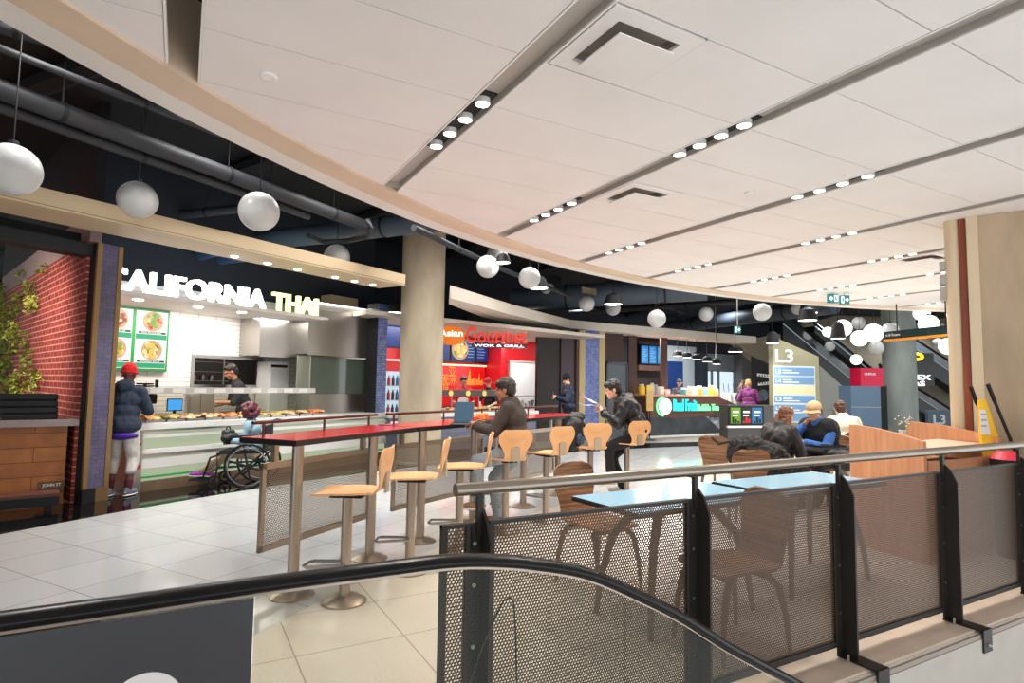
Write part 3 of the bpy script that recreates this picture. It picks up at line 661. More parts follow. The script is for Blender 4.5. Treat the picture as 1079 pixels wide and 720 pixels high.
cafe_table(2.89, 2.95, 1.25, 0.62, R_(3), 'pale blue table behind the rail, the left one, corner toward the stools', m_blue)
cafe_table(4.23, 2.98, 1.28, 0.62, R_(1), 'pale blue table behind the rail, right of the other blue one', m_blue)
TC = AD(846, 462, 7.6)
cafe_table(TC.x, TC.y, 1.2, 0.66, R_(-12), 'dark table where the woman and the man in a cap sit', m_darktop)
# ------------------------------------------------------------------ wooden tray station
m_teak = wood('station_wood', (206, 142, 102), (222, 162, 122), 0.45, 1.6, (14, 14, 1.2))
a0 = AD(895, 460, 5.75); a1 = AD(973, 470, 5.05); b0 = AD(955, 452, 6.55); b1 = AD(1052, 470, 5.55)
ts = thing('tray_station', 'wooden tray return station of two sloping partitions and a counter beside the pier', 'counter', (a0.x, a0.y, 0), math.atan2(a1.y-a0.y, a1.x-a0.x))
inv = (Matrix.Translation((a0.x, a0.y, 0)) @ Matrix.Rotation(math.atan2(a1.y-a0.y, a1.x-a0.x), 4, 'Z')).inverted()
l1 = inv @ Vector((a1.x, a1.y, 0)); m0 = inv @ Vector((b0.x, b0.y, 0)); m1 = inv @ Vector((b1.x, b1.y, 0)); L = l1.x
b = MB(); b.wallpoly([(0, 0.0), (L, 0.0), (L, 1.03), (L*0.72, 1.075), (L*0.4, 1.11), (L*0.15, 1.125), (0, 1.125)], 0, 0.035); b.build('partition', m_teak, ts, smooth=False)
b = MB(); d = m1-m0; K = d.length
T = Matrix.Translation(m0) @ Matrix.Rotation(math.atan2(d.y, d.x), 4, 'Z')
b.wallpoly([(0, 0.0), (K, 0.0), (K, 1.03), (K*0.75, 1.075), (K*0.4, 1.115), (0, 1.125)], 0, 0.035); bmesh.ops.transform(b.bm, matrix=T, verts=b.bm.verts[:]); b.build('partition', m_teak, ts, smooth=False)
yb = min(m0.y, m1.y)
b = MB(); b.prism([(L*0.45, 0.04), (L, 0.04), (m1.x-0.05, m1.y-0.02), (m0.x+0.4*(m1.x-m0.x), m0.y+0.4*(m1.y-m0.y)-0.02)], 0.93, 0.97); b.build('counter_top', M('station_top', (222, 200, 176), 0.35), ts, smooth=False)
b = MB(); b.prism([(L*0.97, 0.05), (L, 0.05), (m1.x-0.02, m1.y-0.03), (m1.x-0.06, m1.y-0.03)], 0.0, 0.86); b.build('end_panel', m_teak, ts, smooth=False)
b = MB(); b.prism([(L*0.5, 0.05), (L*0.95, 0.05), (m1.x-0.15, m1.y-0.05), (m0.x+0.5*(m1.x-m0.x), m0.y+0.5*(m1.y-m0.y)-0.05)], 0.05, 0.80); b.build('bin_box', M('bin_dark', (52, 38, 30), 0.6), ts, smooth=False)
# ------------------------------------------------------------------ concrete columns
def column(P, r, z1, label, mat, ringz=0.04):
    b = MB(); b.lathe([(0, 0), (r+0.015, 0), (r+0.015, ringz), (r, ringz+0.02), (r, z1), (0, z1)], (0, 0, 0), 48)
    for z in (1.22, 2.44, 3.6): pass
    o = b.build('concrete_column', mat, loc=(P.x, P.y, 0)); tag(o, label, 'column'); return o
P = AZ(441, 491, 0); d = Vector((P.x, P.y, 0)); D1 = d.dot(FW)
r1 = 47/2/FPX*D1; c = d+d.normalized()*r1
column(c, r1, 4.9, 'round raw concrete column behind the bar tables, between the two left stalls', m_conc)
q = AD(948, 400, 18.5); column(Vector((q.x, q.y, 0)), 31/2/FPX*18.5, 4.9, 'far round grey concrete column beside the red and blue kiosk', m_conc2)
# pier at right with cladding
p0 = AD(1037, 400, 5.9); p0.z = 0
pr = thing('concrete_pier', 'concrete pier at the right edge with cream and red-brown vertical cladding strips', 'column', p0, 0)
_rd = ray(1008, 400); ia = math.atan2(_rd.y, _rd.x)-PI/2-R_(1); Tz = Matrix.Rotation(ia, 4, 'Z')
def onpier(b): bmesh.ops.transform(b.bm, matrix=Tz, verts=b.bm.verts[:]); return b
b = MB(); b.bb(0, 0.9, 0, 0.7, 0, CZ-0.002); onpier(b).build('concrete_body', M('concrete_warm', (180, 160, 134), 0.8, var=0.2, scale=2.2, bump=0.12, stretch=(1, 1, 0.35)), pr, smooth=False)
k = 5.9/FPX
m_strip = M('cladding_cream', (216, 196, 166), 0.5, var=0.05, scale=2, stretch=(1, 1, 0.2)); m_rust = wood('cladding_rust', (118, 50, 18), (150, 70, 30), 0.4, 1.0, (8, 8, 1))
b = MB(); b.cyl((-22.5*k, 0.10, 0), (-22.5*k, 0.10, CZ), 0.07, n=20); b.bb(-27*k, -0.02, 0.12, 0.5, 0, CZ); onpier(b).build('cladding_corner', m_strip, pr)
b = MB(); b.bb(-17*k, -10.5*k, 0.04, 0.3, 0, CZ); onpier(b).build('rust_strip', m_rust, pr, smooth=False)
b = MB(); b.bb(-10*k, 0.0, -0.01, 0.3, 0, CZ); onpier(b).build('cladding_strip', m_strip, pr, smooth=False)
for z0, z1 in ((2.42, 2.55), (2.58, 2.68), (2.73, 2.82)):
    b = MB(); b.bb(-35*k, -29*k, 0.06, 0.2, z0, z1); onpier(b).build('wall_plate', m_slot, pr, smooth=False)
# yellow floor sign and brooms leaning on the pier
m_yel = M('sign_yellow', (250, 198, 20), 0.4); 
P = AD(1040, 470, 5.6); 
w = thing('wet_floor_sign', 'folded yellow caution floor sign leaning against the concrete pier', 'sign', (P.x, P.y, 0), math.atan2(RT.y, RT.x))
s = 5.6/FPX; zt = AD(1041, 422, 5.6).z
def leanpoly(name, mat, poly, y0, y1, parent):
    b = MB(); b.wallpoly([((x-1040)*s, 1.46-(y-413.5)*s) for x, y in poly], y0, y1); return b.build(name, mat, parent, smooth=False)
zf = 413.5+1.46/s
leanpoly('panel', m_yel, [(1034, 422), (1041, 421), (1052, 458), (1064, zf), (1036, zf)], 0.0, 0.03, w)
leanpoly('white_label', m_white, [(1033.5, 432), (1039.5, 432), (1044, 458), (1034, 458)], -0.006, 0.0, w)
for i in range(3):
    b = MB(); b.bb(-0.05, 0.0, -0.009, -0.006, 1.46-(438+i*6-413.5)*s, 1.46-(436+i*6-413.5)*s); b.build('label_line', m_slot, w, smooth=False)
for x0, y0, x1, lb, grip in ((1033, 408, 1050, 'broom handle with short black grip behind the yellow sign', 0.1), (1039, 405, 1061, 'long black broom leaning on the pier right of the yellow sign', 0.0)):
    t = thing('broom', lb, 'broom', (P.x, P.y, 0), math.atan2(RT.y, RT.x), 'brooms by the pier')
    zz = 1.46-(y0-413.5)*s; xt = (x0-1040)*s; xb = (x1-1040)*s+0.28; yo = 0.09 if grip else -0.05
    b = MB(); b.cyl((xb, yo-0.04, 0.16), (xt, yo, zz), 0.014, n=12); b.build('handle', m_black, t)
    b = MB(); tt = Vector((xt, yo, zz)); bb_ = Vector((xb, yo-0.04, 0.16)); b.cyl(tt.lerp(bb_, 0.12), tt, 0.018, n=12); b.build('grip', m_rubber, t)
    b = MB(); b.prism([(-0.13, 0.0), (0.13, 0.0), (0.10, 0.16), (-0.10, 0.16)], -0.03, 0.03, Matrix(((1, 0, 0, xb), (0, 0, 1, yo-0.04), (0, 1, 0, 0), (0, 0, 0, 1)))); b.build('bristles', m_black, t, smooth=False)
q = AD(1061, 476, 5.35)
t = thing('cleaning_bucket', 'dark cleaning caddy with a pink lid at the foot of the brooms', 'bucket', (q.x, q.y, 0))
b = MB(); b.lathe([(0, 0), (0.10, 0), (0.13, 0.86), (0.12, 0.86), (0, 0.84)], n=24); b.build('body', m_black, t)
b = MB(); b.lathe([(0, 0.93), (0.06, 0.93), (0.10, 0.90), (0.13, 0.86), (0, 0.86)], n=24); b.build('lid', M('lid_pink', (226, 60, 84), 0.4), t)
# ------------------------------------------------------------------ bulkheads over the stalls
def vtop(x, y, P, ang): return AV(x, y, P, ang).z
BZ = 3.10
P0 = AZ(0, 208, BZ); P1 = AZ(427, 301, BZ); dv = (P1-P0); ba = math.atan2(dv.y, dv.x); Lb = dv.length
zt = (vtop(0, 188, P0, ba)+vtop(427, 289, P0, ba))/2
t = thing('bulkhead_beam', 'long tan bulkhead beam over the lit sign and the brick corner', 'beam', (P0.x, P0.y, 0), ba)
b = MB(); b.bb(-5, Lb, 0, 0.62, BZ, zt); b.build('beam_body', m_tan, t, smooth=False)
b = MB(); b.bb(-5, Lb, -0.004, 0.01, BZ+0.02, BZ+0.026); b.build('seam_line', M('seam', (120, 100, 74), 0.6), t, smooth=False)
m_spotw = EM('soffit_spot', (255, 248, 236), 9)
for x in (2.6, 3.1, 3.6, 4.3, 4.7, 5.1):
    b = MB(); b.lathe([(0, -0.012), (0.035, -0.012), (0.05, -0.002), (0.05, 0.0), (0, 0.0)], (min(x, Lb-0.1), 0.45, BZ), 18); b.build('soffit_lamp', m_spotw, t)
pts = [(474, 314), (540, 332), (600, 346), (640, 349.5), (700, 354), (797, 362)]
bp_ = [AZ(x, y, 2.97) for x, y in pts]
tz = sum(AV(x, y, p, R_(0)).z for (x, y), p in zip([(470, 303), (540, 320), (640, 342), (700, 344)], [bp_[0], bp_[1], bp_[3], bp_[4]]))/4
t = thing('bulkhead_band', 'cream bulkhead band bending round above the red stall, tiled pillar and fruit bar', 'beam', (0, 0, 0))
back = [p+Vector((0.30 if i == 0 else -0.38, 0.75, 0)) for i, p in enumerate(bp_)]
b = MB(); poly = [(p.x, p.y) for p in bp_]+[(p.x, p.y) for p in reversed(back)]
b.prism(poly, 2.97, tz); b.build('band_body', m_cream, t, smooth=False)
# ------------------------------------------------------------------ brick corner at left
m_brick = bricks('red_brick', (156, 52, 44), (122, 38, 34), (196, 136, 118), 0.24, 0.083, 0.009, 0.7, 0.5, 'xz', 0, (0, 0, 0), 0.5, speck=(0.25, 7))
bw0 = AZ(77, 532, 0); bang = R_(108)
ztop = AV(70, 268, (bw0.x, bw0.y), bang).z
o = struct(MB().bb(0.16, 7.5, -0.12, 0, 0, ztop).build('wall_brick', m_brick, smooth=False)); o.location = (bw0.x, bw0.y, 0); o.rotation_euler = (0, 0, bang)
o = struct(MB().bb(0.16, 7.5, -0.14, -0.02, ztop, 3.5).build('wall_plaster', M('plaster_grey', (150, 130, 126), 0.8), smooth=False)); o.location = (bw0.x, bw0.y, 0); o.rotation_euler = (0, 0, bang)
o = struct(MB().bb(0.16, 7.5, -0.14, -0.02, 3.5, 4.9).build('wall_dark', m_black, smooth=False)); o.location = (bw0.x, bw0.y, 0); o.rotation_euler = (0, 0, bang)
o = struct(MB().bb(-6, -0.9, 4.2, 4.35, 0, 4.9).build('wall_alcove', m_brick, smooth=False)); o.location = (bw0.x, bw0.y, 0); o.rotation_euler = (0, 0, R_(30))
FL = Frame(AZ(85.5, 531, 0), 33)
pz = 3.09
w_ = FL.px(113, 522)[0]
m_tile = bricks('blue_tile', (84, 80, 112), (102, 92, 118), (74, 68, 92), 0.09, 0.045, 0.003, 0.2, 0.5, 'xz', 0, (0, 0, 0), 0.15, speck=(0.3, 6))
m_brass = M('brass_trim', (142, 114, 76), 0.4, 0.6, var=0.06, scale=5)
t = thing('tiled_post', 'dark post faced with blue-purple tile between bronze edges, by the brick corner', 'post', FL.w(0, 0), FL.a)
b = MB(); b.bb(0.0, w_, 0.006, 0.22, 0, pz); b.build('core', m_black, t, smooth=False)
b = MB(); b.bb(0.05, w_-0.05, 0, 0.006, 0.16, pz); b.build('tile_face', m_tile, t, smooth=False)
b = MB(); b.bb(-0.004, 0.05, -0.008, 0.03, 0.16, pz); b.build('edge_trim', m_brass, t, smooth=False)
b = MB(); b.bb(w_-0.05, w_+0.004, -0.008, 0.03, 0.16, pz); b.build('edge_trim', m_brass, t, smooth=False)
b = MB(); b.bb(-0.005, w_*0.5, -0.012, 0.02, 0, 0.16); b.build('kick_plate', m_black, t, smooth=False)
b = MB(); b.bb(w_*0.5, w_+0.005, -0.012, 0.02, 0, 0.16); b.build('kick_plate', m_brass, t, smooth=False)
t = thing('header_beam', 'black steel header beams across the brick corner under the tan bulkhead', 'beam', FL.w(0, 0.1), FL.a)
b = MB(); b.bb(-5, w_, 0.0, 0.25, 2.93, 3.08); b.build('lower_beam', m_black, t, smooth=False)
b = MB(); b.bb(-5, 0.0, 0.3, 0.4, 3.12, 3.24); b.build('upper_beam', m_black, t, smooth=False)
# wood fronted counter
FA = Frame(AZ(66, 531, 0), 10)
m_plank = bricks('plank_front', (166, 104, 54), (152, 92, 46), (96, 56, 28), 1.6, 0.165, 0.004, 0.55, 0.4, 'xz', 0, (0.3, 0.05, 0), 0.3, speck=(0.25, 5))
t = thing('plank_counter', 'brown plank fronted counter with a grey top against the brick wall', 'counter', FA.w(0, 0), FA.a)
b = MB(); b.bb(-3.5, 0.0, 0, 0.42, 0.0, 0.90); b.build('plank_front', m_plank, t, smooth=False)
b = MB(); b.bb(-3.5, 0.10, -0.06, 0.44, 0.90, 0.975); b.build('counter_top', M('grey_stone', (142, 128, 126), 0.4, var=0.1, scale=6), t, smooth=False)
b = MB(); b.bb(-0.24, 0.0, -0.012, 0, 0.13, 0.27); b.build('plaque', M('plaque_brown', (96, 66, 44), 0.5), t, smooth=False)
tt = text_bm('JOHN ST', 0.05, 0.004, 0.01); bmfit(tt, -0.20, -0.03, 0.20, 0.245, -0.014); tt.build('plaque_lettering', m_white, t, smooth=False)
t = thing('crate_stack', 'black slatted tray stack on the grey counter top under the ivy', 'tray', FA.w(-0.08, 0.02, 0.975), FA.a)
for i in range(4):
    b = MB(); z = i*0.075; q = 0.004*i
    b.bb(-1.5, -0.02-q, 0.0, 0.40, z, z+0.012)
    for y in (0, 0.385): b.bb(-1.5, -0.02-q, y, y+0.015, z, z+0.066)
    b.bb(-0.035-q, -0.02-q, 0, 0.40, z, z+0.066); b.bb(-1.5, -1.485, 0, 0.4, z, z+0.066); b.build('tray', m_black, t, smooth=False)
t = thing('food_board', 'orange toppings on a slatted board at the very left of the grey counter', 'food', FA.w(-0.9, -0.03, 0.99), FA.a)
b = MB()
for i in range(6): b.bb(-0.25, 0.30, -0.06+i*0.022, -0.045+i*0.022, 0, 0.012)
b.build('slat_board', M('board_brown', (110, 66, 40), 0.6), t, smooth=False)
b = MB(); random.seed(3)
for i in range(14): b.ell((random.uniform(-0.25, 0.0), random.uniform(-0.05, 0.05), 0.025+random.uniform(0, 0.02)), (0.04, 0.03, 0.018), n=8, m=6)
b.build('toppings', M('topping_orange', (226, 110, 50), 0.6), t)
t = thing('low_bench', 'low black steel bench in front of the plank counter', 'bench', FA.w(-0.05, -0.42), FA.a)
b = MB(); b.bb(-3, 0.0, 0, 0.30, 0.16, 0.19); b.build('seat_slab', M('bench_brown', (92, 52, 44), 0.4), t, smooth=False)
b = MB(); b.bb(-3, 0.0, -0.01, 0.03, 0.06, 0.16); b.build('frame', m_black, t, smooth=False)
for x in (-0.12, -1.4):
    b = MB(); b.bb(x, x+0.06, 0.0, 0.28, 0, 0.16); b.build('leg', m_black, t, smooth=False)
# ivy on the bricks
m_leaf = M('ivy_leaf', (120, 128, 40), 0.55, col2=(58, 84, 30), scale=5); m_leaf2 = M('ivy_leaf_light', (176, 176, 74), 0.55, col2=(110, 130, 50), scale=6)
t = thing('climbing_ivy', 'green and yellow ivy climbing the red brick wall at the left edge', 'plant', (bw0.x, bw0.y, 0), bang)
random.seed(11)
def leafblob(px, py, rad, n, mat, name):
    c = AV(px, py, (bw0.x, bw0.y), bang); inv = (Matrix.Translation((bw0.x, bw0.y, 0)) @ Matrix.Rotation(bang, 4, 'Z')).inverted(); c = inv @ c
    b = MB()
    for i in range(int(n*1.25)):
        a = random.uniform(0, 2*PI); r = rad*0.85*math.sqrt(random.random()); p = Vector((c.x+r*math.cos(a)*1.6, random.uniform(0.02, 0.16), c.z+r*math.sin(a)))
        s = random.uniform(0.022, 0.05); Mx = Matrix.Translation(p) @ Euler((random.uniform(-1, 1), random.uniform(-1, 1), random.uniform(0, 6)), 'XYZ').to_matrix().to_4x4()
        v = [b.bm.verts.new(Mx @ Vector(q)) for q in ((-s, 0, 0), (-s*0.2, s*0.65, s*0.15), (s, 0, -s*0.1), (-s*0.2, -s*0.65, s*0.15))]
        b.bm.faces.new(v)
    return b.build(name, mat, t, smooth=False)
for px, py, rad, n in [(5, 318, 0.45, 150), (12, 345, 0.45, 150), (24, 322, 0.22, 60), (38, 305, 0.13, 36), (12, 372, 0.5, 170), (30, 360, 0.2, 50), (36, 380, 0.2, 46), (8, 400, 0.45, 170), (20, 415, 0.4, 130), (42, 400, 0.16, 30), (26, 290, 0.14, 16), (50, 285, 0.14, 14)]:
    leafblob(px, py, rad, n, m_leaf, 'leaves')
for px, py, rad, n in [(40, 322, 0.18, 50), (20, 352, 0.25, 60), (24, 405, 0.3, 80), (38, 412, 0.25, 60), (8, 335, 0.25, 50), (48, 396, 0.10, 18)]:
    leafblob(px, py, rad, n, m_leaf2, 'pale_leaves')
# ------------------------------------------------------------------ thai food stall
F1 = Frame((-0.48, 9.05), 29)
def inF(F, name, label, cat, x=0.0, y=0.0, z=0.0, group=None): return thing(name, label, cat, F.w(x, y, z), F.a, group)
m_wtile = bricks('white_tile', (236, 230, 222), (230, 224, 216), (190, 182, 174), 0.30, 0.075, 0.006, 0.3, 0.5, 'xz', 0, (0, 0, 0), 0.2)
def setwall(F, name, mat, x0, x1, y0, y1, z0, z1):
    o = struct(MB().bb(x0, x1, y0, y1, z0, z1).build(name, mat, smooth=False)); o.location = F.w(0, 0); o.rotation_euler = (0, 0, F.a); return o
YB = 1.3
wx0, wz1 = F1.px(205, 377, YB); wx1, wz0 = F1.px(273, 406, YB)
o = MB(); o.bb(-0.28, wx0, YB, YB+0.12, 0, 2.9); o.bb(wx1, 5.2, YB, YB+0.12, 0, 2.9); o.bb(wx0, wx1, YB, YB+0.12, 0, wz0); o.bb(wx0, wx1, YB, YB+0.12, wz1, 2.9)
o = struct(o.build('wall_tiled', m_wtile, smooth=False)); o.location = F1.w(0, 0); o.rotation_euler = (0, 0, F1.a)
setwall(F1, 'wall_navy', M('navy_paint', (11, 18, 29), 0.8), -0.28, 5.4, YB, YB+0.12, 2.9, 4.9)
setwall(F1, 'wall_stall_side', m_white, 5.05, 5.15, 0.85, YB, 0, 3.0)
b = MB(); b.bb(wx0-0.05, wx0, YB-0.02, YB+0.13, wz0-0.05, wz1+0.05); b.bb(wx1, wx1+0.05, YB-0.02, YB+0.13, wz0-0.05, wz1+0.05); b.bb(wx0, wx1, YB-0.02, YB+0.13, wz1, wz1+0.05); b.bb(wx0, wx1, YB-0.02, YB+0.13, wz0-0.05, wz0)
o = struct(b.build('window_1', m_steel, smooth=False)); o.location = F1.w(0, 0); o.rotation_euler = (0, 0, F1.a)
setwall(F1, 'wall_kitchen', M('kitchen_dark', (46, 42, 40), 0.7), 0.5, 5, YB+2.0, YB+2.1, 0, 3)
setwall(F1, 'ceiling_kitchen', M('kitchen_ceiling', (90, 88, 84), 0.7), 0.5, 5, YB+0.13, YB+2.0, 2.55, 2.6)
t = inF(F1, 'kitchen_rack', 'dark shelf rack with steel pots seen through the pass window', 'shelf', wx0+0.35, YB+1.3, 0)
for z in (1.45, 1.62, 1.8):
    b = MB(); b.bb(-0.4, 1.0, -0.15, 0.15, z-0.012, z); b.build('shelf_board', m_steel, t, smooth=False)
for x in (-0.38, 0.98):
    b = MB(); b.cyl((x, 0, 0), (x, 0, 2.0), 0.02, n=8); b.build('upright', m_steel, t)
for i in range(7):
    o = MB().lathe([(0, 0), (0.05, 0), (0.055, 0.10), (0, 0.10)], (0, 0, 0), 12).build('steel_pot', m_steel, loc=F1.w(wx0+0.05+i*0.17, YB+1.27, 1.45)); tag(o, 'steel pot on the rack behind the pass window', 'pot', 'steel pots in the kitchen')
# soffit and letters
t = inF(F1, 'sign_soffit', 'white soffit under the big letters with round lights beneath', 'soffit')
b = MB(); b.prism([(-0.58, 0.0), (3.05, 0.0), (3.05, YB), (-0.26, YB)], 2.53, 2.575); b.build('soffit_panel', M('soffit_white', (232, 226, 220), 0.6), t, smooth=False)
for px, py in ((146, 309), (209, 320), (255, 326)):
    x, z = F1.px(px, py, 0.35); b = MB(); b.lathe([(0, -0.012), (0.05, -0.012), (0.065, -0.002), (0.065, 0), (0, 0)], (x, 0.35, 2.53), 20); b.build('soffit_lamp', m_lamp, t)
m_let = EM('letter_white', (255, 253, 250), 2.2); m_letg = EM('letter_green', (232, 255, 150), 1.4)
t = inF(F1, 'stall_sign', 'big lit letters reading CALIFORNIA in white and THAI in yellow-green', 'sign')
xa = F1.px(109, 300, 0.05)[0]; xb = F1.px(279.5, 328, 0.05)[0]; xc = F1.px(287, 330, 0.05)[0]; xd = F1.px(334.5, 333, 0.05)[0]
tt = text_bm('CALIFORNIA', 0.3, 0.07, 0.028); bmfit(tt, xa, xb, 2.59, 2.88, 0.06); tt.build('letters', m_let, t, smooth=False)
tt = text_bm('THAI', 0.3, 0.07, 0.028); bmfit(tt, xc, xd, 2.59, 2.88, 0.06); tt.build('letters', m_letg, t, smooth=False)
b = MB(); b.bb(xa, xd, 0.03, 0.10, 2.575, 2.59); b.build('base_rail', m_white, t, smooth=False)
# menus
m_scr = EM('screen_white', (226, 220, 212), 0.65); m_green = M('frame_green', (24, 128, 60), 0.4); m_scrg = EM('screen_green', (30, 160, 108), 0.5); m_scrb = EM('screen_text', (250, 250, 250), 0.7); m_scrk = EM('screen_dark', (40, 52, 46), 0.6)
foods = [EM('dish_a', (206, 170, 80), 0.65), EM('dish_b', (190, 60, 44), 0.65), EM('dish_c', (110, 150, 50), 0.65), EM('dish_d', (130, 50, 36), 0.65), EM('dish_e', (226, 196, 140), 0.65)]
def dish(parent, x, z, r, y, seed, rim=True):
    random.seed(seed); b = MB(); b.cyl((x, y, z), (x, y-0.004, z), r, n=28); b.build('plate_picture', EM('plate_white', (206, 160, 120), 0.5), parent, smooth=False)
    for i in range(4):
        b = MB()
        for j in range(11):
            a = random.uniform(0, 6.28); q = r*0.72*math.sqrt(random.random()); s = random.uniform(r*0.12, r*0.26)
            b.cyl((x+q*math.cos(a), y-0.004, z+q*math.sin(a)), (x+q*math.cos(a), y-0.006-i*0.001, z+q*math.sin(a)), s, n=10)
        b.build('dish_picture', foods[(i+seed) % 5], parent, smooth=False)
mx0, mzt = F1.px(140.5, 325, YB); mx1, _ = F1.px(177, 330, YB); _, mzb = F1.px(150, 390, YB); mzt = 2.52; mzb = F1.px(150, 391, YB)[1]
Wd = mx1-mx0
for i, x0 in enumerate((mx0-Wd, mx0)):
    t = inF(F1, 'menu_screen', ['bright menu screen with green frame, half hidden by the tiled post', 'bright green framed menu screen showing two dishes, beside the white tiles'][i], 'screen', x0, YB-0.06, 0, 'green framed menus')
    b = MB(); b.bb(0, Wd, 0, 0.05, mzb, mzt); b.build('frame', m_green, t, smooth=False)
    b = MB(); b.bb(0.02, Wd-0.03, -0.006, 0, mzb+0.035, mzt-0.035); b.build('display', m_scr, t, smooth=False)
    H2 = (mzt-mzb-0.07)/2
    for j in range(2):
        z0 = mzb+0.035+j*H2
        b = MB(); b.bb(0.025, Wd-0.035, -0.008, -0.006, z0+0.01, z0+0.085); b.build('green_band', m_scrg, t, smooth=False)
        b = MB(); b.bb(0.06, Wd-0.05, -0.009, -0.006, z0+0.095, z0+0.125); b.build('dark_caption', m_scrk, t, smooth=False)
        tt = text_bm(['PAD NOODLES', 'NOODLE SOUP'][1-j], 0.02, 0.001); bmfit(tt, 0.10, Wd-0.12, z0+0.10, z0+0.12, -0.0100); tt.build('caption_text', m_scrb, t, smooth=False)
        dish(t, Wd*0.52, z0+0.13+(H2-0.13)/2, min(0.19, (H2-0.13)/2), -0.006, 4+i*3+j*2)
b = MB(); b.bb(mx0-Wd-0.05, mx0-Wd, 0, 0.01, 0, 0.01); b.bm.free()
# service counter
t = inF(F1, 'service_counter', 'long white service counter with lit shelves and green glass edge at the Thai stall', 'counter')
XR = 4.6
m_cwhite = M('counter_white', (226, 226, 222), 0.25); m_pale = EM('lit_shelf', (206, 216, 184), 0.3); m_gglass = M('green_glass', (120, 190, 140), 0.1, spec=0.6)
b = MB(); b.bb(0.02, XR, -0.03, 0.62, 0.80, 0.885); b.build('top_slab', m_cwhite, t, bevel=0.005)
b = MB(); b.bb(0.10, XR, 0.06, 0.6, 0.12, 0.80); b.build('lit_back', m_pale, t, smooth=False)
for z0, z1, mt in ((0.69, 0.735, m_cwhite), (0.485, 0.545, m_cwhite), (0.44, 0.485, m_steel), (0.30, 0.42, m_cwhite), (0.77, 0.80, m_steel)):
    b = MB(); b.bb(0.08, XR, 0.0, 0.07, z0, z1); b.build('shelf_edge', mt, t, smooth=False)
b = MB(); b.bb(0.10, XR, -0.01, 0.07, 0.175, 0.195); b.build('green_edge', M('green_edge', (40, 160, 70), 0.3), t, smooth=False)
b = MB(); b.bb(0.08, XR, 0.0, 0.07, 0.0, 0.13); b.build('plinth', M('plinth_brown', (112, 92, 70), 0.5, var=0.15, scale=5), t, smooth=False)
b = MB(); b.bb(-0.02, 0.09, -0.02, 0.6, 0.0, 0.80); b.build('end_frame', m_steel, t, smooth=False)
b = MB()
for z in (0.63, 0.33): b.cyl((0.04, -0.02, z), (0.04, -0.028, z), 0.03, n=16)
b.build('red_stickers', M('sticker_red', (190, 30, 50), 0.4), t)
b = MB(); b.bb(1.25, 1.5, -0.004, 0.0, 0.36, 0.44); b.build('brown_tag', M('tag_brown', (170, 120, 80), 0.6), t, smooth=False)
# food pans
fcol = [M('food_gold', (226, 158, 84), 0.6, col2=(244, 196, 130), scale=18), M('food_red', (204, 100, 60), 0.6, col2=(240, 170, 110), scale=18), M('food_cream', (240, 214, 170), 0.6, col2=(226, 170, 110), scale=18), M('food_green', (176, 166, 92), 0.6, col2=(226, 190, 120), scale=18)]
fn = ['golden', 'reddish', 'creamy pale', 'green flecked']
ORD = ['first', 'second', 'third', 'fourth', 'fifth', 'sixth', 'seventh', 'eighth', 'ninth', 'tenth', 'eleventh']
def foodpans(F, n, x0, dx, y, z, where, group):
    for i in range(n):
        t = inF(F, 'food_pan', 'steel pan of %s food, %s from the left %s' % (fn[(i*7+i//3) % 4], ORD[i], where), 'food', x0+dx*i, y, z, group)
        b = MB(); s = dx*0.46
        b.bb(-s, s, -0.2, 0.2, 0.0, 0.01); b.bb(-s, s, -0.2, -0.19, 0, 0.035); b.bb(-s, s, 0.19, 0.2, 0, 0.035); b.bb(-s, -s+0.01, -0.2, 0.2, 0, 0.035); b.bb(s-0.01, s, -0.2, 0.2, 0, 0.035); b.build('pan', m_steel, t, smooth=False)
        random.seed(i+5); b = MB()
        for j in range(16): b.ell((random.uniform(-s*.8, s*.8), random.uniform(-.16, .16), 0.03+random.uniform(0, .045)), (0.05, 0.05, 0.03), n=8, m=6)
        b.build('food_heap', fcol[(i*7+i//3) % 4], t)
foodpans(F1, 11, 0.28, 0.27, 0.26, 0.886, 'on the Thai counter', 'food pans of the Thai stall')
# sneeze guard
t = inF(F1, 'sneeze_guard', 'steel and glass food guard shelf with price tags above the Thai food pans', 'shelf')
b = MB(); b.bb(0.05, 3.0, 0.22, 0.55, 1.295, 1.31); b.build('shelf_plate', m_steel, t, smooth=False)
b = MB(); b.bb(0.05, 3.0, 0.205, 0.22, 1.265, 1.35); b.build('front_lip', M('lip_grey', (196, 192, 186), 0.3, 0.5), t, smooth=False)
for i in range(9):
    b = MB(); b.bb(0.25+i*0.3, 0.43+i*0.3, 0.198, 0.205, 1.275, 1.34); b.build('price_tag', m_white, t, smooth=False)
for x in (0.12, 1.1, 2.0, 2.92):
    b = MB(); b.cyl((x, 0.45, 0.886), (x, 0.45, 1.295), 0.012, n=10); b.build('support', m_steel, t)
b = MB(); b.bb(0.1, 2.95, 0.205, 0.21, 0.99, 1.265); b.build('glass_front', glass('clear_glass', (240, 240, 234)), t, smooth=False)
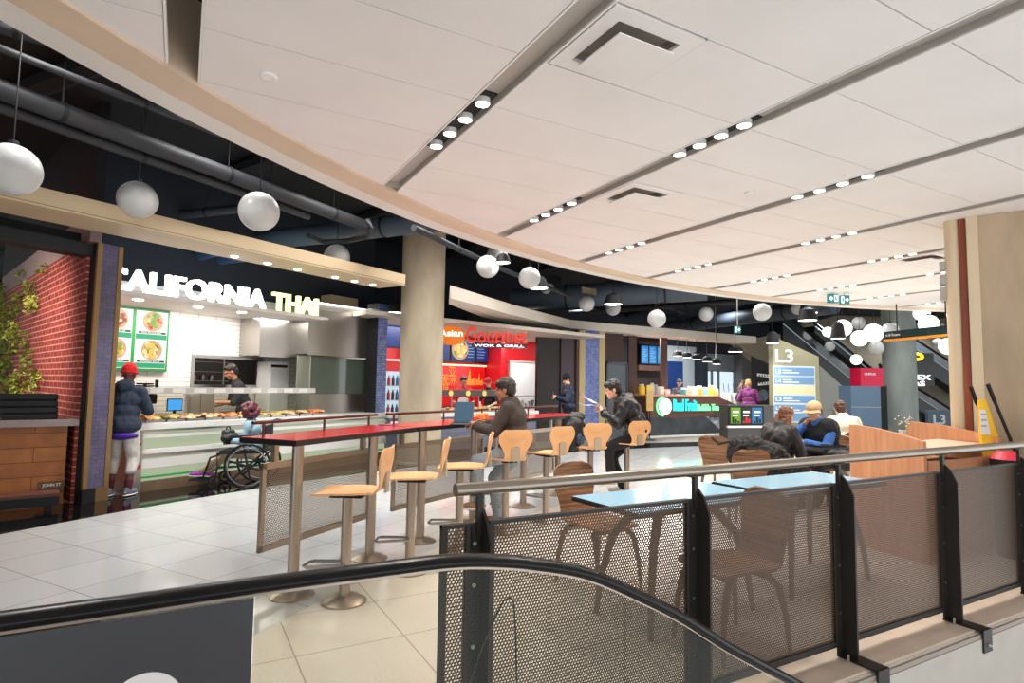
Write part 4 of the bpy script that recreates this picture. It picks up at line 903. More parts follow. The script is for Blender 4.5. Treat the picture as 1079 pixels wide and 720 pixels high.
# things on and behind the counter
o = inF(F1, 'tablet_till', 'tablet till with a blue screen on the Thai counter', 'till', *[F1.px(184, 434, 0.5)[0], 0.50], 0.886)
b = MB(); b.bb(-0.12, 0.12, -0.08, 0.1, 0, 0.06); b.build('base', M('till_grey', (190, 190, 196), 0.4), o, bevel=0.006)
b = MB(); b.wallpoly([(-0.11, 0.12), (0.11, 0.12), (0.11, 0.30), (-0.11, 0.30)], 0.0, 0.015); b.build('housing', m_black, o, smooth=False)
b = MB(); b.bb(-0.10, 0.10, -0.004, 0, 0.135, 0.285); b.build('screen', EM('screen_blue', (60, 140, 210), 1.0), o, smooth=False)
b = MB(); b.cyl((0, 0.01, 0.05), (0, 0.01, 0.14), 0.02, n=10); b.build('stem', m_black, o)
x, _ = F1.px(213, 425, 0.45)
o = inF(F1, 'storage_box', 'tall white plastic container behind the Thai food pans', 'box', x, 0.44, 0.886); b = MB(); b.bb(-0.2, 0.2, 0, 0.16, 0, 0.34); b.build('body', m_white, o, bevel=0.02); b = MB(); b.bb(-0.21, 0.21, -0.01, 0.17, 0.34, 0.365); b.build('lid', M('lid_white', (240, 240, 238), 0.3), o, bevel=0.006)
x, _ = F1.px(157, 420, 0.5)
o = inF(F1, 'card_reader', 'black card terminal on an arm at the left of the Thai counter', 'till', x, 0.5, 0.886); b = MB(); b.cyl((0, 0, 0), (0, 0, 0.25), 0.015, n=10); b.build('arm', m_black, o); b = MB(); b.box((0, -0.02, 0.3), (0.18, 0.05, 0.14)); b.build('terminal', m_blackgloss, o, bevel=0.01); b = MB(); b.lathe([(0, 0), (0.07, 0), (0.07, 0.015), (0, 0.015)], n=16); b.build('foot', m_black, o)
x, z = F1.px(152, 405, 0.4)
o = inF(F1, 'tray_stand', 'black dishes standing on the left end of the food guard shelf', 'tray', x, 0.38, 1.312)
for i in range(3):
    b = MB(); b.lathe([(0, 0.012+i*.03), (0.10, 0.012+i*.03), (0.15-i*.02, 0.035+i*.03), (0.10, 0.02+i*.03), (0, 0.02+i*.03)], (0, 0, 0), 24); b.build('dish', m_black, o)
b = MB(); b.cyl((0, 0, 0.0), (0, 0, 0.08), 0.02); b.bb(0.14, 0.17, -0.02, 0.02, 0, 0.14); b.build('stand', m_black, o)
# stir fry worktop behind + steel hoods
t = inF(F1, 'back_worktop', 'steel worktop with dark base under the pass window', 'counter', 0.3, YB-0.24, 0)
b = MB(); b.bb(0, 2.6, 0, 0.23, 0.9, 0.94); b.build('top', m_steel, t, smooth=False)
b = MB(); b.bb(0.02, 2.58, 0.04, 0.23, 0.0, 0.9); b.build('base_cabinet', M('cab_grey', (110, 108, 104), 0.4, 0.5), t, smooth=False)
fx0, _ = F1.px(283, 400, 0.95); fx1, _ = F1.px(304, 400, 0.95)
t = inF(F1, 'white_fridge', 'tall white upright fridge beside the pass window', 'fridge', fx0, 0.95, 0)
b = MB(); b.bb(0, fx1-fx0, 0, 0.34, 0.0, 1.8); b.build('cabinet', m_white, t, bevel=0.01)
b = MB(); b.bb(0.02, fx1-fx0-0.02, -0.025, 0, 0.2, 1.66); b.build('door', M('fridge_door', (226, 228, 230), 0.3), t, bevel=0.006)
b = MB(); b.bb(0.04, fx1-fx0-0.04, -0.006, 0.0, 1.70, 1.75); b.build('grille', m_black, t, smooth=False)
def hood(label, xp0, xp1, y, z0p, z1p, dep):
    x0, zt_ = F1.px(xp0, z1p[1], y); x1, zb = F1.px(xp1, z0p[1], y); _, zt_ = F1.px(z1p[0], z1p[1], y); _, zb = F1.px(z0p[0], z0p[1], y)
    t = inF(F1, 'extractor_hood', label, 'hood', x0, y, 0, 'steel extractor hoods'); w = x1-x0
    b = MB(); b.bb(0, w, 0, dep, zb, zt_); b.build('canopy', m_steel, t, bevel=0.004)
    b = MB(); b.bb(-0.006, w+0.006, -0.012, 0.0, zb-0.02, zb+0.02); b.build('bottom_lip', m_steel, t, smooth=False)
    b = MB(); b.bb(-0.004, w+0.004, -0.006, 0, zt_-0.13, zt_-0.125); b.build('seam', m_slot, t, smooth=False); return t, w, zb
hood('smaller steel hood with warm reflections under the green letters', 275, 328, 0.72, (300, 376), (300, 331), 0.56)
h2, hw, hb = hood('large steel extractor hood at the right end of the Thai stall', 326, 397, 0.40, (360, 375), (360, 322), 0.88)
gx0, gz1 = F1.px(328, 380, 0.5); gx1, gz0 = F1.px(397, 415, 0.5)
t = inF(F1, 'grill_screen', 'greenish glass splash screen with steel apron below the large hood', 'screen', gx0, 0.52, 0)
b = MB(); b.bb(0, gx1-gx0, 0, 0.012, gz0, hb-0.04); b.build('glass', M('dark_glass', (92, 104, 94), 0.08, spec=0.8), t, smooth=False)
b = MB(); b.bb(-0.28, 0.0, 0.0, 0.014, 0.86, hb-0.04); b.build('side_glass', M('pale_glass', (150, 156, 140), 0.1, spec=0.8), t, smooth=False)
b = MB(); b.bb(0, gx1-gx0, -0.01, 0.02, 0.886, gz0); b.build('apron', m_steel, t, smooth=False)
for x in (0, gx1-gx0):
    b = MB(); b.cyl((x, 0, 0.886), (x, 0, hb-0.03), 0.014, n=10); b.build('upright', m_steel, t)
x, z = F1.px(349, 318, 1.0); x2, z2 = F1.px(378, 303, 1.0)
t = inF(F1, 'air_unit', 'tan box air unit hanging above the large steel hood', 'vent', x, 1.0, 0); b = MB(); b.bb(0, x2-x, 0, 0.5, 2.93, 3.18); b.build('body', m_tan, t, bevel=0.01); b = MB(); b.bb(0.03, x2-x-0.03, -0.008, 0, 2.94, 2.96); b.build('grille', m_white, t, smooth=False)
x, _ = F1.px(401, 400, 0.1)
t = inF(F1, 'tiled_post', 'slim blue tiled post at the right end of the Thai stall, beside the column', 'post', x-0.11, 0.1, 0)
b = MB(); b.bb(0, 0.26, 0.006, 0.3, 0, 3.0); b.build('core', m_black, t, smooth=False)
m_tileblue = bricks('pillar_blue_tile', (88, 106, 176), (124, 138, 194), (70, 82, 140), 0.10, 0.05, 0.004, 0.2, 0.5, 'xz', 0, (0, 0, 0), 0.15, speck=(0.3, 7))
b = MB(); b.bb(0, 0.26, 0, 0.006, 0, 3.0); b.build('tile_face', m_tileblue, t, smooth=False)
for px, py, px2, py2, lb in ((135, 290, 200, 262, 'blue lit duct above the start of the white letters'), (160, 283, 230, 268, 'second blue lit duct crossing above the letters')):
    pipe([AZ(px, py, 3.5), AZ(px2+30, py2+2, 3.5)], 0.09, lb, 'duct', M('duct_bluelit', (50, 74, 104), 0.4), 1, 'blue lit ducts')  # blue glow of the sign light put into the duct colour
# drinks fridge behind the column
q = AD(411, 390, 13.3)
t = thing('drinks_fridge', 'lit drinks fridge with bottles between the blue post and the column', 'fridge', (q.x, q.y, 0), R_(15))
b = MB(); b.bb(-0.6, 0.6, 0.0, 0.6, 0, 2.0); b.build('cabinet', m_white, t, smooth=False)
b = MB(); b.bb(-0.55, 0.55, -0.01, 0, 0.55, 1.85); b.build('lit_interior', EM('fridge_light', (214, 236, 250), 0.4), t, smooth=False)
b = MB(); b.bb(-0.6, 0.6, -0.02, 0, 1.72, 1.95); b.build('red_header', M('fridge_red', (200, 34, 40), 0.4), t, smooth=False)
for z in (0.75, 1.08, 1.4):
    b = MB(); b.bb(-0.55, 0.55, -0.12, 0, z-0.015, z); b.build('shelf_board', m_steel, t, smooth=False)
for z in (0.75, 1.08, 1.4):
    for i in range(10):
        o = MB().lathe([(0, 0), (0.035, 0), (0.035, 0.15), (0.015, 0.19), (0.015, 0.23), (0, 0.23)], n=10).build('drink_bottle', [M('bottle_blue', (60, 90, 150), 0.3), M('bottle_red', (170, 50, 50), 0.3), M('bottle_dark', (60, 50, 60), 0.3)][i % 3]); o.matrix_world = Matrix.Translation((q.x, q.y, 0)) @ Matrix.Rotation(R_(15), 4, 'Z') @ Matrix.Translation((-0.5+i*0.11, -0.06, z)); tag(o, 'small bottle on a shelf of the lit drinks fridge', 'bottle', 'bottles in the drinks fridge')
q2 = AD(412, 350, 13.0); t = thing('menu_screen', 'blue menu screen partly hidden at the left of the concrete column', 'screen', (q2.x, q2.y, q2.z), R_(13)); b = MB(); b.bb(-0.6, 0.6, 0, 0.05, -0.35, 0.35); b.build('frame', m_black, t, smooth=False); b = MB(); b.bb(-0.57, 0.57, -0.006, 0, -0.32, 0.32); b.build('display', EM('screen_navy', (30, 62, 140), 0.35), t, smooth=False)
# ------------------------------------------------------------------ red wok stall
F2 = Frame((3.2, 10.98), 13)
m_redw = M('red_wall', (196, 22, 34), 0.35, var=0.06, scale=2)
setwall(F2, 'wall_red', m_redw, -0.9, 6.9, 2.6, 2.72, 0, 2.72)
setwall(F2, 'wall_red_side', m_redw, 4.75, 4.87, 1.9, 2.6, 0, 2.72)
setwall(F2, 'ceiling_wok', M('wok_soffit', (206, 196, 182), 0.6), -0.3, 6.6, -0.1, 2.6, 2.72, 2.80)
setwall(F2, 'wall_void', M('navy_dark', (16, 22, 32), 0.8), -1.2, 8, 2.8, 2.9, 3.0, 4.9)
t = inF(F2, 'wok_counter', 'white and grey service counter of the red wok stall behind the laptop', 'counter')
b = MB(); b.bb(0.35, 4.3, 0, 0.8, 0.78, 0.86); b.build('top_slab', m_cwhite, t, smooth=False)
b = MB(); b.bb(0.37, 4.28, 0.06, 0.78, 0.1, 0.78); b.build('body', bricks('wok_front', (110, 114, 134), (98, 102, 122), (70, 72, 86), 0.5, 0.22, 0.004, 0.3, 0.5, 'xz'), t, smooth=False)
b = MB(); b.bb(0.37, 4.28, 0.08, 0.78, 0, 0.1); b.build('plinth', m_black, t, smooth=False)
b = MB(); b.bb(0.37, 4.28, 0.04, 0.06, 0.64, 0.72); b.build('lit_strip', EM('strip_pink', (240, 214, 210), 0.6), t, smooth=False)
t = inF(F2, 'sneeze_guard', 'steel food guard with yellow tags at the red wok stall', 'shelf')
b = MB(); b.bb(1.2, 3.6, 0.25, 0.55, 1.31, 1.33); b.build('shelf_plate', m_steel, t, smooth=False)
b = MB(); b.bb(1.2, 3.6, 0.24, 0.25, 1.2, 1.33); b.build('front_lip', M('lip_dark', (70, 60, 52), 0.3), t, smooth=False)
for i in range(5):
    b = MB(); b.cyl((1.45+i*0.46, 0.236, 1.26), (1.45+i*0.46, 0.24, 1.26), 0.06, n=16); b.build('yellow_tag', M('tag_yellow', (244, 214, 120), 0.4), t, smooth=False)
for x in (1.25, 2.05, 2.8, 3.55):
    b = MB(); b.cyl((x, 0.4, 0.86), (x, 0.4, 1.31), 0.012, n=10); b.build('support', m_steel, t)
foodpans(F2, 9, 1.1, 0.3, 0.42, 0.862, 'on the wok stall counter', 'food pans of the wok stall')
# wok sign
_q = AD(460, 356, 12.3); FS = Frame(_q, -25)
sx = lambda px, py, y=0.0: FS.px(px, py, y)
t = inF(FS, 'stall_sign', 'red raised letters Gourmet over a black strip reading WOK & GRILL, with an orange oval', 'sign')
gx0, gz0 = sx(490.5, 361.3); gx1, gz1 = sx(556, 346); gz1 = sx(500, 344.6)[1]
m_rl = EM('letter_red', (236, 50, 28), 0.45)
kx0, kz1 = sx(497, 361.3); kx1, _ = sx(555, 366); kz0 = sx(510, 366.3)[1]
tt = text_bm('Gourmet', 0.3, 0.07, 0.02); bmfit(tt, gx0, gx1, kz1, gz1, 0.03); tt.build('red_letters', m_rl, t, smooth=False)
b = MB(); b.bb(kx0, kx1, 0.03, 0.10, kz0, kz1-0.005); b.build('black_strip', m_blackgloss, t, smooth=False)
tt = text_bm('WOK & GRILL', 0.1, 0.01, 0.03); bmfit(tt, kx0+0.05, kx1-0.05, kz0+0.018, kz1-0.024, 0.022); tt.build('white_letters', EM('letter_bright', (255, 255, 255), 0.9), t, smooth=False)
ox, oz = sx(475, 353.5); b = MB(); b.ell((ox, 0.08, oz), (0.30, 0.05, 0.20), n=32, m=16); b.build('orange_oval', EM('oval_orange', (240, 120, 24), 0.45), t)
tt = text_bm('Asian', 0.16, 0.02, 0.02); bmfit(tt, ox-0.24, ox+0.25, oz-0.02, oz+0.12, 0.015); tt.build('oval_letters', EM('letter_cream', (255, 246, 220), 1.2), t, smooth=False)
b = MB(); b.bb(gx0-0.1, kx1, 0.10, 0.13, kz1+0.04, kz1+0.07); b.build('support_rail', m_slot, t, smooth=False)
# wok menus
for i, (pa, pb, lb) in enumerate(((462, 473, 'left blue food menu screen under the orange oval'), (474.5, 500, 'blue menu screen with a plate picture, middle of the wok stall'), (500.5, 513.5, 'narrow blue text menu screen, right of the wok plate picture'))):
    xa_, za = F2.px(pa, 358, 2.45); xb_, zb_ = F2.px(pb, 384.5, 2.45)
    if i == 0: xa_ -= 1.0
    t = inF(F2, 'menu_screen', lb, 'screen', xa_, 2.42, 0, 'wok stall menu screens'); W = xb_-xa_; za = 2.66; zb_ = 2.02
    b = MB(); b.bb(0, W, 0, 0.06, zb_, za); b.build('frame', m_blackgloss, t, smooth=False)
    b = MB(); b.bb(0.03, W-0.02, -0.006, 0, zb_+0.04, za-0.03); b.build('display', EM('wok_blue', (18, 50, 120), 0.35), t, smooth=False)
    if i < 2: dish(t, W*(0.6 if i == 0 else 0.36), (za+zb_)/2+0.02, 0.27, -0.007, 21+i)
    b = MB()
    for j in range(6):
        x0 = W*(0.15 if i != 1 else 0.68); b.bb(x0, x0+W*(0.28 if i == 1 else 0.6)*(1-0.1*(j % 3)), -0.009, -0.006, za-0.12-j*0.075, za-0.10-j*0.075)
    o = b.build('menu_lines', EM('menu_text', (120, 160, 220), 0.5), t, smooth=False)
# golden brush characters and lit band on the red wall
t = inF(F2, 'wall_panel', 'glossy red panel with golden characters and flame shapes behind the wok counter', 'panel', 0, 2.5, 0)
b = MB(); b.bb(1.5, 4.7, 0, 0.08, 0.9, 1.93); b.build('panel', M('panel_red', (214, 26, 30), 0.15), t, smooth=False)
b = MB(); b.bb(1.5, 4.7, -0.06, 0.0, 1.93, 1.97); b.build('lit_strip', EM('strip_warm', (255, 190, 140), 1.6), t, smooth=False)
m_gold = M('gold_paint', (240, 150, 60), 0.4)
for ch, px, py, s in (('美', 468.5, 399, 0.26), ('食', 469.5, 407, 0.24), ('亚', 476.5, 391.5, 0.24), ('洲', 476.5, 401, 0.26)):
    x, z = F2.px(px, py, 2.5)
    try:
        tt = text_bm(ch, 0.2, 0.004, 0.0)
        if len(tt.bm.verts) > 3: bmfit(tt, x-s/2, x+s/2, z-s/2, z+s/2, -0.004); tt.build('gold_character', m_gold, t, smooth=False)
    except Exception: pass
for px, py, s in ((495, 398, 0.34), (505, 400, 0.26)):
    x, z = F2.px(px, py, 2.5); b = MB()
    b.wallpoly([(x-s*.5, z-s*.6), (x+s*.5, z-s*.6), (x+s*.42, z), (x+s*.1, z-s*.2), (x, z+s*.7), (x-s*.2, z-s*.1), (x-s*.45, z+s*.1)], -0.004, 0.0); b.build('flame_shape', m_gold, t, smooth=False)
# white door in the red wall
dx0, dz1 = F2.px(537.5, 382, 2.55); dx1, _ = F2.px(565, 384, 2.55)
for nm, mt, args in (('door_1', M('door_white', (236, 238, 240), 0.4), (dx0, dx1, 2.53, 2.6, 0, dz1)),): setwall(F2, nm, mt, *args)
o = MB(); o.bb(dx0-0.06, dx0, 2.5, 2.6, 0, dz1+0.06); o.bb(dx1, dx1+0.06, 2.5, 2.6, 0, dz1+0.06); o.bb(dx0, dx1, 2.5, 2.6, dz1, dz1+0.06)
o = struct(o.build('trim_7', m_slot, smooth=False)); o.location = F2.w(0, 0); o.rotation_euler = (0, 0, F2.a)
t = inF(F2, 'cup_shelf', 'steel table with stacked white cups in front of the white door', 'shelf', F2.px(553, 430, 1.6)[0], 1.6, 0)
for z in (0.86, 1.18):
    b = MB(); b.bb(-0.45, 0.45, -0.2, 0.2, z-0.02, z); b.build('shelf_board', m_steel, t, smooth=False)
for x in (-0.43, 0.43):
    b = MB(); b.bb(x-0.02, x+0.02, -0.02, 0.02, 0, 1.4); b.build('leg', m_steel, t, smooth=False)
for i in range(7):
    o = MB().lathe([(0, 0), (0.03, 0), (0.042, 0.12+0.04*(i % 3)), (0, 0.12+0.04*(i % 3))], n=12).build('cup_stack', m_white); o.matrix_world = Matrix.Translation(F2.w(F2.px(553, 430, 1.6)[0]-0.36+i*0.12, 1.55, 0.86)) ; tag(o, 'stack of white cups on the steel table by the white door', 'cups', 'white cup stacks')
# ------------------------------------------------------------------ dark walls, tiled pillar, fruit bar
F3 = Frame((8.3, 13.2), 0)
def X3(px, y=0.0, py=400): return F3.px(px, py, y)[0]
m_slat = bricks('dark_slats', (44, 36, 34), (38, 31, 29), (18, 15, 14), 0.05, 4.0, 0.006, 0.5, 0.0, 'xz', bump=0.3)
m_wine = bricks('wine_panel', (60, 36, 50), (54, 32, 46), (34, 22, 30), 0.6, 0.9, 0.004, 0.3, 0.0, 'xz', bump=0.2)
m_brownw = bricks('brown_panel', (74, 46, 38), (66, 40, 33), (40, 24, 20), 0.03, 5.0, 0.003, 0.5, 0.0, 'xz', bump=0.2)
m_brown = M('brown_post', (76, 50, 42), 0.5, var=0.1, scale=4)
setwall(F3, 'wall_slats', m_slat, X3(566), X3(590), 0.0, 0.1, 0, 2.97)
setwall(F3, 'wall_wine', m_wine, X3(590), X3(606), -0.05, 0.1, 0, 2.97)
setwall(F3, 'wall_brown', m_brownw, X3(634), X3(662.5), 0.25, 0.35, 0, 2.97)
xa, xb = X3(605), X3(634.5); pw = xb-xa
t = inF(F3, 'tiled_pillar', 'wide pillar of blue tile between beige bands, right of the red stall', 'pillar', xa, -0.12, 0)
b = MB(); b.bb(0, pw, 0.006, 0.6, 0, 2.97); b.build('core', m_brown, t, smooth=False)
m_beige = M('pillar_beige', (186, 166, 120), 0.45, var=0.06, scale=3)
b = MB(); b.bb(0.08, 0.28*pw, -0.012, 0.006, 0, 2.97); b.build('beige_band', m_beige, t, smooth=False)
b = MB(); b.bb(0.78*pw, pw, -0.012, 0.006, 0, 2.97); b.build('beige_band', m_beige, t, smooth=False)
b = MB(); b.bb(0.28*pw, 0.78*pw, 0.0, 0.006, 0, 2.97); b.build('blue_tiles', m_tileblue, t, smooth=False)
gx0, gx1 = F3.px(637.5, 400, 0.25)[0], F3.px(660, 400, 0.25)[0]
m_gdoor = M('door_grey', (92, 100, 108), 0.45)
setwall(F3, 'door_2', m_gdoor, gx0+0.05, gx1-0.05, 0.2, 0.25, 0, 2.1)
o = MB(); o.bb(gx0, gx0+0.05, 0.17, 0.25, 0, 2.16); o.bb(gx1-0.05, gx1, 0.17, 0.25, 0, 2.16); o.bb(gx0, gx1, 0.17, 0.25, 2.1, 2.16)
o = struct(o.build('trim_8', M('frame_grey', (70, 76, 84), 0.4), smooth=False)); o.location = F3.w(0, 0); o.rotation_euler = (0, 0, 0)
for px0, px1, lb in ((662.5, 671, 'dark brown square post left of the fruit bar screens'), (697, 703.5, 'dark brown square post right of the fruit bar screens')):
    x0, x1 = X3(px0, 0.4), X3(px1, 0.4); t = inF(F3, 'square_post', lb, 'post', x0, 0.4, 0); b = MB(); b.bb(0, x1-x0, 0, 0.07, 0, 2.97); b.build('shaft', m_brown, t, smooth=False); b = MB(); b.bb(-0.01, x1-x0+0.01, -0.01, 0.08, 0, 0.1); b.build('foot_plate', m_black, t, smooth=False)
YR = 2.2
setwall(F3, 'wall_fruit_bar', M('bar_back', (40, 28, 26), 0.6), X3(664, YR), X3(703, YR), YR, YR+0.1, 0, 3.6)
x0, x1 = X3(671, YR-0.2), X3(698, YR-0.2)
t = inF(F3, 'bar_shelf_unit', 'brown frame over the fruit bar holding the blue screens', 'shelf', x0, YR-0.3, 0)
b = MB(); b.bb(0, x1-x0, 0, 0.25, 2.0, 2.18); b.build('lower_rail', m_brown, t, smooth=False); b = MB(); b.bb(0, x1-x0, 0, 0.25, 2.86, 3.0); b.build('upper_rail', m_brown, t, smooth=False)
for i in range(3):
    xs0 = x0+0.04+(x1-x0-0.08)*i/3; w3 = (x1-x0-0.08)/3-0.02
    t = inF(F3, 'menu_screen', ['left blue price screen over the fruit bar', 'middle blue price screen over the fruit bar', 'right blue price screen over the fruit bar'][i], 'screen', xs0, YR-0.36, 0, 'fruit bar price screens')
    b = MB(); b.bb(0, w3, 0, 0.05, 2.22, 2.84); b.build('frame', m_black, t, smooth=False)
    b = MB(); b.bb(0.015, w3-0.015, -0.005, 0, 2.24, 2.82); b.build('display', EM('screen_cyan', (30, 130, 200), 0.45), t, smooth=False)
    b = MB()
    for j in range(9): b.bb(0.06, w3*(0.5+0.35*((j*5+i) % 3)/2), -0.007, -0.005, 2.74-j*0.055, 2.752-j*0.055)
    b.build('price_lines', EM('price_text', (150, 220, 250), 0.5), t, smooth=False)
F4 = Frame((11.75, 13.0), 2)
m_bar = M('bar_brown', (98, 66, 54), 0.45, var=0.08, scale=4); m_stone = M('dark_stone', (58, 64, 68), 0.35, var=0.35, scale=3, bump=0.1)
cx = lambda px, py: F4.px(px, py, 0)
c0 = cx(683, 420)[0]; c1 = cx(757, 420)[0]; c2 = cx(803, 440)[0]
t = inF(F4, 'fruit_bar_counter', 'brown fruit drink counter with dark stone base and a lit green sign band', 'counter')
b = MB(); b.wallpoly([(c0, 0.58), (c1+0.4, 0.58), (c1+2.0, 0.58), (c1+1.6, 0.72), (c1, 1.19), (c0, 1.19)], 0, 0.7); b.build('upper_body', m_bar, t, smooth=False)
b = MB(); b.wallpoly([(c0, 0.06), (c1+0.2, 0.06), (c1-0.6, 0.58), (c0, 0.58)], -0.02, 0.68); b.build('stone_base', m_stone, t, smooth=False)
b = MB(); b.bb(c0, c1+1.5, -0.03, 0.7, 0, 0.06); b.build('plinth', m_cwhite, t, smooth=False)
b = MB(); b.bb(c0-0.02, c1, -0.03, 0.72, 1.19, 1.235); b.build('counter_top', M('bar_top', (206, 150, 122), 0.3), t, smooth=False)
s0x, s0z = cx(693, 436); s1x, s1z = cx(757, 421)
m_gl = EM('sign_green', (120, 245, 160), 1.0); m_cy = EM('sign_cyan', (50, 215, 215), 0.9)
t2 = inF(F4, 'stall_sign', 'lit cyan letters Real Fruit and green letters Bubble Tea with a round lit mark', 'sign', 0, -0.05, 0)
mzc = (s0z+s1z)/2
b = MB(); b.cyl((s0x+0.28, 0.05, mzc), (s0x+0.28, 0.0, mzc), 0.235, n=32); b.build('round_mark', EM('mark_white', (244, 255, 250), 1.1), t2, smooth=False)
b = MB(); b.tube([(s0x+0.20+0.26*math.cos(a), 0.02, mzc+0.27*math.sin(a)) for a in [PI*0.5+PI*i/14 for i in range(15)]], 0.025, 8, up=(0, 1, 0)); b.build('green_crescent', m_gl, t2)
e1x = cx(733.5, 428)[0]; e2x = cx(756.5, 428)[0]
tt = text_bm('Real Fruit', 0.25, 0.05, 0.012); bmfit(tt, s0x+0.62, e1x, mzc-0.14, mzc+0.21, 0.02); tt.build('cyan_letters', m_cy, t2, smooth=False)
tt = text_bm('Bubble Tea', 0.15, 0.05, 0.01); bmfit(tt, e1x+0.03, e2x, mzc-0.14, mzc+0.06, 0.02); tt.build('green_letters', m_gl, t2, smooth=False)
# standing poster
px_, pz_ = F4.px(685, 432, -0.5)
t = inF(F4, 'poster_stand', 'narrow yellow drink poster on a thin stand before the fruit bar', 'sign', px_, -0.5, 0)
_, za = F4.px(685, 406, -0.5); _, zb_ = F4.px(685, 433, -0.5); hw_ = 4.4/FPX*16.6
b = MB(); b.bb(-hw_, hw_, 0, 0.03, zb_, za); b.build('board', M('poster_yellow', (214, 182, 96), 0.4), t, smooth=False)
b = MB(); b.bb(-hw_*0.7, hw_*0.7, -0.006, 0, zb_+0.05, za-0.15); b.build('picture', M('poster_picture', (170, 196, 110), 0.4, col2=(226, 120, 110), scale=9), t, smooth=False)
b = MB(); b.cyl((0, 0.015, 0.02), (0, 0.015, zb_), 0.014, n=8); b.build('stem', m_black, t); b = MB(); b.lathe([(0, 0), (0.16, 0), (0.16, 0.015), (0, 0.03)], n=20); b.build('base', m_black, t)
# things on the fruit bar
random.seed(5)
items = [(676, 'lemon_jar', (236, 190, 40), 0.30, 0.10, 'glass jar of yellow lemons at the left end of the fruit bar'), (687, 'blender_jar', (190, 190, 190), 0.38, 0.07, 'steel blender behind the fruit bar, left'), (691, 'blender_jar', (150, 150, 154), 0.34, 0.06, 'second blender behind the fruit bar'), (696, 'napkin_box', (226, 220, 210), 0.24, 0.09, 'white tilted box on the fruit bar by the blenders'), (702, 'napkin_box', (236, 196, 180), 0.16, 0.10, 'low pinkish box on the fruit bar'), (720, 'syrup_jar', (60, 130, 140), 0.22, 0.09, 'teal jar on the fruit bar counter'), (727, 'syrup_jar', (196, 184, 164), 0.26, 0.10, 'beige jar on the fruit bar counter'), (732, 'syrup_jar', (206, 196, 176), 0.26, 0.08, 'cream jar on the fruit bar counter'), (737, 'syrup_jar', (226, 130, 60), 0.28, 0.10, 'orange jar on the fruit bar counter'), (743, 'syrup_jar', (80, 170, 160), 0.24, 0.09, 'turquoise jar on the fruit bar counter'), (749, 'syrup_jar', (176, 206, 50), 0.30, 0.09, 'lime green jar on the fruit bar counter'), (755, 'syrup_jar', (210, 170, 100), 0.2, 0.08, 'amber jar at the right end of the fruit bar')]
for px, nm, col, hgt, r, lb in items:
    x, _ = F4.px(px, 415, 0.35); o = inF(F4, nm, lb, 'jar' if 'jar' in nm else 'box', x, 0.35, 1.236)
    if nm == 'napkin_box':
        b = MB(); b.box((0, 0, hgt/2), (r*2, r*1.6, hgt)); b.build('body', M('c_%d_%d_%d' % col, col, 0.4), o, bevel=0.01); b = MB(); b.bb(-r*.6, r*.6, -r*.83, -r*.8, hgt*.3, hgt*.7); b.build('label_panel', m_white, o, smooth=False)
    else:
        b = MB(); b.lathe([(0, 0), (r, 0), (r*1.02, hgt*.7), (r*.7, hgt*.85), (r*.7, hgt*.9), (0, hgt*.9)], n=18); b.build('body', M('c_%d_%d_%d' % col, col, 0.3), o); b = MB(); b.lathe([(0, hgt*.9), (r*.75, hgt*.9), (r*.75, hgt), (0, hgt)], n=18); b.build('lid', m_black if nm == 'blender_jar' else m_white, o)
for i, px in enumerate((763, 768, 773, 778, 783)):
    x, _ = F4.px(px, 420, 0.3); o = inF(F4, 'cup_tower', 'tall white stack of cups with a straw at the right end of the fruit bar', 'cups', x, 0.3, 0.75, 'cup stacks of the fruit bar')
    b = MB(); b.lathe([(0, 0), (0.075, 0), (0.09, 0.5+0.05*(i % 2)), (0.05, 0.56), (0, 0.56)], n=14); b.build('cups', m_white, o); b = MB(); b.cyl((0.02, 0, 0.5), (-0.03, 0, 0.85), 0.008, n=6); b.build('straw', m_black, o)
# recycling station
q = AD(786, 440, 15.2)
t = thing('recycling_station', 'dark grey recycling station with green, black and blue square signs', 'bin', (q.x, q.y, 0), R_(-14))
k = 15.2/FPX; hz = 410.3
def rp(x): return (x-786)*k*1.03
def rz_(y): return 1.46-(y-hz)*k
b = MB(); b.bb(rp(764.5), rp(820), 0, 0.35, 0, rz_(428)); b.build('body', M('station_grey', (74, 70, 68), 0.5), t, smooth=False)
b = MB(); b.bb(rp(765), rp(807), -0.02, 0, rz_(449), rz_(429)); b.build('sign_board', m_black, t, smooth=False)
for xa_, xb_, nm, mt, tx in ((767.5, 779, 'green_sign', EM('rec_green', (130, 195, 30), 0.3), m_white), (780, 791.5, 'black_sign', M('rec_black', (20, 20, 22), 0.4), EM('rec_pale', (240, 230, 226), 0.8)), (792.5, 804.5, 'blue_sign', EM('rec_blue', (50, 140, 210), 0.3), m_white)):
    b = MB(); b.bb(rp(xa_), rp(xb_), -0.03, -0.02, rz_(447), rz_(430.5)); b.build(nm, mt, t, smooth=False)
    b = MB(); b.bb(rp(xa_+2), rp(xb_-2), -0.034, -0.03, rz_(436), rz_(434)); b.bb(rp(xa_+2), rp(xb_-3), -0.034, -0.03, rz_(439.4), rz_(438)); b.build('sign_lines', tx, t, smooth=False)
    b = MB(); w3 = rp(xb_)-rp(xa_); 
    for j in range(3): b.bb(rp(xa_)+w3*(0.12+0.28*j), rp(xa_)+w3*(0.32+0.28*j), -0.034, -0.03, rz_(446.6), rz_(446.6)+0.05+0.05*((j*2+int(xa_)) % 3))
    b.build('sign_pictogram', m_black if 'black' not in nm else m_redw, t, smooth=False)
b = MB(); b.bb(rp(763), rp(812), -0.06, 0, rz_(451.5), rz_(449.5)); b.build('ledge', m_white, t, smooth=False)
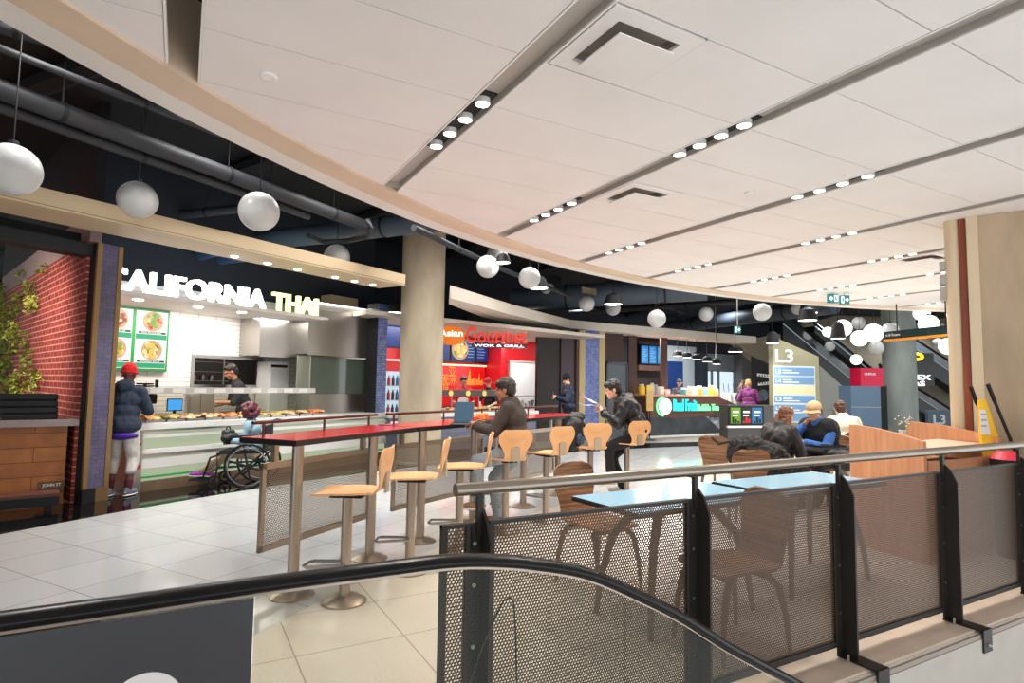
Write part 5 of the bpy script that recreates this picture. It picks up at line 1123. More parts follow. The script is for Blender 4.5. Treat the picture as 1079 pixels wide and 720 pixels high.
# ------------------------------------------------------------------ beyond the fruit bar: shopfronts
YF = 21.0; F5 = Frame((16, YF), 0)
def X5(px): return F5.px(px, 400, 0)[0]
def Z5(py, px=740): return F5.px(px, py, 0)[1]
setwall(F5, 'wall_far', M('far_dark', (38, 46, 56), 0.7), X5(560), X5(1120), 0.3, 0.4, -0.3, 4.9)
for nm, a_, b_, c_, d_, mt in (('wall_blue', 706, 723, 0, Z5(382), M('far_blue', (24, 62, 128), 0.5)), ('wall_white', 700, 737, Z5(382), Z5(366), M('far_white', (196, 204, 208), 0.5)), ('wall_white_low', 723, 735, 0, Z5(382), M('far_white', (196, 204, 208), 0.5)), ('wall_grey', 741, 777, Z5(390), Z5(372), M('far_grey', (150, 156, 160), 0.5)), ('wall_purple', 789, 794, 0, 3.0, M('far_purple', (66, 38, 66), 0.5))):
    setwall(F5, nm, mt, X5(a_), X5(b_), 0.2, 0.3, c_, d_)
setwall(F5, 'window_2', EM('far_window', (206, 224, 232), 0.6), X5(742), X5(776), 0.22, 0.3, 0.3, Z5(391))
o = MB()
for px in (741, 753, 760, 777): o.bb(X5(px)-0.06, X5(px)+0.06, 0.15, 0.22, 0, Z5(391))
o = struct(o.build('trim_9', M('mullion_grey', (120, 128, 132), 0.4), smooth=False)); o.location = F5.w(0, 0)
x0 = X5(777); x1 = X5(789); t = inF(F5, 'square_column', 'grey square column of the far shopfront behind the two standing people', 'column', x0, -0.3, 0); b = MB(); b.bb(0, x1-x0, 0, 0.5, 0, 3.2); b.build('shaft', M('col_grey', (120, 118, 114), 0.7), t, smooth=False); b = MB(); b.bb(-.03, x1-x0+.03, -.03, .53, 0, .12); b.build('foot', m_slot, t, smooth=False)
x0 = X5(735); x1 = X5(741); t = inF(F5, 'square_column', 'dark slim column of the far shopfront right of the blue wall', 'column', x0, -0.3, 0); b = MB(); b.bb(0, x1-x0, 0, 0.5, 0, 3.2); b.build('shaft', M('far_dark', (38, 46, 56)), t, smooth=False); b = MB(); b.bb(-.03, x1-x0+.03, -.03, .53, 0, .12); b.build('foot', m_slot, t, smooth=False)
for px, py in ((714, 375.5), (724, 377), (734, 379), (745, 381.5), (755, 384)): pendant(px, py, 11, 'black pendant with a bright face in the row over the far aisle, %s' % {714: 'first from left', 724: 'second from left', 734: 'middle one', 745: 'fourth from left', 755: 'last at right'}[px], 18.5, 0.55)
pendant(775, 371, 16, 'shallow lit pendant under the right tip of the white bulkhead', 17.5, 0.3)
# black board with white film strips
k = 19.5/FPX; q = AD(802, 404, 19.5)
t = thing('film_board', 'black hoarding with two slanted white checker strips, left of the level sign', 'sign', (q.x, q.y, 0), R_(-20))
fx = lambda x: (x-802)*k; fz = lambda y: 1.46-(y-410.2)*k
b = MB(); b.wallpoly([(fx(792), 0), (fx(830), 0), (fx(830), fz(392)), (fx(792), fz(376))], 0, 0.06); b.build('board', m_black, t, smooth=False)
for y0 in (394, 402):
    b = MB(); b.wallpoly([(fx(798.5), fz(y0+2.2)), (fx(815), fz(y0+0.5)), (fx(815), fz(y0+3.4)), (fx(798.5), fz(y0+5.2))] if y0 == 402 else [(fx(797.5), fz(y0)), (fx(814), fz(y0+1.6)), (fx(814), fz(y0+4.6)), (fx(797.5), fz(y0+3.2))], -0.01, 0.0); b.build('white_strip', m_white, t, smooth=False)
    b = MB()
    for i in range(5): b.bb(fx(799.5+i*3), fx(800.7+i*3), -0.014, -0.01, fz(y0+3.4), fz(y0+1.8))
    b.build('strip_holes', m_black, t, smooth=False)
b = MB(); b.cyl((fx(804), -0.01, fz(417)), (fx(804), 0, fz(417)), 6.0*k, n=28); b.build('round_picture', M('picture_blue', (110, 130, 140), 0.5, col2=(30, 40, 48), scale=4), t, smooth=False)
# level directory sign
k = 16.5/FPX; q = AD(838, 404, 16.5)
t = thing('level_sign', 'tall olive directory sign with a slanted top reading L3 over pale blue panels', 'sign', (q.x, q.y, 0), R_(-24))
lx = lambda x: (x-838)*k; lz = lambda y: 1.46-(y-410.7)*k
b = MB(); b.wallpoly([(lx(813.5), 0), (lx(866), 0), (lx(864.5), lz(376)), (lx(813.5), lz(355))], 0, 0.22); b.build('sign_body', M('olive_panel', (142, 136, 108), 0.5), t, smooth=False)
tt = text_bm('L3', 0.3, 0.01, 0.02); bmfit(tt, lx(816.5), lx(836), lz(383), lz(369), -0.006); tt.build('level_letters', EM('letter_lit', (255, 255, 255), 0.7), t, smooth=False)
m_pb = M('panel_blue', (104, 142, 178), 0.35)
rows = [(388, 396.5, 'L5', m_pb), (398, 405.5, 'L4', m_pb), (407, 416, '', M('panel_peach', (236, 206, 160), 0.35)), (417.5, 425, 'L3', m_pb), (427, 434, 'L2', m_pb), (436, 444, '', m_pb)]
b = MB(); b.bb(lx(813.6), lx(860), -0.012, 0, lz(446), lz(386.5)); b.build('panel_back', M('panel_pale', (196, 208, 214), 0.4), t, smooth=False)
for y0, y1, tx, mt in rows:
    b = MB(); b.bb(lx(814.4), lx(859), -0.018, -0.012, lz(y1), lz(y0)); b.build('info_panel', mt, t, smooth=False)
    if tx:
        tt = text_bm(tx, 0.1, 0.004, 0.02); bmfit(tt, lx(816), lx(822), lz(y1-1.6), lz(y0+2), -0.02); tt.build('panel_letters', m_white, t, smooth=False)
        b = MB(); b.bb(lx(824), lx(834), -0.021, -0.018, lz(y0+3.6), lz(y0+2.6)); b.build('panel_line', m_white, t, smooth=False)
        b = MB(); b.bb(lx(824), lx(842), -0.021, -0.018, lz(y0+6), lz(y0+5)); b.build('panel_line', m_white, t, smooth=False)
# ------------------------------------------------------------------ escalators and stair hall at far right
def farpoly(name, label, cat, poly, D, dep, mat, part='body', ang=-24, st=False):
    cxp = sum(p[0] for p in poly)/len(poly); k = D/FPX; q = AD(cxp, 404, D); hzz = 405.6+(cxp-540)*0.01555
    t = thing(name, label, cat, (q.x, q.y, 0), R_(ang)); b = MB(); b.wallpoly([((x-cxp)*k, 1.46-(y-hzz)*k) for x, y in poly], 0, dep); b.build(part, mat, t, smooth=False)
    return t, (lambda x: (x-cxp)*k), (lambda y: 1.46-(y-hzz)*k)
m_olive = M('stair_plaster', (136, 128, 108), 0.7, var=0.04, scale=1); m_olive2 = M('stair_plaster_pale', (176, 176, 168), 0.7)
farpoly('stair_soffit', 'pale plaster underside of a stair left of the level sign', 'stairs', [(776, 363), (818, 352), (824, 352), (824, 405), (816, 396)], 20.5, 0.5, m_olive)
for _o in bpy.data.objects:
    if _o.name.startswith('stair_') and _o.type == 'EMPTY': _o['kind'] = 'structure'
t, fx, fz = farpoly('stair_wall', 'large olive plaster wall above and between the far escalators', 'wall', [(842, 325), (1030, 325), (1030, 452), (935, 452), (842, 372)], 27.5, 0.3, m_olive)
for _o in bpy.data.objects:
    if _o.name.startswith('stair_') and _o.type == 'EMPTY': _o['kind'] = 'structure'
t, fx, fz = farpoly('stair_wall', 'pale grey plaster wedge under the nearer dark escalator', 'wall', [(863, 386), (908, 424), (908, 452), (863, 452)], 23.0, 0.4, m_olive2)
for _o in bpy.data.objects:
    if _o.name.startswith('stair_') and _o.type == 'EMPTY': _o['kind'] = 'structure'
m_esc = M('escalator_black', (22, 25, 28), 0.3); m_escg = M('escalator_glass', (44, 52, 58), 0.1, spec=0.8)
def far_escalator(label, p, q, w, D, group):
    """p = upper-left, q = lower-right photo points of the handrail; w = height of the balustrade in photo pixels"""
    poly = [(p[0], p[1]+w*0.45), (q[0], q[1]+w*0.45), (q[0], q[1]+w*1.25), (p[0], p[1]+w*1.25)]
    t, fx, fz = farpoly('escalator', label, 'escalator', poly, D, 1.1, m_esc, 'truss'); t['group'] = group
    b = MB(); b.wallpoly([(fx(x), fz(y)) for x, y in [(p[0], p[1]+w*.05), (q[0], q[1]+w*.05), (q[0], q[1]+w*.5), (p[0], p[1]+w*.5)]], 0.02, 0.06); b.build('balustrade', m_escg, t, smooth=False)
    b = MB(); b.tube([(fx(p[0]), 0.04, fz(p[1])), (fx(q[0]), 0.04, fz(q[1])), (fx(q[0]+6), 0.04, fz(q[1]+2))], 0.06, 8); b.build('handrail', m_rubber, t)
    b = MB(); b.tube([(fx(p[0]), -0.02, fz(p[1]+w*.5)), (fx(q[0]), -0.02, fz(q[1]+w*.5))], 0.022, 8); b.build('lit_skirting', EM('skirt_light', (170, 190, 196), 0.25), t)
    return t
far_escalator('dark escalator descending behind the level sign toward the kiosk', (824, 329), (912, 397), 26, 24.5, 'far escalators')
far_escalator('upper escalator rail crossing the olive wall behind the bright globes', (858, 340), (925, 391), 9, 26.2, 'far escalators')
far_escalator('escalator falling to the right below the cinema sign', (925, 385), (1012, 436), 18, 25.6, 'far escalators')
far_escalator('escalator high at right behind the hanging sign', (955, 352), (1022, 392), 22, 27.0, 'far escalators')
t, fx, fz = farpoly('cinema_sign', 'white cinema letters with a yellow ring, half hidden by the far round column', 'sign', [(949, 372), (986, 372), (986, 407), (949, 407)], 24.6, 0.05, m_esc, 'backing')
tt = text_bm('CINEPLEX', 0.3, 0.05, 0.03); bmfit(tt, fx(923), fx(981.5), fz(400.5), fz(395), -0.03); tt.build('letters', EM('letter_lit', (255, 255, 255)), t, smooth=False)
tt = text_bm('CINEMAS', 0.3, 0.05, 0.03); bmfit(tt, fx(923), fx(974.5), fz(407), fz(401.5), -0.03); tt.build('letters', EM('letter_lit', (255, 255, 255)), t, smooth=False)
b = MB(); b.tube([(fx(966+6.5*math.cos(a)), -0.03, fz(376+3*math.sin(a))) for a in [2*PI*i/24 for i in range(24)]], 0.06, 8, True, up=(0, 1, 0)); b.build('yellow_ring', EM('ring_yellow', (250, 214, 40), 1.2), t)
t, fx, fz = farpoly('level_board', 'blue-grey low board reading L3 at the escalator foot, left of the pier', 'sign', [(975.5, 433), (990, 432), (1002, 433), (1012, 438), (1012, 460), (975.5, 460)], 19.5, 0.12, M('board_bluegrey', (84, 102, 120), 0.45))
tt = text_bm('L3', 0.3, 0.02, 0.03); bmfit(tt, fx(981), fx(994.5), fz(447), fz(437), -0.01); tt.build('letters', m_white, t, smooth=False)
t, fx, fz = farpoly('rail_fence', 'thin glass and steel railing beyond the people, right of the level sign', 'railing', [(864, 431), (900, 431), (900, 432.4), (864, 432.4)], 20, 0.05, m_steel, 'top_rail')
for x in (866, 878, 890):
    b = MB(); b.bb(fx(x)-0.02, fx(x)+0.02, 0, 0.04, 0, fz(432)); b.build('post', m_steel, t, smooth=False)
# kiosk
t, fx, fz = farpoly('info_kiosk', 'blue-grey kiosk cabinet with a crimson sign box on top', 'kiosk', [(896, 407), (928, 407), (928, 470), (896, 470)], 17.3, 0.6, M('kiosk_blue', (92, 116, 140), 0.4), 'cabinet', -26)
b = MB(); b.bb(fx(928), fx(936), 0.03, 0.62, 0, fz(407)); b.build('dark_side', m_black, t, smooth=False)
b = MB(); b.bb(fx(907), fx(932), 0.0, 0.5, fz(407), fz(388)); b.build('crimson_box', M('kiosk_crimson', (206, 10, 62), 0.35), t, smooth=False)
tt = text_bm('CINEPLEX', 0.1, 0.006, 0.02); bmfit(tt, fx(911), fx(923.5), fz(395.5), fz(393), -0.006); tt.build('letters', m_white, t, smooth=False)
b = MB(); b.bb(fx(896), fx(928), -0.01, 0.0, fz(429.4), fz(428.8)); b.build('door_seam', m_slot, t, smooth=False)
# hanging direction sign
D = 12.5; k = D/FPX; tl = AD(931, 352, D); tr = AD(1010, 341, D*0.865)
t = thing('hanging_sign', 'dark hanging direction sign with an orange lower edge, before the far round column', 'sign', (tl.x, tl.y, 0), math.atan2(tr.y-tl.y, tr.x-tl.x))
w_ = (Vector((tr.x-tl.x, tr.y-tl.y))).length
b = MB(); b.bb(0, w_, 0, 0.1, tl.z-6*k, tl.z+2*k); b.build('panel', M('sign_teal', (22, 48, 54), 0.4), t, smooth=False)
b = MB(); b.bb(0, w_, -0.006, 0.106, tl.z-8*k, tl.z-6*k); b.build('orange_edge', M('sign_orange', (236, 150, 24), 0.4), t, smooth=False)
b = MB(); b.bb(w_-0.16, w_+0.12, -0.01, 0.11, tl.z-6*k, tl.z+4*k); b.build('orange_end', M('sign_orange', (236, 150, 24)), t, smooth=False)
tt = text_bm('4-10 Theatre', 0.08, 0.004, 0.01); bmfit(tt, 0.06, 0.42, tl.z-3.4*k, tl.z-0.8*k, -0.004); tt.build('letters', m_white, t, smooth=False)
for x in (0.3, w_-0.3):
    b = MB(); b.cyl((x, 0.05, tl.z+2*k), (x, 0.05, 4.9), 0.012, n=8); b.build('hanger_rod', m_black, t)
# exit signs
def exit_sign(px, py, w, h, D, label, arrow, ang, group='green exit signs', ztop=None):
    k = D/FPX; P = AD(px, py, D); t = thing('exit_sign', label, 'sign', P, ang, group); W = w*k/2; H = h*k/2
    b = MB(); b.bb(-W, W, 0, 0.05, -H, H); b.build('box', EM('exit_teal', (20, 130, 124), 0.45), t, smooth=False)
    m = EM('exit_white', (235, 255, 250), 0.8)
    a = -1 if arrow < 0 else 1; b = MB(); b.wallpoly([(a*W*.85, 0), (a*W*.35, H*.6), (a*W*.35, H*.22), (a*W*.05, H*.22), (a*W*.05, -H*.22), (a*W*.35, -H*.22), (a*W*.35, -H*.6)], -0.005, 0); b.build('arrow', m, t, smooth=False)
    b = MB(); o = -a; b.bb(o*W*.2, o*W*.85, -0.005, 0, -H*.75, H*.75); b.build('door_symbol', m, t, smooth=False)
    b = MB(); b.cyl((o*W*.5, -0.008, H*.38), (o*W*.5, -0.006, H*.38), H*.16, n=10); b.wallpoly([(o*W*.5-.12*W, H*.2), (o*W*.5+.12*W, H*.2), (o*W*.5+.2*W, -H*.6), (o*W*.5, -H*.2), (o*W*.5-.2*W, -H*.6)], -0.008, -0.005); b.build('running_symbol', EM('exit_teal', (30, 150, 140)), t, smooth=False)
    b = MB(); b.cyl((0, 0.02, H), (0, 0.02, (ztop or CZ)-P.z), 0.01, n=6); b.build('stem', m_slot, t)
_De = (AZ(878, 308.5, CZ)-EYEP).dot(FW)
exit_sign(878, 314.5, 10.5, 9.5, _De, 'left green exit sign with arrow hanging at the ceiling ring', -1, R_(-29))
exit_sign(890.5, 316, 9.5, 9.5, _De, 'right green exit sign with arrow hanging at the ceiling ring', 1, R_(-29))
exit_sign(777.5, 347.5, 6.5, 7.5, 14.0, 'small green exit sign hanging before the white bulkhead', 1, R_(-29), 'green exit signs', 4.9)
exit_sign(754.5, 380, 6.0, 5.0, 19.5, 'tiny green exit sign over the far aisle pendants', 1, R_(-29), 'green exit signs', 4.9)
# enclosing walls beyond the frame
for nm, a0_, a1_, R0 in (('wall_west', 128, 165, 26), ('wall_north', 58, 128, 36)): 
    b = MB(); b.prism(arcpoly(R0, R0+0.2, a0_, a1_, 30), 0, 4.9); struct(b.build(nm, M('hall_dark', (30, 34, 40), 0.8), smooth=False))
b = MB(); b.prism([(20, 34), (52, 12), (52.2, 12.2), (20.2, 34.2)], -0.3, 4.9); struct(b.build('wall_east', M('hall_dark', (30, 34, 40)), smooth=False))
# ------------------------------------------------------------------ people
from mathutils import noise
def remeshed(b, voxel, smooth=3, wr=0.0, wscale=14.0, seed=0, name='m'):
    bmesh.ops.recalc_face_normals(b.bm, faces=b.bm.faces)
    me = bpy.data.meshes.new('tmp'); b.bm.to_mesh(me); b.bm.free(); o = bpy.data.objects.new('tmp', me); TS.collection.objects.link(o)
    m = o.modifiers.new('r', 'REMESH'); m.mode = 'VOXEL'; m.voxel_size = voxel
    if smooth: s = o.modifiers.new('s', 'SMOOTH'); s.factor = 0.5; s.iterations = smooth
    dg = tdeps(); me2 = bpy.data.meshes.new_from_object(o.evaluated_get(dg)); bpy.data.objects.remove(o); bpy.data.meshes.remove(me)
    if wr:
        off = Vector((seed*3.1, seed*1.7, seed*0.9)); vs = me2.vertices
        nn = [Vector(v.normal) for v in vs]
        for v, n_ in zip(vs, nn):
            q = v.co*wscale+off; v.co += n_*wr*(noise.noise(q)+0.5*noise.noise(Vector((q.x*2.1, q.y*2.1, q.z*0.9))))
    for p in me2.polygons: p.use_smooth = True
    me2.name = name; return me2
def place(me, name, mat, parent=None, loc=None, rz=0.0):
    o = bpy.data.objects.new(name, me); COL.objects.link(o); me.materials.append(mat)
    if parent is not None: o.parent = parent
    if loc is not None: o.location = loc; o.rotation_euler = (0, 0, rz)
    return o
def limb(b, a, c, r0, r1, n=12):
    b.cyl(a, c, r0, r1, n); b.ell(a, (r0,)*3, n=12, m=8); b.ell(c, (r1,)*3, n=12, m=8)
def ik(a, c, l1, l2, pole):
    a = Vector(a); c = Vector(c); d = c-a; L = d.length
    if L > (l1+l2)*0.995: c = a+d*((l1+l2)*0.995/L); d = c-a; L = d.length
    x = (l1*l1-l2*l2+L*L)/(2*L); h = math.sqrt(max(1e-6, l1*l1-x*x)); u = d.normalized(); p = Vector(pole); p = (p-u*p.dot(u)).normalized()
    return a+u*x+p*h, c
def hand(b, w, d, nrm, curl, side, k=1.0):
    d = Vector(d).normalized(); nrm = Vector(nrm); nrm = (nrm-d*nrm.dot(d)).normalized(); lat = d.cross(nrm)*side
    rot = Matrix((d, lat, nrm)).transposed()
    b.ell(w+d*0.045*k, (0.052*k, 0.041*k, 0.017*k), rot)
    for i, L in enumerate((0.068, 0.078, 0.072, 0.056)):
        p = w+d*0.085*k+lat*(0.033-0.022*i)*k; c1 = curl*0.6; c2 = curl*1.5
        p1 = p+(d*math.cos(c1)+nrm*math.sin(c1))*L*0.55*k; p2 = p1+(d*math.cos(c2)+nrm*math.sin(c2))*L*0.5*k
        limb(b, p, p1, 0.009*k, 0.0085*k, 8); limb(b, p1, p2, 0.0085*k, 0.007*k, 8)
    p = w+d*0.03*k+lat*0.036*k; p1 = p+(d*0.6+lat*0.65+nrm*0.35).normalized()*0.042*k; p2 = p1+(d*0.9+lat*0.1+nrm*0.4).normalized()*0.032*k
    limb(b, p, p1, 0.012*k, 0.010*k, 8); limb(b, p1, p2, 0.010*k, 0.008*k, 8)
def rotz2(v): # rotation taking z to v, keeping y lateral
    z = Vector(v).normalized(); y = Vector((0, 1, 0)); x = y.cross(z).normalized(); y = z.cross(x); return Matrix((x, y, z)).transposed()
SKIN = {'light': M('skin_light', (226, 176, 148), 0.5, var=0.05, scale=20), 'tan': M('skin_tan', (186, 132, 100), 0.5, var=0.05, scale=20), 'brown': M('skin_brown', (98, 62, 46), 0.5, var=0.06, scale=20)}
m_eye = M('eye_dark', (28, 20, 16), 0.2)
def cloth(name, col, r=0.85, var=0.12): return M(name, col, r, var=var, scale=26, bump=0.15)
def person(label, P, face, spec, group=None):
    """spec: pose joints (x forward, y left, z up, metres) and clothing"""
    s = spec.get('scale', 1.0); J = spec['J']; V = lambda k: Vector(J[k])
    pel, chest, neck, head = V('pel'), V('chest'), V('neck'), V('head')
    yaw, pit = spec.get('look', (0, 0)); HR = (Matrix.Rotation(R_(yaw), 3, 'Z') @ Matrix.Rotation(R_(pit), 3, 'Y')); hm = lambda x, y, z: head+HR @ Vector((x, y, z))
    spine = (chest-pel).normalized(); Rs = rotz2(spine); up2 = (neck-chest).normalized(); Rc = rotz2(up2)
    lat = Vector((0, 1, 0))
    tw = R_(spec.get('twist', 0)); lat = Vector((-math.sin(tw), math.cos(tw), 0))
    sh = {1: chest+up2*0.10+lat*0.175, -1: chest+up2*0.10-lat*0.175}
    hip = {1: pel+Vector((0, 0.09, -0.03)), -1: pel+Vector((0, -0.09, -0.03))}
    arms = {}; legs = {}
    for sd, n_ in ((1, 'L'), (-1, 'R')):
        e, w = ik(sh[sd], V('wr'+n_), 0.285, 0.265, spec.get('pole'+n_, (-0.5, sd*0.6, -0.7))); arms[sd] = (sh[sd], e, w)
        kx, a = ik(hip[sd], V('an'+n_), 0.42, 0.42, spec.get('kp'+n_, (1, sd*0.15, 0.1))); legs[sd] = (hip[sd], kx, a)
    # ---- body: one continuous skin surface
    b = MB()
    b.ell(pel, (0.095, 0.145, 0.10), Rs); b.ell(pel.lerp(chest, 0.45), (0.085, 0.125, 0.14), Rs); b.ell(chest, (0.10, 0.15, 0.15), Rc)
    limb(b, sh[1], sh[-1], 0.052, 0.052); limb(b, chest+up2*0.1, neck, 0.065, 0.05); limb(b, neck-up2*0.02, head-HR @ Vector((0.02, 0, 0.05)), 0.052, 0.048)
    for sd in (1, -1):
        S, e, w = arms[sd]; limb(b, S, e, 0.046, 0.037); limb(b, e, w, 0.037, 0.026)
        hd = spec.get('hd'+('L' if sd > 0 else 'R'), None); hd = Vector(hd) if hd else (w-e)
        hn = Vector(spec.get('hn'+('L' if sd > 0 else 'R'), (0.1, -sd*0.6, -0.6))); hand(b, w, hd, hn, spec.get('curl', 0.7), sd)
        H, k_, a = legs[sd]; limb(b, H, k_, 0.078, 0.05); limb(b, k_, k_.lerp(a, 0.35), 0.05, 0.052); limb(b, k_.lerp(a, 0.35), a, 0.052, 0.033)
        fd = Vector(spec.get('foot', (1, sd*0.2, 0))).normalized(); limb(b, a+Vector((0, 0, -0.03)), a+fd*0.13+Vector((0, 0, -0.05)), 0.035, 0.026)
    b.ell(hm(-0.012, 0, 0.028), (0.096, 0.076, 0.092), HR); b.ell(hm(0.024, 0, -0.045), (0.064, 0.057, 0.070), HR); b.ell(hm(0.058, 0, -0.092), (0.026, 0.028, 0.022), HR)
    b.cyl(hm(0.083, 0, 0.014), hm(0.102, 0, -0.026), 0.008, 0.014, 8); b.ell(hm(0.10, 0, -0.028), (0.014, 0.016, 0.010), HR)
    b.ell(hm(0.072, 0, 0.024), (0.022, 0.05, 0.012), HR); b.ell(hm(0.082, 0, -0.062), (0.010, 0.024, 0.006), HR); b.ell(hm(0.080, 0, -0.072), (0.010, 0.020, 0.006), HR)
    for sd in (1, -1): b.ell(hm(-0.008, sd*0.077, -0.01), (0.020, 0.010, 0.032), HR); b.ell(hm(0.05, sd*0.042, -0.03), (0.028, 0.018, 0.022), HR)
    body = place(remeshed(b, 0.0065*max(1, spec.get('vox', 1)), 2), 'person', SKIN[spec.get('skin', 'light')], None, Vector((P[0], P[1], 0)), face)
    body.scale = (s, s, s); tag(body, label, 'person', group)
    b = MB()
    for sd in (1, -1): b.ell(hm(0.083, sd*0.031, 0.006), (0.008, 0.013, 0.007), HR, 10, 8)
    b.build('eyes', m_eye, body)
    # ---- trousers
    if spec.get('trousers'):
        b = MB(); b.ell(pel+Vector((0, 0, -0.01)), (0.115, 0.17, 0.12), Rs); b.ell(pel.lerp(chest, 0.25), (0.105, 0.15, 0.10), Rs); cut = spec.get('cut', 1.0); lo = spec.get('loose', 1.0)
        for sd in (1, -1):
            H, k_, a = legs[sd]; limb(b, H, k_, 0.093*lo, 0.068*lo)
            if cut > 0.05: e = k_.lerp(a+Vector((0, 0, 0.01)), cut); limb(b, k_, e, 0.066*lo, 0.058*lo)
        place(remeshed(b, 0.011, 3, 0.010, 11, 1), 'trousers', spec['trousers'], body)
    # ---- shoes / socks
    if spec.get('shoes'):
        for sd in (1, -1):
            a = legs[sd][2]; fd = Vector(spec.get('foot', (1, sd*0.2, 0))).normalized(); sdv = Vector((-fd.y, fd.x, 0)); Rf = Matrix((fd, sdv, Vector((0, 0, 1)))).transposed(); z0 = a.z-0.085
            b = MB(); b.ell((a.x+fd.x*0.06, a.y+fd.y*0.06, z0+0.045), (0.135, 0.048, 0.04), Rf); b.ell((a.x, a.y, z0+0.075), (0.055, 0.043, 0.05), Rf)
            vs = b.bm.verts; 
            for v in vs: v.co.z = max(v.co.z, z0+0.012)
            sh_ = place(remeshed(b, 0.008, 2), 'shoe', spec['shoes'], body)
            b = MB(); b.ell((a.x+fd.x*0.06, a.y+fd.y*0.06, z0+0.012), (0.14, 0.052, 0.014), Rf); b.build('sole', spec.get('sole', M('sole_white', (226, 224, 220), 0.6)), sh_)
            if spec.get('socks'):
                b = MB(); k_ = legs[sd][1]; limb(b, a+Vector((0, 0, -0.02)), a.lerp(k_, 0.26), 0.042, 0.05); b.build('sock', spec['socks'], body)
    # ---- jacket / shirt
    if spec.get('jacket'):
        f = spec.get('bulk', 1.0); b = MB(); hem = spec.get('hem', 0.0)
        b.ell(pel+spine*(0.05-hem*0.5), (0.145*f, 0.20*f, 0.11+hem*0.5), Rs); b.ell(pel.lerp(chest, 0.5), (0.125*f, 0.17*f, 0.17), Rs); b.ell(chest, (0.13*f, 0.185*f, 0.16), Rc)
        limb(b, sh[1], sh[-1], 0.07*f, 0.07*f); limb(b, chest+up2*0.13, neck-up2*0.01, 0.095*f, 0.064)
        sl = spec.get('sleeve', 1.0)
        for sd in (1, -1):
            S, e, w = arms[sd]; limb(b, S, e, 0.068*f, 0.055*f)
            if sl > 0.55: limb(b, e, e.lerp(w, (sl-0.5)*2*0.94), 0.054*f, 0.043*f)
        if spec.get('hood'): b.ell(neck+Vector((-0.085, 0, -0.01)), (0.075, 0.12, 0.085)); b.ell(neck+Vector((-0.05, 0, 0.03)), (0.085, 0.105, 0.045))
        jk = place(remeshed(b, 0.011, 3, spec.get('wr', 0.012), 12, spec.get('seed', 3)), 'jacket', spec['jacket'], body)
        if spec.get('vest'):
            b = MB(); b.ell(pel+spine*0.08, (0.15*f, 0.20*f, 0.10), Rs); b.ell(pel.lerp(chest, 0.5), (0.165*f, 0.21*f, 0.18), Rs); b.ell(chest, (0.172*f, 0.225*f, 0.17), Rc); limb(b, chest+up2*0.09+lat*0.14, chest+up2*0.09-lat*0.14, 0.108*f, 0.108*f)
            place(remeshed(b, 0.011, 3, 0.010, 10, 8), 'vest', spec['vest'], body)
        if spec.get('quilt'):
            b = MB()
            for i in range(5): q = pel.lerp(chest, 0.1+0.22*i); b.lathe([(0.168*f, -0.006), (0.18*f, 0), (0.168*f, 0.006)], q, 24)
            b.build('quilt_seams', spec['quilt'], body)
        if spec.get('underhem'):
            b = MB(); b.ell(pel+spine*(-hem-0.05), (0.125*f, 0.178*f, 0.06), Rs); b.build('shirt_hem', spec['underhem'], body)
    # ---- hair and hats
    hs = spec.get('hair'); hc = spec.get('haircol')
    if hs:
        b = MB()
        if hs == 'short': b.ell(hm(-0.025, 0, 0.045), (0.098, 0.087, 0.088), HR); b.ell(hm(-0.06, 0, 0.0), (0.062, 0.078, 0.085), HR); b.ell(hm(0.03, 0, 0.085), (0.055, 0.066, 0.038), HR)
        if hs == 'under': b.ell(hm(-0.052, 0, -0.012), (0.056, 0.077, 0.066), HR)
        if hs == 'mop': b.ell(hm(-0.02, 0, 0.05), (0.108, 0.096, 0.092), HR); b.ell(hm(-0.055, 0, 0.0), (0.07, 0.086, 0.085), HR); b.ell(hm(0.04, 0, 0.075), (0.065, 0.075, 0.042), HR)
        if hs == 'curly':
            random.seed(4)
            for i in range(64):
                a = random.uniform(0, 6.28); el = random.uniform(-0.9, 1.5); q = Vector((math.cos(a)*math.cos(el)*0.125-0.03, math.sin(a)*math.cos(el)*0.13, math.sin(el)*0.12+0.01))
                if q.x > 0.045 and q.z < 0.07: continue
                b.ell(hm(*q), (0.042,)*3, n=8, m=6)
            b.ell(hm(-0.02, 0, 0.04), (0.10, 0.09, 0.09), HR)
        if hs in ('long', 'pony'):
            b.ell(hm(-0.022, 0, 0.045), (0.10, 0.088, 0.088), HR); b.ell(hm(-0.06, 0, 0.0), (0.062, 0.08, 0.09), HR); b.ell(hm(0.02, 0, 0.085), (0.06, 0.066, 0.036), HR)
            if hs == 'long':
                for y in (-0.07, -0.035, 0.0, 0.035, 0.07):
                    p0 = hm(-0.075, y, -0.02); p1 = hm(-0.10-0.02*abs(y), y*1.25, -0.14); p2 = hm(-0.10, y*1.35, -0.26); limb(b, p0, p1, 0.036, 0.034); limb(b, p1, p2, 0.034, 0.02)
            else: limb(b, hm(-0.10, 0, 0.03), hm(-0.15, 0, -0.06), 0.028, 0.034); limb(b, hm(-0.15, 0, -0.06), hm(-0.15, 0, -0.18), 0.034, 0.014)
        place(remeshed(b, 0.008, 2, 0.009, 40, 5), 'hair', hc, body)
    if spec.get('beanie'):
        b = MB(); b.ell(hm(-0.018, 0, 0.06), (0.108, 0.094, 0.098), HR); b.ell(hm(-0.02, 0, 0.125), (0.07, 0.065, 0.045), HR)
        hat = place(remeshed(b, 0.008, 3, 0.004, 60, 2), 'beanie', spec['beanie'], body)
        b = MB(); b.tube([hm(-0.016+0.108*math.cos(a), 0.094*math.sin(a), 0.025+0.012*math.cos(a)) for a in [2*PI*i/28 for i in range(28)]], 0.010, 8, True, scales=[1]*28); b.build('beanie_cuff', spec['beanie'], hat)
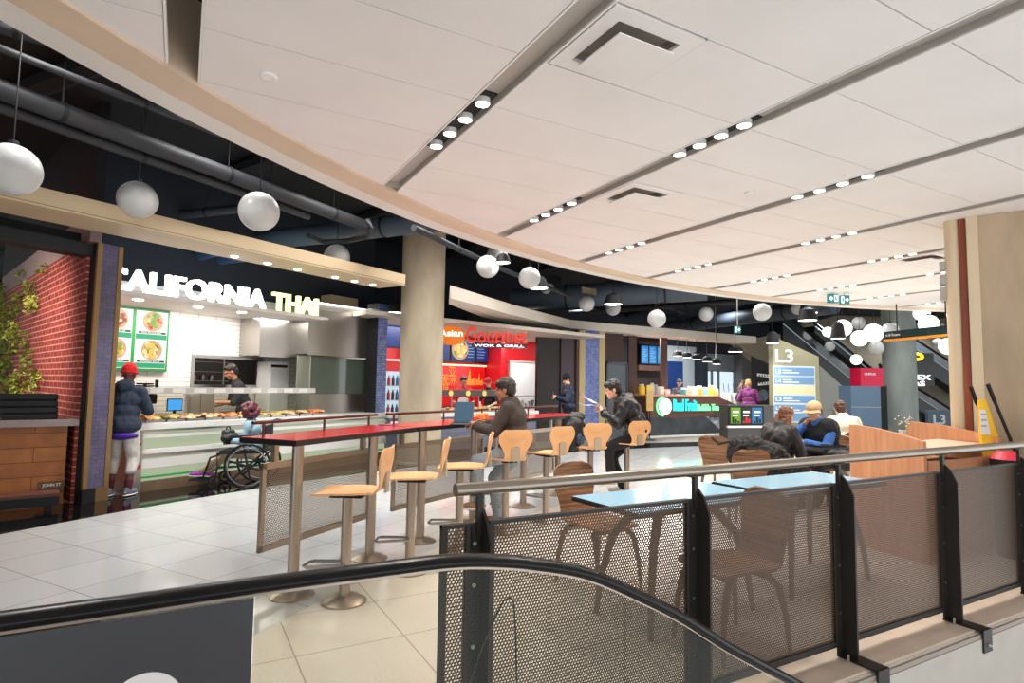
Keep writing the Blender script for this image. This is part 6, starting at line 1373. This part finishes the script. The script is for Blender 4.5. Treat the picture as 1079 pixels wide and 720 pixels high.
    if spec.get('cap'):
        b = MB(); b.ell(hm(-0.012, 0, 0.058), (0.108, 0.092, 0.082), HR); hat = place(remeshed(b, 0.008, 2), 'cap_crown', spec['cap'], body)
        P_ = []
        for i in range(6):
            row = []
            for j in range(9):
                a = -1.15+2.3*j/8; r = 0.085+0.07*i/5*math.cos(a*0.8); row.append(hm(-0.01+r*math.cos(a)*1.08, r*math.sin(a)*1.0, 0.045-0.02*(i/5)-0.012*abs(math.sin(a))))
            P_.append(row)
        MB().shell(P_, 0.006).build('cap_brim', spec['cap'], hat)
    if spec.get('apron'):
        b = MB(); b.ell(pel.lerp(chest, 0.4)+Vector((0.03, 0, 0)), (0.12, 0.15, 0.26), Rs); b.build('apron', spec['apron'], body)
    return body
def stand(lean=0.0, wl=(0.12, 0.22, 0.86), wr=(0.12, -0.22, 0.86), dx=0.0):
    return dict(pel=(0, 0, 0.94), chest=(0.02+lean*0.5, 0, 1.27), neck=(0.02+lean, 0, 1.46), head=(0.055+lean*1.25, 0, 1.60), wrL=wl, wrR=wr, anL=(-0.02-dx, 0.11, 0.09), anR=(-0.02+dx, -0.11, 0.09))
def sit(seat, lean, wl, wr, al=(0.40, 0.12, 0.09), ar=(0.40, -0.12, 0.09)):
    z = seat+0.11; return dict(pel=(0, 0, z), chest=(0.02+lean*0.55, 0, z+0.34-abs(lean)*0.15), neck=(0.03+lean, 0, z+0.52-abs(lean)*0.28), head=(0.07+lean*1.3, 0, z+0.655-abs(lean)*0.42), wrL=wl, wrR=wr, anL=al, anR=ar)
hk = lambda n, c: M(n, c, 0.45, var=0.25, scale=50, stretch=(1, 1, 0.3))
h_black = hk('hair_black', (30, 25, 23)); h_brown = hk('hair_brown', (74, 48, 34)); h_auburn = hk('hair_auburn', (116, 72, 44)); h_plum = hk('hair_plum', (84, 16, 30)); h_blond = hk('hair_blond', (176, 130, 84))
# man with the red beanie at the Thai stall
P = AZ(125, 523, 0)
person('person in red beanie and navy hooded jacket standing with back turned at the Thai counter', P, R_(72), dict(scale=0.945, skin='brown', J=stand(0.03, (0.34, 0.12, 1.12), (0.34, -0.14, 1.10)), look=(0, 14), beanie=cloth('beanie_red', (206, 28, 34)), jacket=cloth('jacket_navy', (36, 46, 64)), bulk=1.12, hem=0.10, hood=1, underhem=cloth('shirt_purple', (76, 40, 150)), trousers=cloth('shorts_white', (214, 208, 200)), cut=0.42, loose=1.18, shoes=cloth('slipper_grey', (112, 120, 130)), socks=cloth('sock_wine', (84, 24, 36)), seed=2))
# woman in the wheelchair
WP = AZ(266, 511, 0); WA = R_(160)
person('woman with plum red curly hair in denim jacket seated in a wheelchair at the counter', WP, WA, dict(scale=0.86, skin='brown', J=sit(0.44, 0.04, (0.36, 0.08, 0.72), (0.36, -0.06, 0.71), (0.74, 0.10, 0.24), (0.70, -0.10, 0.20)), look=(0, 4), hair='curly', haircol=h_plum, jacket=cloth('jacket_denim', (140, 170, 186)), trousers=cloth('trousers_khaki', (174, 156, 128)), shoes=cloth('shoe_purple', (160, 54, 168)), seed=5))
# kitchen worker
P = F1.w(F1.px(260, 405, 0.88)[0], 0.88)
person('cook in dark t-shirt leaning over pans in front of the kitchen pass window', P, R_(186), dict(skin='tan', J=stand(0.16, (0.46, 0.10, 1.10), (0.44, -0.14, 1.04)), look=(0, 28), hair='short', haircol=h_black, jacket=cloth('shirt_black', (34, 34, 38)), sleeve=0.5, trousers=cloth('trousers_black', (26, 26, 30)), shoes=cloth('shoe_black', (26, 24, 24))))
# wok stall staff
P = F2.w(F2.px(487, 420, 1.3)[0], 1.3)
person('wok stall worker with black hair and red shirt behind the food guard', P, R_(-100), dict(skin='tan', scale=0.95, J=stand(0.05, (0.30, 0.16, 1.05), (0.30, -0.16, 1.05)), look=(10, 22), hair='short', haircol=h_black, jacket=cloth('shirt_red', (190, 34, 44)), sleeve=0.5, apron=cloth('apron_white', (226, 222, 220)), trousers=cloth('trousers_black', (26, 26, 30)), shoes=cloth('shoe_black', (26, 24, 24))))
P = F2.w(F2.px(517, 420, 1.3)[0], 1.3)
person('wok stall worker in red cap bending over the pans, right of the other worker', P, R_(-140), dict(skin='light', scale=0.94, J=stand(0.12, (0.36, 0.14, 1.0), (0.36, -0.14, 1.02)), look=(0, 28), cap=cloth('cap_red', (150, 30, 36)), hair='under', haircol=h_black, jacket=cloth('shirt_dark', (46, 42, 46)), sleeve=0.55, trousers=cloth('trousers_black', (26, 26, 30)), shoes=cloth('shoe_black', (26, 24, 24))))
# man with laptop
person('person in dark brown jacket and pale jeans on a bar stool facing the laptop', (2.98, 5.24), R_(138), dict(skin='tan', scale=0.93, J=sit(0.77, 0.05, (0.42, 0.16, 1.13), (0.40, -0.20, 1.13), (0.36, 0.14, 0.32), (0.22, -0.12, 0.12)), look=(4, 8), hair='mop', haircol=hk('hair_darkbrown', (48, 38, 32)), jacket=cloth('jacket_umber', (62, 52, 46)), bulk=1.22, trousers=cloth('jeans_pale', (150, 160, 166)), loose=1.1, shoes=cloth('shoe_tan', (150, 120, 90)), seed=9))
# student in black
person('student in glossy black jacket with dark hair seated on the farthest bar stool holding papers', (5.24, 6.01), R_(150), dict(skin='light', J=sit(0.735, 0.20, (0.46, 0.06, 1.13), (0.44, -0.10, 1.13), (0.36, 0.10, 0.27), (0.18, -0.12, 0.14)), look=(0, 14), hair='mop', haircol=h_black, jacket=M('jacket_black_gloss', (26, 25, 27), 0.35, var=0.2, scale=14, bump=0.3), bulk=1.32, hood=1, wr=0.024, trousers=cloth('trousers_black', (26, 26, 30)), shoes=cloth('shoe_white', (200, 190, 176)), seed=4))
# man in puffer
P = AD(599, 440, 14.6)
person('man in navy puffer jacket and black beanie standing with a phone before the dark slats', P, R_(165), dict(skin='light', J=stand(0.0, (0.32, 0.06, 1.18), (0.30, -0.08, 1.16)), look=(0, 22), beanie=cloth('beanie_black', (22, 22, 26)), hair='under', haircol=h_black, jacket=cloth('puffer_navy', (30, 44, 70), 0.5), quilt=cloth('puffer_navy', (30, 44, 70)), bulk=1.15, hem=0.05, trousers=cloth('trousers_black', (26, 26, 30)), shoes=cloth('shoe_black', (26, 24, 24)), seed=7))
# fruit bar worker
P = F4.w(F4.px(714, 420, 1.1)[0], 1.1)
person('fruit bar worker in a black cap and shirt behind the brown counter', P, R_(-100), dict(skin='light', J=stand(0.03, (0.28, 0.16, 1.1), (0.28, -0.16, 1.1)), look=(-20, 14), cap=cloth('beanie_black', (22, 22, 26)), hair='under', haircol=h_black, jacket=cloth('shirt_black', (34, 34, 38)), sleeve=0.6, trousers=cloth('trousers_black', (26, 26, 30)), shoes=cloth('shoe_black', (26, 24, 24))))
# two people standing far away
P = AD(789, 430, 17.6)
person('person in purple striped jacket with light brown hair standing near the recycling signs', P, R_(40), dict(skin='light', J=stand(0.02, (0.26, 0.14, 1.08), (0.22, -0.18, 1.0)), look=(0, 10), hair='short', haircol=h_blond, jacket=M('jacket_purple', (130, 44, 110), 0.7, col2=(88, 28, 84), scale=12), bulk=1.12, trousers=cloth('trousers_black', (26, 26, 30)), shoes=cloth('shoe_black', (26, 24, 24)), seed=6))
P = AD(782.5, 430, 18.2)
person('dark clothed person standing behind the one in purple, near the fruit bar end', P, R_(-20), dict(skin='light', J=stand(0.0, (0.2, 0.2, 1.0), (0.2, -0.2, 0.95)), look=(0, 8), hair='long', haircol=h_brown, jacket=cloth('jacket_blueblack', (44, 44, 60)), trousers=cloth('trousers_black', (26, 26, 30)), shoes=cloth('shoe_black', (26, 24, 24))))
# seated group beyond the guard rail
person('woman with long auburn hair in black jacket seated opposite the man in a tan cap', (CHW.x, CHW.y), R_(-4), dict(skin='light', scale=0.96, J=sit(0.48, 0.17, (0.44, 0.06, 0.80), (0.40, -0.10, 0.84)), look=(10, 10), hair='long', haircol=h_auburn, jacket=M('jacket_black_soft', (30, 28, 30), 0.5, var=0.2, scale=14, bump=0.2), bulk=1.24, wr=0.015, trousers=cloth('trousers_black', (26, 26, 30)), shoes=cloth('shoe_black', (26, 24, 24)), seed=3))
person('man in tan cap, blue jacket and black vest seated with a hand at his mouth', (CHC.x, CHC.y), R_(186), dict(skin='light', J=sit(0.46, 0.12, (0.42, -0.02, 0.79), (0.30, -0.10, 0.99)), look=(-4, 16), poleR=(0.3, -0.5, -0.8), cap=cloth('cap_tan', (206, 176, 136)), hair='under', haircol=h_black, jacket=cloth('jacket_blue', (66, 116, 196)), bulk=1.12, wr=0.004, vest=cloth('vest_black', (30, 32, 38)), trousers=cloth('trousers_black', (26, 26, 30)), shoes=cloth('shoe_black', (26, 24, 24)), seed=8))
person('man in cream white jacket with brown hair seated with his back to the capped man', (CHJ.x, CHJ.y), R_(52), dict(skin='light', J=sit(0.46, 0.14, (0.40, 0.16, 0.80), (0.40, -0.16, 0.80)), look=(-10, 12), hair='short', haircol=h_brown, jacket=cloth('jacket_cream', (222, 212, 194)), bulk=1.15, trousers=cloth('trousers_beige', (206, 184, 156)), shoes=cloth('shoe_tan', (150, 120, 90)), seed=1))
# ------------------------------------------------------------------ belongings
# wheelchair
t = thing('wheelchair', 'black wheelchair with large spoked rear wheels carrying the woman in denim', 'wheelchair', (WP.x, WP.y, 0), WA)
RW = 0.295
for sd in (1, -1):
    y = sd*0.30
    b = MB(); b.tube([(RW*math.cos(a), y, RW+RW*math.sin(a)) for a in [2*PI*i/40 for i in range(40)]], 0.016, 10, True, up=(0, 1, 0)); wl = b.build('rear_wheel', m_rubber, t)
    b = MB(); b.tube([(RW*.86*math.cos(a), y+sd*0.035, RW+RW*.86*math.sin(a)) for a in [2*PI*i/40 for i in range(40)]], 0.010, 8, True, up=(0, 1, 0)); b.build('push_rim', M('rim_grey', (150, 152, 156), 0.3, 0.9), wl)
    b = MB(); b.cyl((0, y-0.03, RW), (0, y+0.03, RW), 0.035, n=14)
    for i in range(6): a = 2*PI*i/6+0.3; b.cyl((0, y, RW), (RW*.95*math.cos(a), y, RW+RW*.95*math.sin(a)), 0.016, 0.012, 8)
    b.build('spokes', m_black, wl)
    b = MB(); b.tube([(0.44+0.075*math.cos(a), sd*0.24, 0.085+0.075*math.sin(a)) for a in [2*PI*i/20 for i in range(20)]], 0.012, 8, True, up=(0, 1, 0)); b.cyl((0.44, sd*0.25, 0.085), (0.44, sd*0.23, 0.085), 0.03); b.cyl((0.44, sd*0.24, 0.085), (0.40, sd*0.24, 0.27), 0.012); b.build('front_caster', m_black, t)
    b = MB(); b.tube([(-0.18, sd*0.24, 0.88), (-0.18, sd*0.24, 0.30), (0.40, sd*0.24, 0.28), (0.42, sd*0.24, 0.46), (-0.18, sd*0.24, 0.48)], 0.014, 8, up=(0, 1, 0)); b.tube([(0.40, sd*0.20, 0.44), (0.52, sd*0.17, 0.40), (0.60, sd*0.15, 0.16)], 0.013, 8, up=(0, 1, 0)); b.tube([(-0.18, sd*0.24, 0.88), (-0.24, sd*0.24, 0.90), (-0.30, sd*0.24, 0.89)], 0.016, 8, up=(0, 1, 0)); b.build('side_frame', m_black, t)
    b = MB(); b.bb(-0.12, 0.26, sd*0.25-0.03, sd*0.25+0.03, 0.68, 0.71); b.bb(-0.02, 0.0, sd*0.24-0.01, sd*0.24+0.01, 0.48, 0.69); b.build('armrest', m_black, t, bevel=0.006)
    b = MB(); b.box((0.68, sd*0.12, 0.10), (0.20, 0.14, 0.015)); b.cyl((0.60, sd*0.15, 0.16), (0.62, sd*0.14, 0.10), 0.012); b.build('footplate', m_black, t, smooth=False)
b = MB(); b.bb(-0.18, 0.40, -0.23, 0.23, 0.46, 0.50); b.build('seat', m_black, t, bevel=0.01)
b = MB(); b.bb(-0.20, -0.17, -0.23, 0.23, 0.52, 0.84); b.build('backrest', m_black, t, bevel=0.01)
def blob(name, label, cat, loc, rz, ells, mat, vox=0.012, wr=0.015, ws=12, seed=1, part='body'):
    t = thing(name, label, cat, loc, rz); b = MB()
    for c, r in ells: b.ell(c, r)
    place(remeshed(b, vox, 3, wr, ws, seed), part, mat, t); return t
m_bag = M('bag_black', (24, 24, 28), 0.55, var=0.2, scale=20, bump=0.2)
q = Matrix.Translation((WP.x, WP.y, 0)) @ Matrix.Rotation(WA, 4, 'Z')
t = blob('handbag', 'dark handbag held on the lap of the woman in the wheelchair', 'bag', (q @ Vector((0.33, 0.0, 0.66))), WA, [((0, 0, 0), (0.12, 0.18, 0.09)), ((0.02, 0, 0.06), (0.09, 0.14, 0.06))], m_bag)
b = MB(); b.tube([(0.02, -0.1, 0.08), (0.03, -0.06, 0.15), (0.03, 0.06, 0.15), (0.02, 0.1, 0.08)], 0.01, 8); b.build('strap', m_black, t)
# laptop
P = AZ(488, 446.5, 1.06)
t = thing('laptop', 'open laptop with a bluish screen on the red bar table before the seated man', 'laptop', (P.x, P.y, 1.0595), R_(-38))
b = MB(); b.bb(-0.10, 0.10, -0.17, 0.0, 0.0, 0.014); b.build('keyboard_base', M('laptop_grey', (110, 116, 124), 0.3, 0.5), t, bevel=0.004)
b = MB(); b.bb(-0.09, 0.09, -0.14, -0.02, 0.0142, 0.016); b.build('keys', m_black, t, smooth=False)
ml = Matrix.Translation((0, 0.0, 0.012)) @ Matrix.Rotation(R_(-14), 4, 'X')
b = MB(); b.bb(-0.10, 0.10, -0.004, 0.004, 0, 0.21); bmesh.ops.transform(b.bm, matrix=ml, verts=b.bm.verts[:]); ld_ = b.build('lid', M('laptop_grey', (110, 116, 124)), t, smooth=False)
b = MB(); b.bb(-0.094, 0.094, -0.007, -0.004, 0.01, 0.204); bmesh.ops.transform(b.bm, matrix=ml, verts=b.bm.verts[:]); b.build('screen', EM('laptop_screen', (70, 104, 126), 0.4), ld_, smooth=False)
# orange snack
P = AZ(506, 444, 1.06)
t = thing('snack_bag', 'crumpled orange snack paper on the red bar table right of the laptop', 'food', (P.x, P.y, 1.0595), R_(20))
b = MB(); random.seed(2)
for i in range(9): b.ell((random.uniform(-0.12, 0.12), random.uniform(-0.05, 0.05), 0.035+random.uniform(0, 0.03)), (0.05, 0.045, 0.03), n=10, m=8)
place(remeshed(b, 0.008, 1, 0.016, 22, 3), 'wrapper', M('wrapper_orange', (232, 96, 36), 0.45, col2=(250, 160, 90), scale=16), t)
b = MB()
for i in range(4): b.ell((0.03+random.uniform(-0.06, 0.08), random.uniform(-0.03, 0.03), 0.085), (0.025, 0.022, 0.015), n=8, m=6)
b.build('snacks', M('snack_pale', (250, 206, 160), 0.6), t)
# papers in the student's hands
qs = Matrix.Translation((5.24, 6.01, 0)) @ Matrix.Rotation(R_(150), 4, 'Z')
t = thing('paper_sheets', 'white folded papers held up by the student in the black jacket', 'paper', qs @ Vector((0.60, -0.02, 1.20)), R_(150))
b = MB(); b.shell([[(-0.10+0.05*j, y, 0.02*math.sin(j*1.4+y*9)+0.03*j) for j in range(6)] for y in (-0.12, -0.06, 0.0, 0.06, 0.12)], 0.003); b.build('top_sheet', M('paper_white', (240, 236, 236), 0.7), t)
b = MB(); b.shell([[(-0.08+0.05*j, y+0.06, -0.02+0.015*math.sin(j*1.2)+0.012*j) for j in range(6)] for y in (-0.12, -0.06, 0.0, 0.06, 0.12)], 0.003); b.build('lower_sheet', M('paper_white', (240, 236, 236)), t)
# backpack on stool 6
P = Vector((4.32, 5.80, 0)); dd = Vector((-RT.x, -RT.y, 0)).normalized(); P2 = P+dd*0.19
t = blob('backpack', 'dark backpack with a blue patch hanging at the left of an empty bar stool', 'bag', (P2.x, P2.y, 0.88), R_(118), [((0, 0, 0.02), (0.11, 0.12, 0.19)), ((0.03, 0, -0.08), (0.10, 0.12, 0.11)), ((0.1, -0.2, 0.19), (0.11, 0.15, 0.05)), ((0.14, -0.28, 0.2), (0.1, 0.1, 0.05))], m_bag, wr=0.02)
b = MB(); b.ell((-0.085, 0.02, -0.05), (0.03, 0.085, 0.075)); b.build('blue_patch', M('patch_blue', (40, 84, 130), 0.5, col2=(20, 30, 44), scale=14), t)
b = MB(); b.tube([(-0.05, -0.08, 0.18), (-0.10, -0.10, 0.05), (-0.06, -0.09, -0.12)], 0.014, 8, up=(0, 1, 0)); b.build('strap', m_black, t)
# black furry coat on a chair, and another bag
q = Vector((CHK.x, CHK.y, 0))+Vector((-0.30*math.cos(R_(20)), -0.30*math.sin(R_(20)), 0))
t = blob('fur_coat', 'black furry coat draped over a chair back in front of the woman', 'coat', (q.x, q.y, 0.80), R_(-29), [((-0.05, 0, 0.05), (0.20, 0.16, 0.10)), ((0.14, -0.02, -0.03), (0.20, 0.17, 0.12)), ((0.28, 0, -0.14), (0.15, 0.15, 0.13)), ((0.02, -0.10, -0.12), (0.27, 0.13, 0.19)), ((-0.02, -0.12, -0.26), (0.2, 0.1, 0.12)), ((-0.18, -0.02, -0.05), (0.10, 0.13, 0.12))], M('fur_black', (18, 17, 19), 0.7, var=0.3, scale=40, bump=0.5), wr=0.022, ws=30)
b = MB(); b.tube([(-0.2, -0.06, 0.02), (-0.27, -0.05, 0.09), (-0.36, 0.0, 0.06), (-0.42, 0.05, 0.12)], 0.015, 8); b.build('belt', m_black, t)
q = AD(884, 481, 7.3)
blob('black_bag', 'black shoulder bag beside the capped man, on the chair seat edge', 'bag', (q.x, q.y, q.z), R_(-29), [((0, 0, 0), (0.17, 0.10, 0.09)), ((0.1, 0, -0.06), (0.13, 0.09, 0.12)), ((-0.08, 0, 0.03), (0.1, 0.08, 0.06))], m_bag)
# bottle and tray on the dark table
P = AD(853, 462, 7.75)
t = thing('water_bottle', 'clear water bottle on the dark table by the capped man', 'bottle', (P.x, P.y, 0.7465))
b = MB(); b.lathe([(0, 0), (0.033, 0), (0.034, 0.02), (0.031, 0.07), (0.034, 0.12), (0.03, 0.16), (0.013, 0.19), (0.013, 0.2), (0, 0.2)], n=20); b.build('body', M('bottle_clear', (196, 210, 222), 0.1, spec=0.8), t)
b = MB(); b.cyl((0, 0, 0.075), (0, 0, 0.125), 0.0345, n=20); b.build('label_band', M('label_pale', (226, 232, 240), 0.5), t); b = MB(); b.cyl((0, 0, 0.2), (0, 0, 0.222), 0.016, n=14); b.build('cap', m_white, t)
P = AD(866, 466, 7.55)
t = thing('food_tray', 'dark food tray on the table in front of the capped man', 'tray', (P.x-0.02, P.y-0.05, 0.7465), R_(-12))
b = MB(); b.bb(-0.2, 0.2, -0.14, 0.14, 0, 0.008); b.bb(-0.2, 0.2, -0.14, -0.13, 0, 0.02); b.bb(-0.2, 0.2, 0.13, 0.14, 0, 0.02); b.bb(-0.2, -0.19, -0.13, 0.13, 0, 0.02); b.bb(0.19, 0.2, -0.13, 0.13, 0, 0.02); b.build('tray', m_black, t, smooth=False)
b = MB(); b.lathe([(0, 0.009), (0.06, 0.009), (0.09, 0.035), (0.085, 0.035), (0.055, 0.014), (0, 0.014)], n=20); b.build('bowl', m_white, t)
# phone of the man in the puffer
P = AD(599, 440, 14.6); qm = Matrix.Translation((P.x, P.y, 0)) @ Matrix.Rotation(R_(165), 4, 'Z')
t = thing('phone', 'small phone held by the man in the navy puffer jacket', 'phone', qm @ Vector((0.42, -0.01, 1.23)), R_(165)); b = MB(); b.box((0, 0, 0), (0.02, 0.075, 0.15)); b.build('case', m_blackgloss, t, bevel=0.004); b = MB(); b.box((-0.0105, 0, 0), (0.002, 0.068, 0.14)); b.build('screen', EM('phone_screen', (200, 210, 220), 0.8), t, smooth=False)
# flowers on the tray station
q = AD(951, 455, 6.4)
t = thing('flower_sprig', 'small pale twiggy plant standing on the wooden tray station', 'plant', (q.x, q.y, 0.97))
b = MB(); b.lathe([(0, 0), (0.03, 0), (0.04, 0.07), (0, 0.07)], n=14); b.build('pot', m_white, t); random.seed(8); b = MB()
for i in range(16): b.cyl((0, 0, 0.06), (random.uniform(-.09, .09), random.uniform(-.09, .09), random.uniform(.12, .22)), 0.003, 0.002, 5)
b.build('stems', M('twig', (110, 116, 90), 0.7), t); b = MB()
for i in range(18): b.ell((random.uniform(-.09, .09), random.uniform(-.09, .09), random.uniform(.1, .22)), (0.009,)*3, n=6, m=4)
b.build('flowers', m_white, t)
# ------------------------------------------------------------------ stall and hall lamps, with added fill lights
def area(loc, tgt, sx, sy, e, col=(1, 0.97, 0.93)):  # rectangular lights added to brighten the stall interiors, no fixtures modelled
    ld = bpy.data.lights.new('stall_fill_light', 'AREA'); ld.shape = 'RECTANGLE'; ld.size = sx; ld.size_y = sy; ld.energy = e; ld.color = col
    lo = bpy.data.objects.new('stall_fill_light', ld); COL.objects.link(lo); lo.location = loc; lo.rotation_euler = (Vector(tgt)-Vector(loc)).to_track_quat('-Z', 'Y').to_euler()
def spot(loc, tgt, e, ang=110, col=(1, 0.97, 0.93), r=0.1):  # serves beam and ceiling lamps, and added fill spots too
    ld = bpy.data.lights.new('lamp_and_fill_spot', 'SPOT'); ld.energy = e; ld.spot_size = R_(ang); ld.spot_blend = 0.8; ld.shadow_soft_size = r; ld.color = col
    lo = bpy.data.objects.new('lamp_and_fill_spot', ld); COL.objects.link(lo); lo.location = loc; lo.rotation_euler = (Vector(tgt)-Vector(loc)).to_track_quat('-Z', 'Y').to_euler()
area(F1.w(1.2, 0.7, 2.52), F1.w(1.2, 0.8, 0), 3.2, 0.7, L_THAI)
area(F1.w(3.6, 0.45, 2.9), F1.w(3.6, 0.3, 0), 1.8, 0.3, L_THAI*0.5)
area(F1.w(1.0, 0.25, 3.0), F1.w(1.0, 1.2, 3.8), 2.6, 0.2, L_THAI*0.12, (0.75, 0.88, 1.0))
area(F1.w(2.6, 2.4, 2.5), F1.w(2.6, 2.3, 0), 1.5, 0.6, 10)
for x in (2.0, 3.2, 4.4): spot(P0+Vector((math.cos(ba)*x-math.sin(ba)*0.45, math.sin(ba)*x+math.cos(ba)*0.45, -0.04)), P0+Vector((math.cos(ba)*x, math.sin(ba)*x, -3.1)), 60)
area(F2.w(2.4, 1.5, 2.70), F2.w(2.4, 1.8, 0), 4.5, 1.2, L_WOK)
area(F2.w(5.7, 1.6, 2.70), F2.w(5.9, 2.3, 0.6), 1.2, 0.8, L_WOK*0.45)  # added fill that brightens the white door
spot(FL.w(-1.0, 0.8, 3.4), FL.w(-0.8, 2.5, 1.4), 240, 130, (1, 0.92, 0.84), 0.3)  # added warm fill on the brick corner, without a fixture
spot(FL.w(-2.0, 1.5, 3.6), FL.w(-1.2, 3.5, 1.8), 240, 140, (1, 0.92, 0.84), 0.3)  # second added fill for the bricks and plaster
area(F4.w(1.5, 0.9, 2.9), F4.w(1.5, 0.4, 0), 3.2, 0.6, L_FRUIT)
for i, a in enumerate((131, 124, 117, 110, 103, 96, 89, 82)): spot(pol(15.3, a, 4.5), pol(15.2, a, 0), L_HALL, 140, (1, 0.98, 0.96), 0.25)
for x, y in ((11.5, 10.5), (14.5, 9.5), (17.5, 8), (13, 8.5), (17, 11), (20, 10), (21, 14), (17, 15), (24, 11)): spot((x, y, 4.5), (x, y, 0), L_HALL*1.2, 140, (0.96, 0.99, 1), 0.3)  # added fill spots lifting the dim far aisle
for x, y in ((16, 18.5), (20, 18.5), (12.5, 17.5), (25, 16), (29, 14)): spot((x, y, 4.4), (x, y+0.8, 0), L_HALL*2.6, 150, (0.96, 0.99, 1), 0.3)  # stronger added fill toward the far shopfronts
bpy.data.scenes.remove(TS)
# ------------------------------------------------------------------ daylight and render look
w = bpy.data.worlds.new('hall_air'); sc.world = w; w.use_nodes = True
bg = w.node_tree.nodes['Background']; bg.inputs[0].default_value = (0.95, 0.97, 1.0, 1); bg.inputs[1].default_value = WORLD
sc.view_settings.view_transform = 'Standard'; sc.view_settings.look = 'None'; sc.view_settings.gamma = 1; sc.view_settings.use_curve_mapping = False
sc.view_settings.exposure = EXPO
c_ = sc.cycles
c_.use_denoising = True; c_.max_bounces = 7; c_.diffuse_bounces = 4; c_.glossy_bounces = 3; c_.transmission_bounces = 6; c_.transparent_max_bounces = 12
c_.sample_clamp_indirect = 6.0; c_.caustics_reflective = False; c_.caustics_refractive = False; c_.use_light_tree = True
